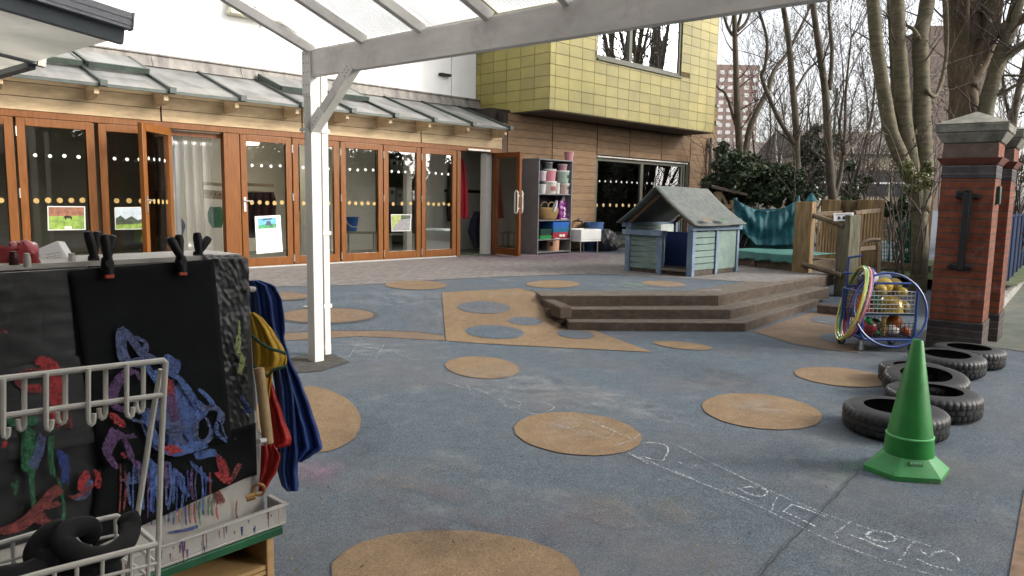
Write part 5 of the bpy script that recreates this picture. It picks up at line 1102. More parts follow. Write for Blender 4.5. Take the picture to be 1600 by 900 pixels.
for a in (.0, CW):
    for c in (.02, CD-.02):
        p = k3(a, c, .045); b = MB(); b.lathe([(.018, -.014), (.042, -.016), (.045, 0), (.042, .016), (.018, .014)], p, 16, ax=(KX, ZV, KY)); wh = b.build('caster', mat('grey rubber', (.06, .06, .06), .7), kc)
        b = MB(); b.obox(p+KY*.024+ZV*.03, KX*.015, KY*.003, ZV*.05); b.obox(p-KY*.024+ZV*.03, KX*.015, KY*.003, ZV*.05); b.obox(p+ZV*.075, KX*.02, KY*.027, ZV*.006); b.build('fork', M_STEEL, wh)
def toyball(a, c, z, r, m_, label, nm='toy_ball', cat='ball', rz_=None):
    p = k3(a, c, z); b = MB(); b.ball(p, r, r, rz_ or r, 20, 14); o = b.build(nm, m_, org=(p.x, p.y, p.z-r)); return tag(o, label, cat)
M_FOOT = bpy.data.materials.new('football panels'); M_FOOT.use_nodes = True
_t = M_FOOT.node_tree; _v = _t.nodes.new('ShaderNodeTexVoronoi'); _v.inputs['Scale'].default_value = 13; _rp = _t.nodes.new('ShaderNodeValToRGB'); _rp.color_ramp.interpolation = 'CONSTANT'; _rp.color_ramp.elements[0].color = (.02, .025, .05, 1); _rp.color_ramp.elements[1].color = (.72, .72, .70, 1); _rp.color_ramp.elements[1].position = .30
_tc = _t.nodes.new('ShaderNodeTexCoord'); _t.links.new(_tc.outputs['Object'], _v.inputs['Vector']); _t.links.new(_v.outputs['Distance'], _rp.inputs[0]); _t.links.new(_rp.outputs[0], _t.nodes['Principled BSDF'].inputs['Base Color'])
YEL = mat('yellow ball vinyl', (.55, .36, .05), .45, .1, 6, dirt=(.38, .26, .06), dscale=9)
toyball(.17, .26, .72, .09, M_FOOT, 'white football with dark patches on top of the toy cart'); toyball(.29, .18, .655, .085, YEL, 'yellow ball under the football, left of two on the top layer'); toyball(.41, .21, .66, .075, mat('yellow black ball', (.42, .30, .07), .5, .3, 9, dirt=(.03, .03, .03), dscale=9), 'yellow ball with dark blotches, right of two on the top layer')
toyball(.36, .32, .72, .07, mat('blue white ball', (.45, .5, .6), .5, .3, 9, dirt=(.02, .05, .2), dscale=9), 'blue and white ball behind the yellow balls')
toyball(.45, .33, .62, .085, mat('olive ball', (.22, .19, .05), .5, .3, 9), 'olive ball at the back right of the cart')
p = k3(.36, .16, .395)
b = MB(); b.lathe([(.125, 0), (.125, .05), (.13, .055), (.115, .10), (.07, .15), (.02, .165), (0, .166)], p, 24); b.lathe([(.105, -.002), (.115, -.001)], p, 24); tag(b.build('toy_hat', mat('yellow hard plastic', (.62, .42, .03), .35, .05), org=tuple(p)), 'yellow plastic toy helmet on the middle shelf of the cart', 'helmet')
b = MB(); p = k3(.02, .04, .395); b.grid(lambda u, v: k3(.10+.10*math.cos(u*2*PI)*(1-.3*v)+.01*math.sin(v*14), .15+.09*math.sin(u*2*PI)*(1-.3*v), .396+.17*v), 24, 8); tag(b.build('sack', mat('orange red sack', (.36, .075, .03), .8, .25, 14, .3, 80), org=tuple(p), ang=180), 'orange red sack in the left of the upper basket', 'sack')
b = MB(); p = k3(.13, .03, .46)
for i in range(9): b.tube([k3(.03+.16*s+.015*math.sin(i*2+s*9), .035+.02*(i % 3), .62-.05*s-.16*s*s*(.3+.1*i)+.012*math.sin(i+s*12)) for s in [k/8 for k in range(9)]], .008, 5)
tag(b.build('green_netting', mat('green net cord', (.03, .30, .10), .7, .2, 20), org=tuple(p)), 'bright green netting spilling over the orange sack', 'netting')
b = MB(); b.tube([k3(.08, .06, .33), k3(.14, .07, .26), k3(.19, .08, .19), k3(.25, .09, .16)], [.028, .026, .018, .012], 10); tag(b.build('toy_bat', mat('green toy plastic', (.02, .28, .08), .4, .06), org=tuple(k3(.19, .08, .15))), 'green plastic toy bat leaning in the lower basket', 'bat')
b = MB(); b.tube([k3(.255, .07, .35), k3(.26, .08, .24), k3(.27, .09, .16)], [.024, .021, .018], 10); tag(b.build('toy_skittle', mat('yellow toy plastic', (.55, .36, .08), .4, .08), org=tuple(k3(.27, .09, .15))), 'yellow toy skittle standing in the lower basket', 'skittle')
for a_, c_, z_, r_, cl, lb in ((.33, .09, .47, .07, (.50, .30, .02), 'mustard ball beside the toy helmet'), (.47, .12, .45, .065, (.30, .22, .04), 'dull olive yellow ball at the right end of the middle shelf'), (.20, .30, .50, .085, (.05, .12, .35), 'mid blue ball behind the green netting'), (.44, .10, .60, .05, (.55, .40, .05), 'small bright yellow ball on the top right edge'), (.08, .10, .63, .055, (.03, .05, .16), 'small dark blue ball on the top left edge'), (.22, .11, .62, .06, (.50, .34, .06), 'mustard ball in front of the football'), (.50, .10, .20, .05, (.45, .10, .03), 'small orange ball in the bottom right corner'), (.25, .24, .24, .07, (.04, .22, .10), 'dark green ball at the back of the lower basket')):
    toyball(a_, c_, z_, r_, mat('toy ball %s' % str(cl), cl, .45, .2, 8, dirt=tuple(x*.4 for x in cl), dscale=9), lb)
toyball(.13, .12, .235, .085, mat('red ball vinyl', (.36, .02, .035), .4, .1, 6), 'red ball in the lower basket'); toyball(.37, .13, .205, .075, mat('white bag', (.6, .58, .54), .7, .12, 12, .3, 60), 'lumpy white bag at the bottom right of the cart', 'sack', 'bag', .055)
toyball(.46, .25, .27, .08, mat('orange ball vinyl', (.5, .14, .03), .4, .1, 6), 'orange ball at the back of the lower basket'); toyball(.05, .2, .22, .07, mat('blue ball vinyl', (.02, .06, .30), .4, .1, 6), 'blue ball at the left of the lower basket'); toyball(.12, .25, .70, .07, mat('navy ball', (.03, .035, .08), .5, .2, 6), 'dark navy ball at the top left of the cart')
# hoops
def hoop(c, e1, e2, r, t_, col, label):
    b = MB(); b.ring(c, e1, e2, r, t_, 56, 8); o = b.build('hoop', mat('hoop %s' % str(col), col, .4, .06), org=tuple(c)); tag(o, label, 'hoop', 'plastic hoops on the toy cart')
hc = dep(1391, 484, 7.22)
hoop(hc, KX, (ZV*.97+KY*.24).normalized(), .365, .012, (.018, .05, .22), 'blue hoop leaning across the front of the cart')
ve = (ZV*.965+CR*.26).normalized(); he = Vector((.84, .54, 0)).normalized()
for i, (col, lb) in enumerate((((.50, .42, .07), 'yellow hoop, outermost of the hoops on the cart side'), ((.05, .32, .14), 'green hoop next to the outermost yellow hoop'), ((.52, .40, .12), 'mustard hoop between the green and pink hoops'), ((.55, .26, .24), 'pale pink hoop in the middle of the hoops on the cart side'), ((.34, .08, .12), 'dark red hoop inside the pale pink one'), ((.16, .08, .30), 'purple hoop, innermost of the hoops on the cart side'))):
    c = k3(-.055+.020*i, .16, .475)+ZV*(.012*(i % 2)); hoop(c, ve, (he+KX*.03*(i % 3)).normalized(), .385-.006*i, .011, col, lb)
# ================================================================== tyres
M_TYRE = mat('dusty tyre rubber', (.012, .0125, .014), .58, .25, 9, .2, 120, dirt=(.05, .047, .043), dscale=4)
def tyre_mesh(r, w_):
    b = MB(); n = 168
    prof = [(.62, .02), (.60, .0), (.70, -.0), (.86, .01), (.94, .06), (.985, .14), (1.0, .22), (1.0, .36), (.97, .37), (.97, .40), (1.0, .41), (1.0, .59), (.97, .60), (.97, .63), (1.0, .64), (1.0, .78), (.985, .86), (.94, .94), (.86, .99), (.70, 1.0), (.60, 1.0), (.62, .98), (.70, .93), (.90, .86), (.93, .5), (.90, .14), (.70, .07)]
    o = len(b.v); k = len(prof)
    for i, (rr, zz) in enumerate(prof):
        for j in range(n):
            q = r*rr
            if 4 <= i <= 7 and j % 4 == 0 or 14 <= i <= 17 and (j+2) % 4 == 0: q -= .0055
            if 10 <= i <= 11 and j % 6 == 0: q -= .004
            a = 2*PI*j/n+(.05*(zz-.5)); b.v.append(Vector((q*math.cos(a), q*math.sin(a), zz*w_)))
    for i in range(k):
        i2 = (i+1) % k
        for j in range(n): b.f.append([o+i*n+j, o+i*n+(j+1) % n, o+i2*n+(j+1) % n, o+i2*n+j]); b.m.append(0)
    return b
for (px, d_, r, w_, tx, ty, lb) in ((1399, 4.80, .315, .165, 0, 0, 'nearest tyre, right behind the green cone'), (1456, 5.25, .31, .17, 0, .02, 'second tyre, its tread showing right of the cone'), (1442, 5.70, .295, .15, -.13, .02, 'third tyre, mostly hidden behind the tyre right of the cone'), (1424, 6.15, .27, .15, .0, -.02, 'small tyre lying beside the tan circle edge'), (1472, 6.55, .305, .165, -.03, .03, 'tyre with a chalky rim in front of the farthest tyre'), (1505, 6.95, .30, .165, 0, 0, 'farthest tyre, against the foot of the near brick pillar')):
    p = EYE+ray(px, 640)*1; h = Vector((p.x, p.y)).normalized(); fd = Vector((CF.x, CF.y)); dist = (d_+.0)/(ray(px, 640).normalized().dot(CF)) if False else d_
    q = dep(px, 640, d_); q = Vector((q.x, q.y, 0)); q = q*(1.0)
    o = tyre_mesh(r, w_).build('tyre', M_TYRE, local=True, ang=30); o.location = (q.x, q.y, .002+abs(tx)*r); o.rotation_euler = (0, tx, math.atan2(q.y, q.x)+ty); tag(o, 'black car tyre lying flat, '+lb, 'tyre', 'car tyres on the ground')
# ================================================================== traffic cone
cc = (at_z(1348, 733)+at_z(1483, 740)+at_z(1397, 752)+at_z(1470, 757))/4
cc = at_z(1417, 735); cc = Vector((cc.x, cc.y, 0)); M_CONE = mat('green cone plastic', (.010, .19, .026), .42, .12, 3, .08, 40, dirt=(.012, .105, .022), dscale=7)
M_CONEB = mat('pale green base plastic', (.030, .235, .055), .55, .15, 5, .08, 40, dirt=(.035, .13, .05), dscale=9)
t = thing('traffic_cone', tuple(cc), 'bright green traffic cone with an angular base in front of the tyres', 'cone')
cv = [at_z(1348, 733), at_z(1397, 752), at_z(1470, 757), at_z(1483, 739)]
ctr = (cv[0]+cv[3])/2+Vector((0, 0, 0)); ctr = cc
loop = [Vector((p.x, p.y, 0)) for p in cv]; loop += [2*cc-loop[1]+Vector((.03, .02, 0)), 2*cc-loop[2]+Vector((0, .0, 0))]
b = MB(); N_ = 48
def baseR(a):
    d = Vector((math.cos(a), math.sin(a), 0)); best = .3
    for i in range(len(loop)):
        p, q = loop[i]-cc, loop[(i+1) % len(loop)]-cc; e = q-p; den = d.x*e.y-d.y*e.x
        if abs(den) > 1e-9:
            tt = (p.x*e.y-p.y*e.x)/den; s = (p.x*d.y-p.y*d.x)/den
            if tt > 0 and -.001 <= s <= 1.001: best = tt
    return best
AA = sorted([2*PI*i/N_ for i in range(N_)]+[math.atan2((p-cc).y, (p-cc).x) % (2*PI) for p in loop]); n = len(AA)
rings = [(0, 1, .0), (0, 1, .028), (0, .96, .034), (1, .128, .105)]
for (kk, s, z) in rings:
    for a in AA: R_ = baseR(a)*s if kk == 0 else s; b.v.append(cc+Vector((R_*math.cos(a), R_*math.sin(a), z)))
for i in range(3):
    for j in range(n): b.f.append([i*n+j, i*n+(j+1) % n, (i+1)*n+(j+1) % n, (i+1)*n+j]); b.m.append(0)
b.f.append(list(range(n))[::-1]); b.m.append(0)
bo = b.build('base', M_CONEB, t, bevel=.004, ang=25)
lf = (loop[1]+loop[2])/2; dv = (cc-lf).normalized(); sv = (loop[2]-loop[1]).normalized(); sl_ = ZV*.071+dv*((lf-cc).length-.128); sl_.normalize(); c0 = lf+(cc-lf)*.20+ZV*(.034+.071*(.96-.80)*(lf-cc).length/(.96*(lf-cc).length-.128)+.004)
b = MB(); b.obox(c0+sl_*.015+sl_.cross(sv)*0, sv*.035, sl_*.012, sv.cross(sl_)*.002); b.build('label_plate', mat('dark green plate', (.015, .12, .03), .5), bo)
b = MB(); nn = sv.cross(sl_); nn = nn if nn.z > 0 else -nn
for i in range(5): u = -.024+.012*i; b.obox(c0+sl_*.017+sv*u+nn*.003, sv*.004, sl_*.005, nn*.0008)
b.build('lettering', mat('green moulding', (.10, .38, .14), .5), bo)
b = MB(); b.lathe([(.128, .105), (.120, .20), (.119, .205), (.116, .212), (.029, .735), (.026, .74), (.020, .738), (.018, .70), (.0, .69)], cc, 40); b.build('body', M_CONE, t)
b = MB(); b.lathe([(.1165, .200), (.1225, .204), (.1225, .2105), (.1155, .214)], cc, 40); b.build('band', mat('pale green ridge', (.12, .46, .16), .45), t)
b = MB(); b.tube([cc+Vector((-.02, .012, .735)), cc+Vector((-.018, .012, .748)), cc+Vector((-.005, .02, .748))], .005, 6); b.build('tip', M_CONEB, t)
# ================================================================== painting easel in the left foreground
ETR, EBR, ETL = dep(385, 405, 2.06), dep(413, 773, 2.0994), dep(0, 426, 1.619)
EU = (ETL-ETR).normalized(); EN = EU.cross(EBR-ETR).normalized()
if EN.dot(EYE-ETR) < 0: EN = -EN
EV = EN.cross(EU); EV = EV if EV.z < 0 else -EV                              # down the board
ep = lambda x, y, k=0.0: on_plane(x, y, ETR+EN*k, EN)+Vector((0, 0, 0))
HV = Vector((EN.x, EN.y, 0)).normalized()                                       # level, out of the board
UH = Vector((EU.x, EU.y, 0)).normalized()
EH = (EBR-ETR).dot(EV)
M_EW = mat('painted white board', (.40, .385, .35), .5, .10, 4, dirt=(.24, .22, .20), dscale=7)
M_BAG = mat('grey black plastic cover', (.020, .021, .022), .42, .25, 5, 0, 16, dirt=(.038, .038, .04), dscale=6)
_t = M_BAG.node_tree; _N, _L = _t.nodes, _t.links; _tc = _N.new('ShaderNodeTexCoord'); _h = None
for _sc, _wt in ((3.2, 1.0), (8, .35)):                              # creased film: warped cell ridges at two sizes
    _nz = _N.new('ShaderNodeTexNoise'); _nz.inputs['Scale'].default_value = _sc*.6; _nz.inputs['Detail'].default_value = 3; _L.new(_tc.outputs['Object'], _nz.inputs['Vector'])
    _mx = _N.new('ShaderNodeMix'); _mx.data_type = 'VECTOR'; _mx.inputs['Factor'].default_value = .35; _L.new(_tc.outputs['Object'], _mx.inputs['A']); _L.new(_nz.outputs['Color'], _mx.inputs['B'])
    _vo = _N.new('ShaderNodeTexVoronoi'); _vo.feature = 'DISTANCE_TO_EDGE'; _vo.inputs['Scale'].default_value = _sc; _L.new(_mx.outputs['Result'], _vo.inputs['Vector'])
    _ml = _N.new('ShaderNodeMath'); _ml.operation = 'MULTIPLY'; _ml.inputs[1].default_value = _wt; _L.new(_vo.outputs['Distance'], _ml.inputs[0])
    if _h is None: _h = _ml.outputs[0]
    else: _ad = _N.new('ShaderNodeMath'); _L.new(_h, _ad.inputs[0]); _L.new(_ml.outputs[0], _ad.inputs[1]); _h = _ad.outputs[0]
_bp = _N.new('ShaderNodeBump'); _bp.inputs['Strength'].default_value = .26; _bp.inputs['Distance'].default_value = .02; _L.new(_h, _bp.inputs['Height']); _L.new(_bp.outputs[0], _N['Principled BSDF'].inputs['Normal'])
M_BPAP = mat('black sugar paper', (.0075, .0085, .009), .9, .15, 6, .1, 80, spec=.15)
e3 = lambda u, v, k: ETR+EU*u+EV*v+EN*k
es = thing('easel', tuple(Vector((ETR.x, ETR.y, 0))+UH*.3), 'white painting easel with a paint-stained tray, wrapped in black plastic', 'easel')
LW = .92
def ebox(b, u0, u1, v0, v1, k0, k1): return b.hexa([e3(u0, v0, k0), e3(u1, v0, k0), e3(u1, v1, k0), e3(u0, v1, k0)], [e3(u0, v0, k1), e3(u1, v0, k1), e3(u1, v1, k1), e3(u0, v1, k1)])
b = MB(); ebox(b, 0, LW, .0, EH+.10, -.022, -.002); b.build('board', M_EW, es, bevel=.004)
b = MB(); b.hexa([e3(0, -.004, -.03), e3(LW, -.004, -.03), e3(LW, -.004, -.03)-HV*.20, e3(0, -.004, -.03)-HV*.20], [p+ZV*.012 for p in (e3(0, -.004, -.03), e3(LW, -.004, -.03), e3(LW, -.004, -.03)-HV*.20, e3(0, -.004, -.03)-HV*.20)]); b.build('top_shelf', M_EW, es)
# rear board leaning the other way
b = MB(); rb = e3(0, 0, -.03)-HV*.21; dn_ = (EV-HV*2*EV.dot(HV)); b.hexa([rb, rb+EU*LW, rb+EU*LW-HV*.02, rb-HV*.02], [p+dn_*(EH+.1) for p in (rb, rb+EU*LW, rb+EU*LW-HV*.02, rb-HV*.02)]); b.build('board', M_EW, es)
# tray
tb = e3(-.012, EH+.012, .004)
def tbx(b, u0, u1, n0, n1, z0, z1): return b.hexa([tb+UH*u0+HV*n0+ZV*z0, tb+UH*u1+HV*n0+ZV*z0, tb+UH*u1+HV*n1+ZV*z0, tb+UH*u0+HV*n1+ZV*z0], [tb+UH*u0+HV*n0+ZV*z1, tb+UH*u1+HV*n0+ZV*z1, tb+UH*u1+HV*n1+ZV*z1, tb+UH*u0+HV*n1+ZV*z1])
b = MB(); tbx(b, 0, LW, 0, .088, -.05, -.042); tbx(b, 0, LW, .080, .088, -.0415, .005); tbx(b, 0, .008, .0, .0795, -.0415, .005); tbx(b, LW-.008, LW, .0, .0795, -.0415, .005); tbx(b, -.006, LW, .0795, .096, .0055, .010); tbx(b, -.006, .009, 0, .079, .0055, .010)
tr_ = b.build('paint_tray', M_EW, es, bevel=.002)
b = MB(); tbx(b, .02, LW-.02, .004, .078, -.0415, -.036); b.build('dried_paint', mat('dried grey paint', (.09, .09, .11), .5, .5, 14, .3, 60, dirt=(.03, .06, .30), dscale=7), tr_)
# plastic cover, wrinkled
def sheet_on(nm, quad, k, m_, amp, nu=40, nv=40, wr=7.0, solid=.0015, edge=0.0):
    b = MB(); q = [ep(*p) for p in quad]
    def fn(u, v):
        p = q[0].lerp(q[1], u).lerp(q[3].lerp(q[2], u), v); s = amp*1.6*(mnoise.noise((wr*u*.5, wr*v*1.1, wr))+.5*mnoise.noise((wr*u*2, wr*v*2.2, 3)))
        return p+EN*(k+abs(s)+edge*random.uniform(-1, 1))
    b.grid(fn, nu, nv); return b
b = sheet_on('', ((-330, 446), (386, 404.5), (401, 742), (-310, 950)), .002, M_BAG, .0016, 70, 60, 9)
pc = b.build('plastic_cover', M_BAG, org=tuple(ep(200, 780)), ang=180); tag(pc, 'crinkled black plastic sheet taped over the easel board', 'sheet')
def drape(b, pts): pass
b = MB(); b.grid(lambda u, v: ep(lerp(331, 387, u)+2*math.sin(v*9), lerp(404, 692, v), .0075)+EN*(.0055*abs(mnoise.noise((u*1.6, v*9+u, 1)))+.004*abs(mnoise.noise((u*4, v*19-u*5, 5)))+.002*mnoise.noise((u*9, v*40, 9))), 34, 130)
b.grid(lambda u, v: ep(lerp(328, 388, u), lerp(404, 409, v), .012)-HV*.05*(1-v)+ZV*.008*(1-v)+EN*.004*math.sin(u*30), 20, 4)
o = b.build('wrap', M_BAG, pc, ang=180)
b = sheet_on('', ((-330, 446), (104, 421), (116, 560), (-330, 640)), .010, M_BAG, .0025, 30, 24, 8); b.build('wrap', M_BAG, pc, ang=180)
b = sheet_on('', ((-330, 632), (120, 556), (146, 690), (-320, 790)), .012, M_BAG, .003, 34, 24, 9); b.build('wrap', M_BAG, pc, ang=180)
b = sheet_on('', ((104, 424), (329, 405), (357, 689), (153, 728)), .0165, M_BPAP, .0012, 24, 24, 3); pa = b.build('painting', M_BPAP, org=tuple(ep(250, 710)), ang=180, solid=.0008); tag(pa, 'black paper with a loose blue, purple and red painting, clipped to the easel', 'painting')
b = sheet_on('', ((152, 727), (396, 660), (398, 738), (135, 858)), .011, M_BPAP, .001, 24, 12, 3); pb = b.build('painting', M_BPAP, org=tuple(ep(270, 800)), ang=180, solid=.0008); tag(pb, 'lower black paper with blue and red drips, tucked under the clipped painting', 'painting')
def paintm(n, c):
    c = tuple(x*.9 for x in c); M = mat(n, c, .6, .25, 40, .3, 120, col2=tuple(x*.45 for x in c)); t = M.node_tree; N = t.nodes; L = t.links
    tc = N.new('ShaderNodeTexCoord'); nz = N.new('ShaderNodeTexNoise'); nz.inputs['Scale'].default_value = 55; nz.inputs['Detail'].default_value = 6; nz.inputs['Roughness'].default_value = .7; L.new(tc.outputs['Object'], nz.inputs['Vector'])
    r = N.new('ShaderNodeMapRange'); r.inputs['From Min'].default_value = .36; r.inputs['From Max'].default_value = .6; r.inputs['To Min'].default_value = .45; r.inputs['To Max'].default_value = .95; L.new(nz.outputs['Fac'], r.inputs['Value']); L.new(r.outputs[0], N['Principled BSDF'].inputs['Alpha']); return M
PCOL = {'b': paintm('sky blue poster paint', (.075, .145, .40)), 'l': paintm('slate blue poster paint', (.085, .115, .25)), 'p': paintm('purple poster paint', (.12, .05, .16)), 'r': paintm('red poster paint', (.40, .025, .03)), 'o': paintm('faded red poster paint', (.22, .04, .035)), 'g': paintm('green poster paint', (.02, .15, .06)), 'd': paintm('deep blue poster paint', (.02, .05, .26)), 'y': paintm('lime poster paint', (.26, .32, .10))}
def strokes(lst, k0, parent, nm='paint_marking'):
    by = {}
    L2 = []
    for col, wpx, pts in lst:                                        # bristle tracks: a broad stroke is several narrow uneven ones
        if wpx < 7: L2.append((col, wpx, pts)); continue
        k = 3 if wpx < 12 else 5
        for j in range(k):
            o_ = (j-(k-1)/2)/k*wpx*1.05; a = R.uniform(0, 6); ox, oy = o_*math.cos(.6)+R.uniform(-1, 1), o_*math.sin(.6+1.2*(j % 2))+R.uniform(-1, 1)
            L2.append((col, wpx*R.uniform(.30, .62), [(x+ox+R.uniform(-1.2, 1.2), y+oy+R.uniform(-1.2, 1.2)) for x, y in pts]))
    for i, (col, wpx, pts) in enumerate(L2):
        b = by.setdefault(col, MB()); P = []
        for j in range(len(pts)-1):
            p0 = pts[max(j-1, 0)]; p1 = pts[j]; p2 = pts[j+1]; p3 = pts[min(j+2, len(pts)-1)]
            for s in range(7):
                t_ = s/7; f = lambda a0, a1, a2, a3: .5*(2*a1+(a2-a0)*t_+(2*a0-5*a1+4*a2-a3)*t_**2+(3*a1-a0-3*a2+a3)*t_**3); P.append((f(p0[0], p1[0], p2[0], p3[0]), f(p0[1], p1[1], p2[1], p3[1])))
        P.append(pts[-1]); L = []; n = len(P)
        for j, p in enumerate(P):
            a, c = P[max(j-1, 0)], P[min(j+1, n-1)]; dx, dy = c[0]-a[0], c[1]-a[1]; ln = math.hypot(dx, dy) or 1; e = min(1, .45+min(j, n-1-j)*.4); w_ = wpx*.5*e*random.uniform(.82, 1.15)
            for sg in (-1, 1): L.append(ep(p[0]-dy/ln*w_*sg, p[1]+dx/ln*w_*sg, k0+.00009*i))
        b.add(L, [(2*j, 2*j+1, 2*j+3, 2*j+2) for j in range(n-1)])
    for col, b in by.items(): b.build(nm, PCOL[col], parent, smooth=False)
R = random.Random(3)
S1 = [(R.choice('bblbl'), R.uniform(9, 15), [(x0, y0), (x0+R.uniform(-14, 20), y0+R.uniform(14, 26)), (x0+R.uniform(-18, 26), y0+R.uniform(34, 52))]) for x0, y0 in [(R.uniform(242, 300), R.uniform(600, 650)) for _ in range(16)]]+[('l', 15, [(192, 516), (190, 540), (200, 565), (225, 570)]), ('l', 16, [(193, 514), (205, 530), (222, 552), (240, 560), (275, 572)]), ('l', 12, [(188, 545), (196, 566), (230, 560)]), ('l', 10, [(212, 528), (228, 535), (226, 548), (212, 540)]), ('p', 12, [(205, 575), (190, 588), (178, 610), (176, 632), (196, 640)]), ('p', 9, [(215, 580), (222, 596)]), ('b', 17, [(262, 560), (272, 566), (266, 580)]), ('b', 16, [(235, 576), (248, 600), (262, 622)]), ('b', 13, [(256, 580), (282, 594), (298, 618), (312, 642)]), ('l', 14, [(238, 640), (228, 660), (238, 690), (252, 705)]), ('b', 20, [(268, 612), (262, 650), (280, 690)]), ('b', 17, [(285, 620), (280, 660), (270, 700)]), ('l', 22, [(255, 640), (262, 672), (290, 690)]), ('b', 14, [(300, 640), (292, 670), (305, 695)]), ('b', 11, [(270, 625), (300, 650), (312, 645)]), ('p', 14, [(262, 590), (266, 612), (270, 640), (278, 668)]), ('r', 11, [(264, 592), (266, 606), (265, 616)]), ('b', 10, [(314, 609), (326, 622), (336, 636)]), ('l', 11, [(312, 640), (334, 638), (346, 645), (344, 660)]), ('l', 9, [(308, 652), (306, 680), (320, 690), (330, 676), (324, 654)]), ('b', 7, [(338, 660), (338, 676), (352, 688)]), ('l', 3, [(346, 660), (350, 676), (355, 686)]), ('b', 14, [(250, 700), (275, 705), (300, 698), (320, 692)]), ('r', 12, [(262, 706), (272, 700), (280, 704)]), ('r', 18, [(176, 652), (184, 655), (188, 664)]), ('p', 15, [(182, 672), (172, 690), (166, 706), (178, 728)]), ('p', 10, [(186, 674), (196, 690), (206, 720)]), ('p', 8, [(196, 684), (212, 680)]), ('r', 6, [(190, 706), (196, 716)]), ('l', 6, [(205, 655), (228, 660)]), ('l', 16, [(245, 655), (268, 668), (285, 662)]), ('b', 12, [(222, 640), (236, 668), (244, 694)])]
strokes(S1, .0205, pa)
S2 = [('b', 12, [(306, 715), (330, 708), (342, 712)]), ('b', 10, [(300, 722), (318, 742), (328, 750)]), ('r', 15, [(344, 714), (350, 735), (352, 752)]), ('r', 10, [(338, 738), (350, 752), (362, 746)]), ('o', 8, [(362, 748), (370, 734), (376, 726)]), ('l', 10, [(192, 752), (215, 748), (215, 735)]), ('p', 12, [(206, 716), (215, 730), (222, 745)]), ('b', 12, [(278, 735), (282, 755), (292, 772)]), ('d', 9, [(232, 735), (238, 765), (236, 800)]), ('p', 9, [(258, 720), (262, 745), (266, 765)]), ('b', 16, [(236, 720), (244, 745), (240, 770)])]
S2 += [(R.choice('bdlpo'), R.uniform(2, 5), [(x, R.uniform(715, 745)), (x+R.uniform(-3, 3), 760), (x+R.uniform(-3, 3), R.uniform(775, 812))]) for x in range(188, 335, 7)]
strokes(S2, .0135, pb)
S3 = [('r', 22, [(62, 572), (75, 565), (82, 574)]), ('r', 16, [(80, 575), (88, 600), (86, 640), (88, 664)]), ('o', 13, [(70, 580), (40, 585), (30, 600), (50, 608), (70, 605)]), ('r', 10, [(36, 600), (50, 606), (68, 604)]), ('o', 10, [(95, 640), (105, 650), (108, 670)]), ('g', 12, [(12, 660), (40, 662), (58, 655)]), ('g', 20, [(45, 668), (46, 700), (44, 740)]), ('g', 7, [(50, 740), (52, 775), (54, 800)]), ('l', 12, [(66, 680), (62, 705), (50, 730)]), ('d', 17, [(96, 706), (100, 716), (102, 735)]), ('d', 9, [(101, 735), (102, 756)]), ('g', 8, [(82, 680), (80, 715), (84, 745)]), ('g', 5, [(90, 745), (100, 790), (98, 815)]), ('g', 4, [(18, 755), (22, 762), (28, 752), (22, 775)]), ('r', 13, [(138, 738), (130, 752), (126, 768)]), ('r', 9, [(150, 735), (154, 750), (150, 762)]), ('l', 9, [(142, 750), (134, 772), (118, 780)]), ('o', 12, [(0, 832), (35, 818), (60, 795), (82, 772), (95, 762)]), ('o', 9, [(70, 795), (95, 786)]), ('o', 16, [(60, 806), (68, 820), (72, 806)]), ('o', 7, [(110, 778), (128, 772), (145, 758)]), ('r', 7, [(5, 700), (10, 690)]), ('o', 5, [(0, 515), (12, 520)]), ('o', 6, [(28, 655), (44, 650)]), ('y', 9, [(374, 525), (372, 548), (378, 560), (374, 585)]), ('y', 4, [(374, 500), (374, 530)]), ('d', 8, [(376, 620), (384, 632), (390, 640)]), ('d', 5, [(380, 640), (392, 646)])]
strokes(S3, .0185, pc)
S4 = [('o', 12, [(338, 768), (344, 776), (342, 782)]), ('r', 10, [(330, 762), (345, 758), (360, 750)])]+[(c_, 3, [(x, 782+R.uniform(-8, 4)), (x+R.uniform(-2, 2), 800), (x+1, 812+R.uniform(-8, 10))]) for x, c_ in ((312, 'g'), (318, 'g'), (325, 'g'), (332, 'g'), (296, 'o'), (290, 'd'), (304, 'r'), (280, 'r'), (270, 'b'), (262, 'd'), (252, 'g'), (246, 'g'), (236, 'd'), (228, 'p'), (340, 'r'), (370, 'o'))]+[('d', 5, [(262, 832), (290, 828), (310, 822)])]
strokes(S4, .0055, [c for c in es.children_recursive if c.name == 'board'][0] if False else [o for o in COL.objects if o.name == 'board'][0])
b = MB()
for i in range(26):
    u = R.uniform(.01, LW*.6); w_ = R.uniform(.0008, .003); l_ = R.uniform(.006, .05); p = tb+UH*u+HV*.0885+ZV*R.uniform(-.02, .004)
    b.add([p-UH*w_, p+UH*w_, p+UH*w_*.4-ZV*l_, p-UH*w_*.4-ZV*l_], [(0, 1, 2, 3)])
b.build('paint_marking', PCOL['o'], tr_, smooth=False)
b = MB()
for i in range(20):
    u = R.uniform(.01, LW*.6); w_ = R.uniform(.0008, .004); l_ = R.uniform(.004, .035); p = tb+UH*u+HV*.0888+ZV*R.uniform(-.03, .004)
    b.add([p-UH*w_, p+UH*w_, p+UH*w_*.4-ZV*l_, p-UH*w_*.4-ZV*l_], [(0, 1, 2, 3)])
b.build('paint_marking', PCOL['d'], tr_, smooth=False)
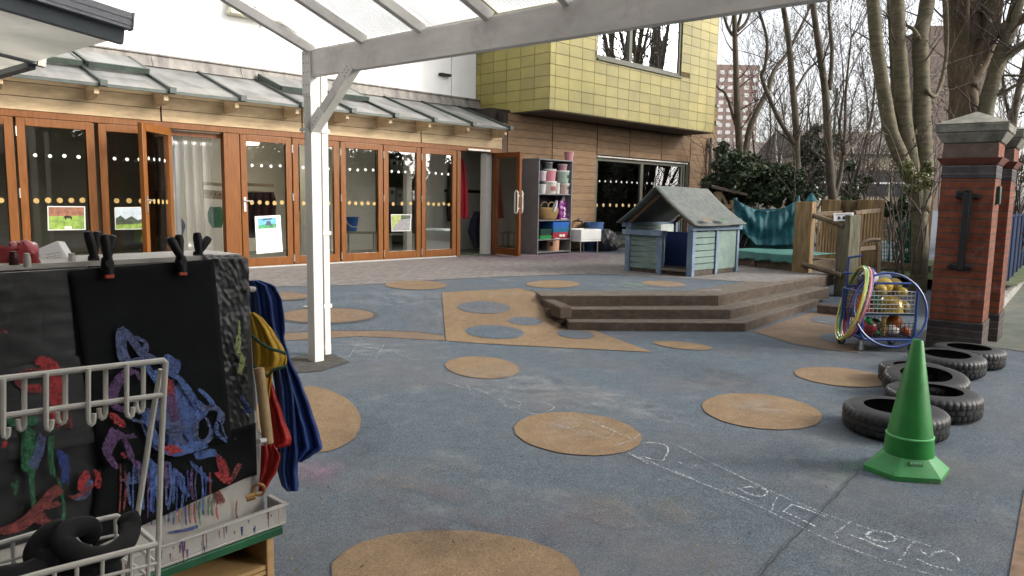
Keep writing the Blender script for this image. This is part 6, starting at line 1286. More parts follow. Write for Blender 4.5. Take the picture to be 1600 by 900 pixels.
# cupboard under the tray
cb = Vector((tb.x, tb.y, 0)); tz = tb.z-.052
cbn = thing('shelf_cabinet', tuple(cb+UH*.4), 'low pine shelf cabinet with a green top under the easel tray', 'cabinet')
def cbx(b, u0, u1, n0, n1, z0, z1):
    o = lambda u, n, z: cb+UH*u+HV*n+ZV*z
    return b.hexa([o(u0, n0, z0), o(u1, n0, z0), o(u1, n1, z0), o(u0, n1, z0)], [o(u0, n0, z1), o(u1, n0, z1), o(u1, n1, z1), o(u0, n1, z1)])
M_PINE = mat('pale pine', (.48, .30, .13), .55, .12, 5, .1, 40, stretch=(1, 1, 4))
b = MB(); cbx(b, .01, LW, -.32, .088, tz-.025, tz-.001); b.build('top', mat('green painted edge', (.012, .10, .04), .5, .2, 8), cbn, bevel=.003)
for u0 in (.03, LW-.03): b = MB(); cbx(b, u0, u0+.022, -.30, .07, 0, tz-.026); b.build('side', M_PINE, cbn, bevel=.002)
b = MB(); cbx(b, .32, .34, -.30, .07, .02, tz-.026); b.build('divider', M_PINE, cbn, bevel=.002)
for z in (.02, .12, .22, .32, .42, tz-.12):
    if z < tz-.06:
        for u0, u1 in ((.0525, .3195), (.3405, LW-.031)): b = MB(); cbx(b, u0, u1, -.30, .065, z, z+.012); b.build('shelf', M_PINE, cbn)
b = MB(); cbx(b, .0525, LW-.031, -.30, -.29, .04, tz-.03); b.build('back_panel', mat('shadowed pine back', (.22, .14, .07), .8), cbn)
# clamps
M_CLAMP = mat('black clamp plastic', (.004, .004, .005), .5, .1, 9, spec=.3); M_TIP = mat('orange clamp pad', (.40, .05, .018), .5, .1)
def clamp(x, y, a1, a2, ln, label, k=.03, tip=True):
    o0 = ep(x, y, k); t = thing('spring_clamp', tuple(o0), label, 'clamp', 'black spring clamps on the easel')
    up = -EV; rt = -EU; 
    b = MB(); b.tube([o0-up*.022, o0, o0+up*.02], [.013, .015, .012], 10); b.build('jaw', M_CLAMP, t)
    for a, kk in ((a1, 1), (a2, -1)):
        d = up*math.cos(a)+rt*math.sin(a); q = o0+up*.012+EN*.006*kk; b = MB(); b.tube([q, q+d*ln*.35, q+d*ln*.75, q+d*ln*.96, q+d*ln], [.009, .0108, .0118, .0095, .004], 10); b.build('handle', M_CLAMP, t)
    b = MB(); b.tube([o0+up*.004-EN*.016, o0+up*.004+EN*.016], .010, 10); b.build('spring', M_CLAMP, t)
    if tip: b = MB(); b.obox(o0-up*.026+EN*.004, rt*.010, up*.005, EN*.007); b.build('pad', M_TIP, t, bevel=.002)
clamp(168, 415, -.05, .35, .064, 'black spring clamp with orange pad clipping the middle of the black paper'); clamp(283, 412, -.45, .05, .064, 'black spring clamp with orange pad clipping the right of the black paper')
clamp(147, 412, -.15, .25, .07, 'black spring clamp behind the middle one, no pad showing', -.05, False); clamp(310, 404, -.02, .7, .06, 'black spring clamp at the right behind the board, handles spread', -.05, False)
# things on the ledge
tl = e3(0, -.018, -.03).z
def ledge(px, D): p = dep(px, 405, D); return Vector((p.x, p.y, tl))
q = [(-18, 398), (48, 376), (62, 404), (52, 414), (-18, 422)]
b = MB(); b.grid(lambda u, v: dep(lerp(-20, lerp(48, 62, v), u), lerp(lerp(392, 377, u), lerp(424, 413, u), v), 1.72+.012*math.sin(u*9+v*5)), 16, 8); o = b.build('wallet', mat('red plastic wallet', (.42, .05, .06), .3, .15, 7, .2, 20), org=tuple(ledge(20, 1.72)), solid=.03, ang=180); tag(o, 'red plastic wallet lying on the ledge behind the easel', 'wallet')
b = MB(); b.prism([dep(58, 389, 1.86), dep(90, 376, 1.86), dep(107, 404, 1.86), dep(82, 413, 1.84), dep(64, 412, 1.84)], CF*.03); o = b.build('booklet', mat('white booklet paper', (.74, .74, .73), .6, .02), org=tuple(ledge(85, 1.86)), bevel=.002); tag(o, 'white booklet propped beside the red wallet', 'booklet')
b = MB()
for i in range(6): b.disc(dep(74+4.2*i, 402.5-.9*i, 1.835), -CF, .0016, 6)
for i, yy in enumerate((398, 406)): b.bar(dep(72, yy, 1.836), dep(95, yy-4, 1.846), .001, .0012, CF)
b.build('print', mat('brown print', (.35, .25, .15), .7), o, smooth=False)
for (px, py, r, col, lb, nm) in ((22, 408, .010, (.05, .012, .012), 'small dark red bottle in front of the red wallet', 'bottle'), (43, 411, .008, (.45, .42, .36), 'tiny cream pot beside the dark red bottle', 'pot'), (113, 409, .009, (.6, .57, .5), 'tiny cream pot beside the white booklet', 'pot')):
    p = dep(px, py+6, 1.62 if px < 60 else 1.78); b = MB(); b.lathe([(r, 0), (r, .018), (r*.8, .024), (r*.8, .03), (0, .031)], p, 14); tag(b.build(nm, mat('pot %s' % str(col), col, .3), org=tuple(p)), lb, nm)
cloth('rag', [(404, 352, 372), (402, 362, 386)], 2.1, .01, 1, fabric('brown string', (.2, .12, .06)), 'brown string lying on the top right corner of the easel', 'string', thick=.01)
# ================================================================== aprons on the easel side
DA = 2.13
AP = lambda n, c: mat(n, c, .55, .25, 4, .6, 22, spec=.35)
M_APB, M_APB2, M_APY, M_APR = AP('blue apron cloth', (.014, .045, .19)), AP('deep blue sleeve cloth', (.010, .035, .15)), AP('yellow apron cloth', (.46, .27, .02)), AP('red apron cloth', (.36, .02, .015))
def drapery(name, rows, d0, amp, folds, m_, label, cat, ph=0.0): return cloth(name, rows, d0, amp, folds, m_, label, cat, .006, 'aprons hanging on the easel', ph=ph, nu=44)
drapery('apron', [(438, 388, 404), (448, 388, 430), (470, 390, 441), (495, 393, 444), (515, 402, 445), (528, 420, 443), (560, 424, 452), (600, 432, 471), (640, 440, 486), (680, 448, 499), (700, 452, 504), (712, 455, 486), (722, 457, 470)], DA+.03, .018, 2.6, M_APB, 'blue apron hanging outermost on the easel side', 'apron', .4)
drapery('apron', [(560, 424, 446), (620, 432, 458), (680, 436, 462), (710, 434, 466), (735, 434, 464), (757, 440, 466), (768, 450, 464)], DA+.0, .012, 1.6, M_APB2, 'dark blue sleeve hanging lowest below the blue apron', 'apron', 1.2)
drapery('apron', [(488, 388, 396), (500, 389, 412), (520, 392, 428), (545, 394, 444), (560, 395, 448), (572, 396, 446), (580, 398, 425), (620, 404, 420), (636, 408, 416)], DA-.03, .016, 2.0, M_APY, 'yellow apron with dark green trim hanging on the easel side', 'apron', 2.0)
drapery('apron', [(575, 402, 416), (610, 404, 428), (650, 406, 442), (685, 410, 456), (694, 412, 454), (700, 414, 440)], DA-.02, .012, 1.8, M_APR, 'red apron hanging under the yellow one', 'apron', .7)
drapery('apron', [(695, 408, 428), (712, 408, 438), (735, 408, 432), (755, 406, 420), (768, 405, 412)], DA-.05, .010, 1.3, M_APR, 'lower red apron end with a pale edge by the paint tray', 'apron', 2.7)
b = MB(); b.tube([dep(394, 524, DA-.075), dep(408, 537, DA-.085), dep(425, 546, DA-.085), dep(438, 549, DA-.08), dep(446, 553, DA-.07)], .0045, 6); b.tube([dep(397, 572, DA-.075), dep(408, 580, DA-.085), dep(418, 588, DA-.085), dep(427, 578, DA-.085), dep(440, 574, DA-.08), dep(447, 572, DA-.07)], .0045, 6); b.build('trim', mat('dark green tape', (.01, .06, .03), .7), [o for o in COL.objects if o.get('label', '').startswith('yellow apron')][0])
b = MB(); b.tube([dep(405, 575, DA-.11), dep(413, 640, DA-.1), dep(419, 692, DA-.09)], [.014, .015, .015], 12); tag(b.build('dowel', mat('paint spotted dowel', (.40, .27, .13), .6, .15, 9, dirt=(.2, .2, .06), dscale=14), org=tuple(dep(419, 692, DA-.09))), 'wooden dowel handle hanging among the aprons', 'dowel')
b = MB(); b.tube([dep(388, 452, 2.03), dep(397, 452, 2.05)], .008, 8); b.tube([dep(404, 690, 1.92), dep(414, 688, 1.95)], .007, 8); b.build('coat_peg', M_EW, es)
b = MB(); b.ring(dep(405, 765, 1.87), CR, CU, .014, .004, 18, 6); b.tube([dep(398, 775, 1.85), dep(385, 779, 1.84)], .009, 8); b.build('hook', mat('brass hook', (.40, .22, .08), .4, metal=.5), es)
# ================================================================== white wire rack, nearest thing
M_RACK = mat('cream coated wire', (.54, .525, .47), .4, .05, 6)
DR = .95
RT, RL = dep(258, 563, .95), dep(0, 592, .83)
RN_ = (RL-RT).cross(ZV).normalized(); RN_ = RN_ if RN_.dot(CF) < 0 else -RN_
rp = lambda x, y, k=0.0: on_plane(x, y, RT+RN_*k, (RN_+ZV*.10).normalized())
rk = thing('wire_rack', tuple(Vector((RT.x, RT.y, 0))), 'cream wire rack with hooks and a basket in front of the easel', 'rack')
b = MB(); b.tube([rp(-250, 620), rp(130, 577), rp(256, 563), rp(259, 566), rp(257, 600), rp(252, 700), rp(246, 905), rp(240, 1150)], .0037, 8); b.tube([rp(-250, 684), rp(100, 637), rp(255, 617)], .0036, 8); b.tube([rp(252, 577, -.01), rp(240, 640, -.02), rp(222, 760, -.03), rp(200, 900, -.04), rp(180, 1100, -.06)], .0038, 8); b.build('frame', M_RACK, rk)
for (x, y0, y1, xh, yh, k) in ((5, 592, 684, 13, 668, .006), (72, 583, 672, 81, 656, .006), (138, 576, 664, 147, 646, .006), (198, 569, 652, 208, 636, .006), (38, 588, 672, 28, 655, -.008), (102, 581, 662, 90, 644, -.008), (165, 574, 654, 155, 638, -.008), (224, 567, 644, 213, 627, -.008), (-66, 600, 692, -58, 676, .006), (-138, 608, 700, -130, 684, .006), (-30, 596, 682, -40, 664, -.008), (-100, 604, 690, -110, 672, -.008)):
    xm = (x+xh)/2; b = MB(); b.tube([rp(x, y0, k), rp(x, y1-8, k), rp(x+(xm-x)*.4, y1-2, k), rp(xm, y1, k), rp(xh-(xh-xm)*.3, y1-3, k), rp(xh, y1-10, k), rp(xh, yh, k)], .0030, 8); b.build('hook', M_RACK, rk)
b = MB()
fr_ = [(-250, 981), (-60, 930), (75, 893), (245, 850)]; bk_ = [(-250, 930), (-60, 866), (60, 832), (182, 806), (214, 824), (245, 850)]
b.tube([rp(*p, .03) for p in fr_], .0040, 8); b.tube([rp(*p, -.06) for p in bk_], .0036, 8)
for x in (-20, 20, 60, 100, 140, 180):
    b.tube([rp(x, lerp(866, 806, (x+60)/242), -.06), rp(x+4, lerp(866, 806, (x+60)/242)+150, -.06)], .0024, 6)
for x in (0, 40, 85, 120, 160, 205, 232): b.tube([rp(x, lerp(930, 850, (x+60)/305), .03), rp(x-2, lerp(930, 850, (x+60)/305)+170, .03)], .0024, 6)
for y in (30, 62): b.tube([rp(x, yy+y, -.06) for x, yy in bk_], .0024, 6); b.tube([rp(x, yy+y, .03) for x, yy in fr_], .0024, 6)
b.build('basket', M_RACK, rk)
M_BLK = mat('black soft rubber', (.0025, .0025, .003), .85, .2, 7, .1, 40)
def strap(pts, w0, w1, k0, label):
    b = MB(); P = [rp(x, y, k) for x, y, k in pts]; n = len(P); fine = []
    for j in range(n-1):
        p0, p1, p2, p3 = P[max(j-1, 0)], P[j], P[j+1], P[min(j+2, n-1)]
        for s in range(8):
            t_ = s/8; fine.append(.5*(2*p1+(p2-p0)*t_+(2*p0-5*p1+4*p2-p3)*t_**2+(3*p1-p0-3*p2+p3)*t_**3))
    fine.append(P[-1]); m_ = len(fine)
    o = len(b.v); k = 12
    for i, p in enumerate(fine):
        d = (fine[min(i+1, m_-1)]-fine[max(i-1, 0)]).normalized(); a = RN_.cross(d).normalized(); c = d.cross(a); ee = min(1, .45+min(i, m_-1-i)*.2)
        for j in range(k): th = 2*PI*j/k; b.v.append(p+a*math.cos(th)*w0*ee+c*math.sin(th)*w1*ee)
    for i in range(m_-1):
        for j in range(k): b.f.append([o+i*k+j, o+i*k+(j+1) % k, o+(i+1)*k+(j+1) % k, o+(i+1)*k+j]); b.m.append(0)
    b.f += [list(range(k))[::-1], [o+(m_-1)*k+j for j in range(k)]]; b.m += [0, 0]
    return b.build('strap', M_BLK, org=tuple(P[len(P)//2]), ang=180)
tag(strap([(196, 802, -.03), (204, 822, -.02), (196, 848, 0.0), (165, 868, .015), (125, 868, .02), (98, 848, .015), (108, 828, 0), (132, 822, -.02), (142, 832, -.03), (132, 846, -.035)], .0135, .008, 0, ''), 'curled black rubber strap with a raised end in the wire basket', 'strap')
tag(strap([(104, 826, -.02), (76, 838, -.015), (60, 862, -.01), (66, 884, .0), (40, 898, .005), (0, 906, .01), (-40, 920, .01)], .016, .010, 0, ''), 'second black rubber strap lying flat to the left of the curled one', 'strap')
tag(strap([(70, 850, -.03), (90, 872, -.03), (120, 884, -.03), (152, 880, -.03), (160, 900, -.03), (120, 915, -.03), (60, 905, -.03)], .022, .012, 0, ''), 'wide black rubber piece at the bottom of the wire basket', 'strap')
# ================================================================== trees
RT_ = random.Random(11)
M_BARK = mat('grey brown bark', (.098, .078, .055), .9, .3, 8, .6, 40, stretch=(1, 1, .5), dirt=(.085, .09, .045), dscale=2)
M_CHERRY = mat('olive cherry bark', (.105, .086, .046), .85, .3, 2.2, .6, 20, stretch=(2.4, 2.4, 9), dirt=(.06, .065, .028), dscale=2.5)
M_OAKB = mat('furrowed brown bark', (.12, .085, .05), .95, .3, 6, 1.0, 14, stretch=(5, 5, .7), col2=(.045, .03, .02), dirt=(.09, .09, .035), dscale=1.2)
M_TWIG = mat('dark twig', (.075, .055, .045), .9, .2, 6)
def leafmat(name, c1, c2):
    M = bpy.data.materials.new(name); M.use_nodes = True; t = M.node_tree; N = t.nodes; L = t.links; p = N['Principled BSDF']; p.inputs['Roughness'].default_value = .45
    g_ = N.new('ShaderNodeNewGeometry'); r = N.new('ShaderNodeValToRGB'); r.color_ramp.elements[0].color = (*c1, 1); r.color_ramp.elements[1].color = (*c2, 1); L.new(g_.outputs['Random Per Island'], r.inputs[0]); L.new(r.outputs[0], p.inputs['Base Color']); return M
M_LEAFD = leafmat('dark evergreen leaf', (.014, .028, .013), (.075, .105, .048)); M_LEAFI = leafmat('ivy leaf', (.012, .03, .012), (.06, .10, .03)); M_LEAFY = leafmat('yellow green sprig', (.06, .075, .015), (.16, .17, .05)); M_BUD = leafmat('brown bud', (.06, .04, .03), (.16, .12, .07))
def fineline(P, n=5):
    out = []
    for j in range(len(P)-1):
        p0, p1, p2, p3 = P[max(j-1, 0)], P[j], P[j+1], P[min(j+2, len(P)-1)]
        for s in range(n):
            t_ = s/n; out.append(.5*(2*p1+(p2-p0)*t_+(2*p0-5*p1+4*p2-p3)*t_**2+(3*p1-p0-3*p2+p3)*t_**3))
    out.append(P[-1]); return out
def limb(b, P, r0, r1, sides, n=4, wob=0.0):
    F_ = fineline(P, n); m_ = len(F_); rr = [lerp(r0, r1, i/(m_-1))*(1+RT_.uniform(-wob, wob)) for i in range(m_)]; b.tube(F_, rr, sides); return F_, rr
def twigs(b, p, d, ln, r, lev, bud=None, up=.35):
    """a branch and its side shoots"""
    k = 4; P = [Vector(p)]; dd = Vector(d).normalized()
    for i in range(k):
        dd = (dd+Vector((RT_.uniform(-.22, .22), RT_.uniform(-.22, .22), RT_.uniform(-.10, .16)+up*.12))).normalized(); P.append(P[-1]+dd*ln/k)
    b.tube(P, [r*(1-.75*i/k) for i in range(k+1)], 5 if r > .012 else 3, cap=False)
    if bud is not None and lev <= 1:
        for i in range(1, k+1):
            for _ in range(2): bud.append(P[i-1].lerp(P[i], RT_.random()))
    if lev > 0:
        for i in range(RT_.choice((1, 2, 2, 3))):
            s = RT_.uniform(.25, .95)*k; j = min(int(s), k-1); q = P[j].lerp(P[j+1], s-j); sd_ = Vector((RT_.uniform(-1, 1), RT_.uniform(-1, 1), RT_.uniform(-.2, .9))).normalized()
            twigs(b, q, (dd*.8+sd_).normalized(), ln*RT_.uniform(.4, .7), max(.0035, r*.5), lev-1, bud, up)
def buds(b, L, s):
    for p in L:
        d = Vector((RT_.uniform(-1, 1), RT_.uniform(-1, 1), RT_.uniform(-1, 1))).normalized()*s; e = d.orthogonal().normalized()*s*.5; b.add([p-d, p+e, p+d, p-e], [(0, 1, 2, 3)])
def tree(label, stems, D, m_, nb=14, blen=1.6, lev=2, t0=.25, grp=None, budn=True, nm='tree', bm=1.0, dz=(0, 0)):
    """stems: list of (picture polyline, width px start, width px end, depth offset)"""
    base = None; tr = MB(); cr = MB(); B = []
    for si, (px, w0, w1, do) in enumerate(stems):
        P = [dep(x, y, D+do*(i/(len(px)-1))) for i, (x, y) in enumerate(px)]
        if base is None:
            base = Vector(P[0])
        if px[0][1] > 250 and si == 0:
            P = [Vector((P[0].x, P[0].y, gz(P[0].x, P[0].y)-.1))]+P; base = P[0].copy()
        F_, rr = limb(tr, P, w0/2*D/1146, w1/2*D/1146, 12, 5, .05)
        n_ = int(nb*(1 if si == 0 else .7))
        for i in range(n_):
            s = RT_.uniform(t0, .99)*(len(F_)-1); j = int(s); q = F_[j]; d = (F_[min(j+1, len(F_)-1)]-F_[max(j-1, 0)]).normalized()
            sd_ = Vector((RT_.uniform(-1, 1), RT_.uniform(-1, 1), RT_.uniform(-.1, .5))).normalized(); r = min(rr[j]*.32, .02*bm)
            twigs(cr, q, (d*.55+sd_).normalized(), blen*RT_.uniform(.5, 1.2), r, lev, B if budn else None)
        end = F_[-1]; d = (F_[-1]-F_[-2]).normalized()
        for i in range(4): twigs(cr, end, (d+Vector((RT_.uniform(-.5, .5), RT_.uniform(-.5, .5), .2))).normalized(), blen*RT_.uniform(1.0, 1.8), rr[-1]*.6, lev+1, B if budn else None)
    t = thing(nm, (base.x, base.y, base.z), label, 'tree', grp)
    tr.build('trunk', m_, t, ang=180); cr.build('crown', M_TWIG, t, ang=180)
    if B:
        b = MB(); buds(b, B, .022*D/16); b.build('buds', M_BUD, t, smooth=False)
    return t
tree('slim grey tree beside the yellow bay, forked low with upright shoots', [([(1160, 345), (1158, 270), (1153, 190), (1150, 110), (1148, 45), (1145, -40)], 14, 7, 0), ([(1162, 265), (1172, 200), (1200, 140), (1210, 110), (1232, 80), (1262, 20)], 11, 4, 1), ([(1150, 60), (1138, 45), (1128, 15)], 6, 3, 0), ([(1152, 48), (1168, 30), (1185, -30)], 6, 3, 0), ([(1150, 50), (1158, 20), (1160, -30)], 6, 3, 0), ([(1155, 215), (1135, 150), (1120, 135), (1095, 90)], 5, 2, 0)], 19, M_BARK, 10, 1.5, 2, .35)
tree('slender leaning tree right behind the teal net with one long low branch', [([(1268, 325), (1256, 300), (1246, 270), (1244, 200), (1238, 130), (1232, 60), (1222, 0), (1216, -40)], 14, 7, 0), ([(1242, 225), (1222, 195), (1205, 160), (1190, 120), (1195, 105), (1198, 60), (1180, 0)], 8, 4, -.6), ([(1240, 150), (1262, 110), (1300, 80)], 5, 2, .5)], 16.5, M_BARK, 12, 1.4, 2, .3)
tree('slender upright tree between the leaning tree and the cherry, behind the timber posts', [([(1302, 330), (1298, 280), (1294, 220), (1290, 150), (1282, 90), (1272, 20), (1266, -40)], 15, 8, 0), ([(1296, 140), (1300, 80), (1295, 10), (1305, -40)], 7, 4, .3), ([(1304, 310), (1314, 270), (1320, 210), (1322, 140), (1330, 60)], 7, 3, .8), ([(1318, 240), (1345, 215), (1375, 190)], 5, 2, .8)], 16.8, M_BARK, 13, 1.5, 2, .25)
tree('multi stemmed cherry tree with banded olive bark beside the green mesh fence', [([(1436, 420), (1437, 370), (1436, 330), (1428, 290), (1410, 250), (1392, 205), (1380, 140), (1370, 70), (1364, 0), (1360, -60)], 26, 18, 0), ([(1434, 330), (1424, 260), (1414, 200), (1408, 120), (1404, 60), (1401, -20)], 26, 20, .3), ([(1438, 330), (1444, 260), (1441, 200), (1440, 120), (1438, 60), (1446, 20), (1455, -40)], 28, 22, .5), ([(1436, 60), (1425, 44), (1400, 35)], 8, 3, .5), ([(1398, 220), (1395, 130), (1392, 60), (1387, -20)], 8, 6, 1.2), ([(1446, 140), (1462, 150), (1475, 110), (1480, 60), (1478, -20)], 7, 5, 1)], 12.6, M_CHERRY, 8, 1.3, 2, .3, bm=.8)
tree('huge old trunk with furrowed bark splitting into heavy limbs behind the near brick pillar', [([(1505, 330), (1505, 250), (1506, 190), (1504, 130), (1498, 80), (1492, 30), (1488, -50)], 52, 28, 0), ([(1506, 140), (1514, 90), (1520, 40), (1522, -50)], 40, 26, .2), ([(1510, 130), (1530, 90), (1548, 40), (1556, -50)], 34, 24, -.2), ([(1512, 120), (1535, 75), (1562, 48), (1600, 28), (1650, 10)], 22, 14, -.6), ([(1500, 95), (1506, 40), (1510, -40)], 16, 12, -.5)], 14.2, M_OAKB, 9, 1.6, 2, .45, nm='old_tree')
tree('inclined olive trunk leaning away from the huge old tree above the far pillar', [([(1528, 330), (1532, 220), (1545, 150), (1562, 90), (1580, 40), (1598, -30)], 28, 18, 0), ([(1548, 140), (1560, 100), (1590, 75), (1630, 50)], 14, 9, -.3), ([(1546, 155), (1575, 140), (1610, 120)], 6, 4, -.3), ([(1558, 118), (1590, 118), (1630, 120)], 4, 3, -.3)], 13.8, M_CHERRY, 8, 1.4, 2, .3)
tree('thin dark tree at the far right edge above the far pillar', [([(1576, 330), (1580, 220), (1588, 160), (1600, 110), (1625, 40)], 14, 8, 0), ([(1582, 200), (1570, 150), (1566, 100)], 6, 3, .3)], 16, M_BARK, 12, 1.6, 2, .25)
tree('thin many twigged bush tree between the slender trees and the cherry', [([(1330, 330), (1338, 280), (1350, 230), (1362, 180), (1368, 120)], 7, 3, 0), ([(1334, 300), (1320, 250), (1312, 200), (1318, 150)], 6, 3, 0), ([(1336, 290), (1370, 250), (1385, 225)], 5, 2, .5), ([(1332, 310), (1290, 270), (1270, 220), (1262, 160)], 5, 2, .5)], 20, M_BARK, 14, 1.7, 2, .15)
tree('pale thin birch-like tree far off beyond the leaning tree', [([(1216, 330), (1214, 270), (1212, 210), (1210, 150)], 5, 2, 0), ([(1214, 290), (1222, 230), (1226, 180)], 4, 2, 0)], 30, mat('pale bark', (.42, .40, .36), .9, .2, 9), 16, 2.4, 2, .15)
for (x, D, lb) in ((1285, 23, 'bushy bare tree with many thin stems behind the leaning tree'), (1352, 24, 'bushy bare tree with many thin stems just beside the cherry stems, far back'), (1200, 24, 'bushy bare tree with many thin stems in front of the tower block')):
    tree(lb, [([(x, 330), (x-3, 270), (x+4, 210), (x+2, 150)], 5, 2, 0), ([(x, 310), (x-18, 260), (x-24, 200), (x-20, 160)], 4, 2, .4), ([(x, 305), (x+16, 255), (x+26, 205), (x+22, 170)], 4, 2, -.4), ([(x, 300), (x+6, 240), (x+14, 190)], 3, 1.5, .6)], D, M_BARK, 14, 1.7, 2, .1)
# trees along the right hand side, outside the picture but mirrored in the upper window and the doors
for i, (x, y, h, lb) in enumerate(((27, 1.2, 13, 'tall bare tree reflected at the left of the upper window'), (30, -2.5, 14, 'tall bare tree with a thick stem reflected in the middle of the upper window'), (33.5, -3.5, 14, 'tall bare tree reflected at the right of the upper window'), (18.5, -8, 12, 'tall bare tree reflected in the glass doors nearest the open doorway'), (13, -11, 12, 'tall bare tree reflected in the glass doors beside the white post'), (7.5, -12, 12, 'tall bare tree reflected in the leftmost glass doors'))):
    tr, cr, B = MB(), MB(), []; bs = Vector((x, y, -.1)); P = [bs+Vector((RT_.uniform(-.35, .35)*k*.5, RT_.uniform(-.35, .35)*k*.5, h*k/5)) for k in range(6)]; P[0] = bs
    F_, rr = limb(tr, P, .36, .10, 10, 4, .06)
    for k in range(3):
        j = RT_.randrange(5, 10); d = Vector((RT_.uniform(-1, 1), RT_.uniform(-1, 1), 1.6)).normalized(); Q = [F_[j], F_[j]+d*1.6, F_[j]+d*3.4+ZV*.5, F_[j]+d*5+ZV*1.4]; G_, gr = limb(tr, Q, .18, .05, 8, 3)
        for q in range(7): twigs(cr, G_[RT_.randrange(2, len(G_))], (d+Vector((RT_.uniform(-1, 1), RT_.uniform(-1, 1), .2))).normalized(), 2.2, .04, 2)
    for k in range(16): j = RT_.randrange(6, len(F_)); twigs(cr, F_[j], Vector((RT_.uniform(-1, 1), RT_.uniform(-1, 1), RT_.uniform(.1, .9))).normalized(), 2.6, .045, 2)
    t = thing('tree', tuple(bs), lb, 'tree'); tr.build('trunk', M_BARK, t, ang=180); cr.build('crown', M_TWIG, t, ang=180)
# ------------------------------------------------------------------ evergreen shrubs
def leaves(b, c, rad, n, s, hollow=.55):
    c = Vector(c)
    for _ in range(n):
        while True:
            q = Vector((RT_.uniform(-1, 1), RT_.uniform(-1, 1), RT_.uniform(-1, 1))); l = q.length
            if l < 1 and (l > hollow or RT_.random() < .25): break
        p = c+Vector((q.x*rad[0], q.y*rad[1], q.z*rad[2])); d = Vector((RT_.uniform(-1, 1), RT_.uniform(-1, 1), RT_.uniform(-.8, .8))).normalized(); e = d.orthogonal().normalized(); e = Matrix.Rotation(RT_.uniform(0, 6), 3, d) @ e; ss = s*RT_.uniform(.6, 1.3)
        b.add([p-d*ss, p+e*ss*.55, p+d*ss, p-e*ss*.55], [(0, 1, 2), (0, 2, 3)])
def shrub(label, blobs, D, n, s, m_, core=True, nm='shrub', tw=10):
    b = MB(); st = MB(); x0, y0 = blobs[0][0], blobs[0][1]; c0 = dep(x0, y0, D); base = Vector((c0.x, c0.y, T if c0.z > T else 0))
    tot = sum(q[2]*q[3] for q in blobs)
    for (x, y, rx, ry, do) in blobs:
        c = dep(x, y, D+do); k = (D+do)/1146; n_ = int(n*rx*ry/tot)
        for j in range(max(3, n_//90)):      # clumps, so that the outline stays uneven
            a = RT_.uniform(0, 2*PI); r = RT_.random()**.5; cc_ = c+CR*(rx*k*r*math.cos(a))+CU*(ry*k*r*math.sin(a))+Vector((CF.x, CF.y, 0))*RT_.uniform(-.6, .6)*rx*k*.5; q = RT_.uniform(.18, .34)*min(rx, ry)*k*1.6
            leaves(b, cc_, (q, q, q*.8), 90, s, .2)
        for j in range(tw): p = c+CR*RT_.uniform(-.6, .6)*rx*k; twigs(st, Vector((p.x, p.y, base.z)), Vector((RT_.uniform(-.3, .3), RT_.uniform(-.3, .3), 1)), max(.3, (c.z-base.z+ry*k*.9)), .02, 2)
    t = thing(nm, tuple(base), label, 'shrub'); b.build('foliage', m_, t, smooth=False); st.build('stem', M_TWIG, t, ang=180); return t
shrub('broad dark evergreen hedge behind the teal netting', [(1200, 285, 55, 26, 0), (1150, 265, 32, 28, .4), (1235, 290, 28, 22, -.3), (1175, 275, 40, 30, 1.2), (1130, 300, 26, 34, .5), (1215, 310, 60, 24, .2)], 16.2, 17000, .055, M_LEAFD, nm='hedge', tw=2)
shrub('dark holly shrub in the gap left of the slim grey tree', [(1132, 245, 12, 34, 0), (1136, 285, 16, 28, 0)], 18.5, 2600, .06, M_LEAFD)
shrub('loose ivy covered shrub between the two slender trees', [(1262, 250, 26, 42, 0), (1280, 225, 24, 30, .6), (1262, 292, 24, 20, -.3)], 19, 3600, .06, leafmat('grey green leaf', (.02, .035, .02), (.08, .10, .055)))
shrub('thin twiggy shrub right of the slender upright tree', [(1330, 290, 24, 34, 0), (1352, 300, 20, 22, .3)], 18, 900, .05, M_LEAFI, tw=7)
shrub('dense dark ivy on the green mesh fence', [(1408, 328, 24, 18, 0), (1421, 375, 17, 34, .1), (1390, 324, 16, 10, -.1), (1424, 320, 16, 22, .2), (1416, 402, 16, 10, .1)], 14.9, 6500, .045, M_LEAFI, nm='ivy', tw=1)
shrub('yellow green sprigs round the foot of the cherry tree stems', [(1430, 275, 24, 26, -.2), (1446, 255, 14, 18, -.2), (1418, 262, 12, 10, -.1)], 12.3, 1400, .03, M_LEAFY, tw=3)
shrub('tangle of brown twigs at the far right beside the pillars', [(1590, 230, 20, 50, 0), (1590, 300, 16, 40, 0), (1570, 150, 30, 40, 2)], 15, 700, .035, M_BUD, tw=12)
shrub('brown twiggy undergrowth far behind the cherry stems', [(1390, 240, 60, 40, 0), (1480, 190, 60, 60, 1), (1560, 150, 50, 60, 2), (1340, 250, 60, 40, 3)], 24, 1500, .05, M_BUD, tw=10)
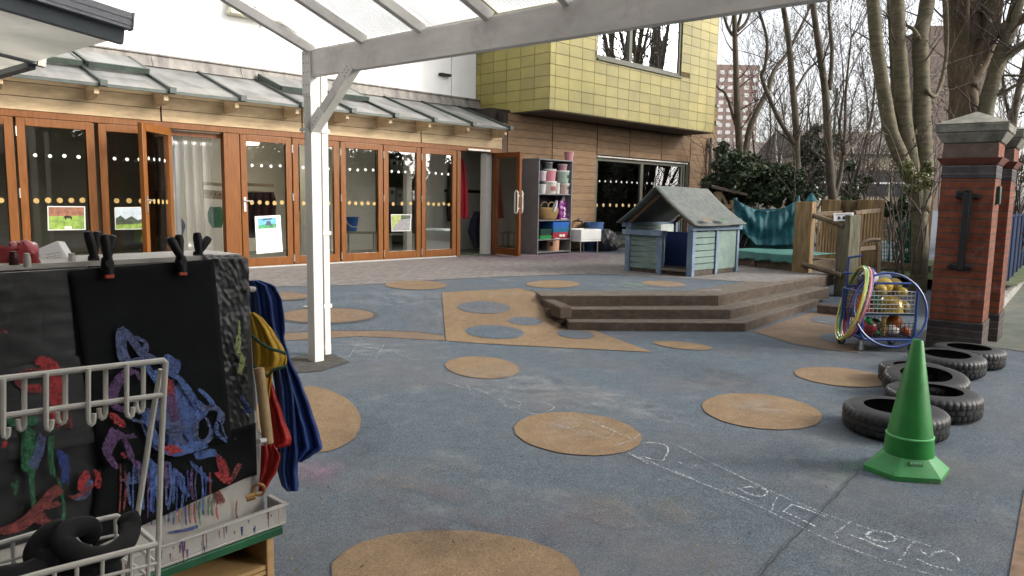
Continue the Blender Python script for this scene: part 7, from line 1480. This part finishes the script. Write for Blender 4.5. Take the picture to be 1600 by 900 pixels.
# ------------------------------------------------------------------ buildings beyond the trees
M_TB = mat('mauve brown brick', (.34, .235, .20), .9, .1, 1.5); M_TW = mat('white balcony panel', (.78, .76, .72), .7, .05)
def tower(label, x0, x1, yt, D, nrow, ncol, rowh, win, m_=M_TB, x_extra=0):
    p, q = dep(x0, yt, D), dep(x1, yt+6, D); top = p.z; w_ = (q-p); w_.z = 0; d = w_.normalized(); n = Vector((-d.y, d.x, 0)); W_ = w_.length
    t = thing('tower_block', (p.x, p.y, 0), label, 'tower block'); b = MB(); b.hexa([(v.x, v.y, -5) for v in (p, p+d*W_, p+d*W_+n*14, p+n*14)], [(v.x, v.y, top) for v in (p, p+d*W_, p+d*W_+n*14, p+n*14)]); b.build('wall', m_, t, smooth=False)
    if not win: 
        b = MB(); c = p+d*W_*.5; 
        for r in range(6): b.obox(Vector((p.x, p.y, top-3-r*rowh))+d*W_*.5-n*.05, d*W_*.48, n*.04, ZV*.12)
        b.build('string_course', mat('pale concrete band', (.36, .33, .30), .9), t, smooth=False); return
    first = None
    for r in range(nrow):
        for c in range(ncol):
            ce = Vector((p.x, p.y, top-rowh*(r+1.0)))+d*W_*(c+.55)/ncol-n*.06
            if first is None:
                b = MB(); w2, h2 = W_/ncol*.30, rowh*.27; pts = []
                for (sx, sz) in ((-1, -1), (1, -1), (1, 1), (-1, 1)): pts += [d*(sx*w2*.72)+ZV*(sz*h2)] if (sx*sz) > 0 else [d*(sx*w2)+ZV*(sz*h2*.6)]
                ring = []
                for i in range(16): a = 2*PI*i/16; ca, sa = math.cos(a), math.sin(a); ring.append(d*w2*math.copysign(abs(ca)**.45, ca)+ZV*h2*math.copysign(abs(sa)**.45, sa))
                b.prism([ce+v for v in ring], n*.1); first = b.build('window', M_TW, t, smooth=False); f0 = ce
            else:
                o = first.copy(); COL.objects.link(o); o.location = first.location+(ce-f0)
    return t
tower('tall mauve brick tower block with rows of white rounded balconies, beyond the trees', 1070, 1187, 100, 260, 12, 9, 2.62, True)
tower('plain brown tower block behind the cherry and the huge old tree', 1455, 1560, 40, 200, 0, 0, 5, False, mat('plain brown brick', (.23, .175, .145), .9, .1, 1.5))
def house(label, x0, x1, yb, yt, yr, D, mw, mr, nwin=0):
    p, q = dep(x0, yt, D), dep(x1, yt, D); q.z = p.z; d = (q-p).normalized(); n = Vector((-d.y, d.x, 0)); W_ = (q-p).length; zt_ = p.z; zr_ = dep((x0+x1)/2, yr, D+3).z
    t = thing('house', (p.x, p.y, 0), label, 'house'); b = MB(); c = [p, q, q+n*7, p+n*7]; b.hexa([(v.x, v.y, 0) for v in c], [(v.x, v.y, zt_) for v in c]); b.build('wall', mw, t, smooth=False)
    b = MB(); a = [(c[0]-d*.3-n*.3), (c[1]+d*.3-n*.3), (c[2]+d*.3+n*.3), (c[3]-d*.3+n*.3)]; r0, r1 = (p+n*3.5-d*.3), (q+n*3.5+d*.3); V = [Vector((v.x, v.y, zt_+.003)) for v in a]+[Vector((r0.x, r0.y, zr_)), Vector((r1.x, r1.y, zr_))]
    b.add(V, [(0, 1, 5, 4), (2, 3, 4, 5), (3, 0, 4), (1, 2, 5), (3, 2, 1, 0)]); b.build('roof', mr, t, smooth=False)
    for i in range(nwin):
        cx = p+d*W_*(i+.5)/nwin; cx.z = zt_-1.3; b = MB(); b.obox(cx-n*.03, d*.55, n*.03, ZV*.6); w_ = b.build('window', mat('dark window', (.03, .035, .04), .2), t, smooth=False)
        b = MB(); b.obox(cx-n*.08, d*.6, n*.02, ZV*.04); b.build('frame', M_TW, w_, smooth=False)
M_SLATE = mat('brown slate roof', (.14, .115, .10), .9, .15, 3, .3, 20)
house('low long house with a brown slate roof between tower block and slender trees', 1165, 1300, 330, 262, 222, 42, mat('mauve house wall', (.30, .24, .21), .9, .1, 2), M_SLATE, 3)
house('cream rendered house glimpsed behind the fence posts and twigs', 1262, 1440, 330, 240, 205, 34, mat('cream house wall', (.47, .40, .29), .9, .12, 1.5), M_SLATE, 4)
b = MB(); p, q = dep(1290, 314, 24), dep(1430, 314, 24); q.z = p.z; d = (q-p).normalized(); b.obox(Vector(((p.x+q.x)/2, (p.y+q.y)/2, p.z/2)), d*(q-p).length/2, Vector((-d.y, d.x, 0))*.12, ZV*p.z/2)
tag(b.build('garden_wall', brickmat('old garden brick', (.26, .13, .085), (.22, .10, .07), (.25, .22, .19), .22, .075, .008, rot=(PI/2, 0, 0)), org=((p.x+q.x)/2, (p.y+q.y)/2, 0), smooth=False), 'low red brick garden wall beyond the paling fences', 'wall')
b = MB(); p = dep(1296, 330, 26); b.tube([Vector((p.x, p.y, 0)), dep(1308, 138, 26)], .06, 8); tag(b.build('lamp_post', mat('green lamp post', (.05, .12, .07), .5), org=(p.x, p.y, 0)), 'plain green pole standing behind the slender upright tree', 'pole')
# distant tree belt
b = MB()
for i in range(16):
    x = lerp(1090, 1660, i/25); D = 95+RT_.uniform(-12, 12); p = dep(x, 300, D)
    for k in range(6): twigs(b, Vector((p.x+RT_.uniform(-2, 2), p.y+RT_.uniform(-2, 2), 0)), Vector((RT_.uniform(-.25, .25), RT_.uniform(-.25, .25), 1)), RT_.uniform(6, 10), .04, 2)
o = b.build('far_woods', mat('far twigs', (.10, .08, .07), .9), ang=180); o['kind'] = 'stuff'

# ================================================================== behind and beside the camera: mirrored hedges, plus unseen walls added to shade the easel
M_OWNB = brickmat('brown stock brick', (.16, .10, .065), (.13, .08, .055), (.15, .13, .11), .22, .075, .008, rot=(PI/2, 0, 0))
t = thing('unseen_brick_annexe', (-1.8, -3, 0), 'unseen brown brick annexe wall added behind the camera to shade the easel', 'building')
b = MB(); b.hexa([(-2.1, -8, 0), (-1.8, -8, 0), (-1.8, 9.5, 0), (-2.1, 9.5, 0)], [(-2.1, -8, 4.5), (-1.8, -8, 4.5), (-1.8, 9.5, 4.5), (-2.1, 9.5, 4.5)]); b.build('wall', M_OWNB, t, smooth=False)
b = MB(); b.box(-1.8, 3.6, -3.3, -3.0, 0, 4.3); b.build('wall', M_OWNB, t, smooth=False)
def row_hedge(label, a, c, h, th, n, lm=None):
    a, c = Vector(a), Vector(c); d = (c-a).normalized(); nn = Vector((-d.y, d.x, 0)); L_ = (c-a).length; b = MB()
    for _ in range(n):
        u, s_, z = RT_.uniform(0, L_), RT_.choice((-1, 1))*th*RT_.uniform(.7, 1.1), RT_.uniform(.1, h)
        if RT_.random() < .25: s_, z = RT_.uniform(-th, th), h*RT_.uniform(.9, 1.08)+.3*math.sin(u*1.3)
        p = a+d*u+nn*s_+ZV*z; dd = Vector((RT_.uniform(-1, 1), RT_.uniform(-1, 1), RT_.uniform(-1, 1))).normalized()*RT_.uniform(.1, .2); e = dd.orthogonal().normalized()*dd.length*.6; b.add([p-dd, p+e, p+dd, p-e], [(0, 1, 2, 3)])
    t = thing('hedge', tuple((a+c)/2), label, 'hedge'); b.build('foliage', lm or M_LEAFD, t, smooth=False)
    b = MB(); b.grid(lambda u, v: a+d*(u*L_)+nn*(th*.85*math.cos(PI*(1-v)))*1+ZV*(h*.95*math.sin(PI*v)**.35+.3*math.sin(u*L_*1.3)*math.sin(PI*v)), 30, 10); b.build('core', mat('dark inner growth', (.02, .03, .015), .9), t)
row_hedge('tall dark evergreen hedge mirrored in the glass doors', (3.6, -7.5, 0), (26, -14, 0), 3.9, .9, 5500)

row_hedge('dark evergreen hedge mirrored in the wide lower window', (27, -12, 0), (25.5, 3.2, 0), 3.2, .9, 3500, M_LEAFI)
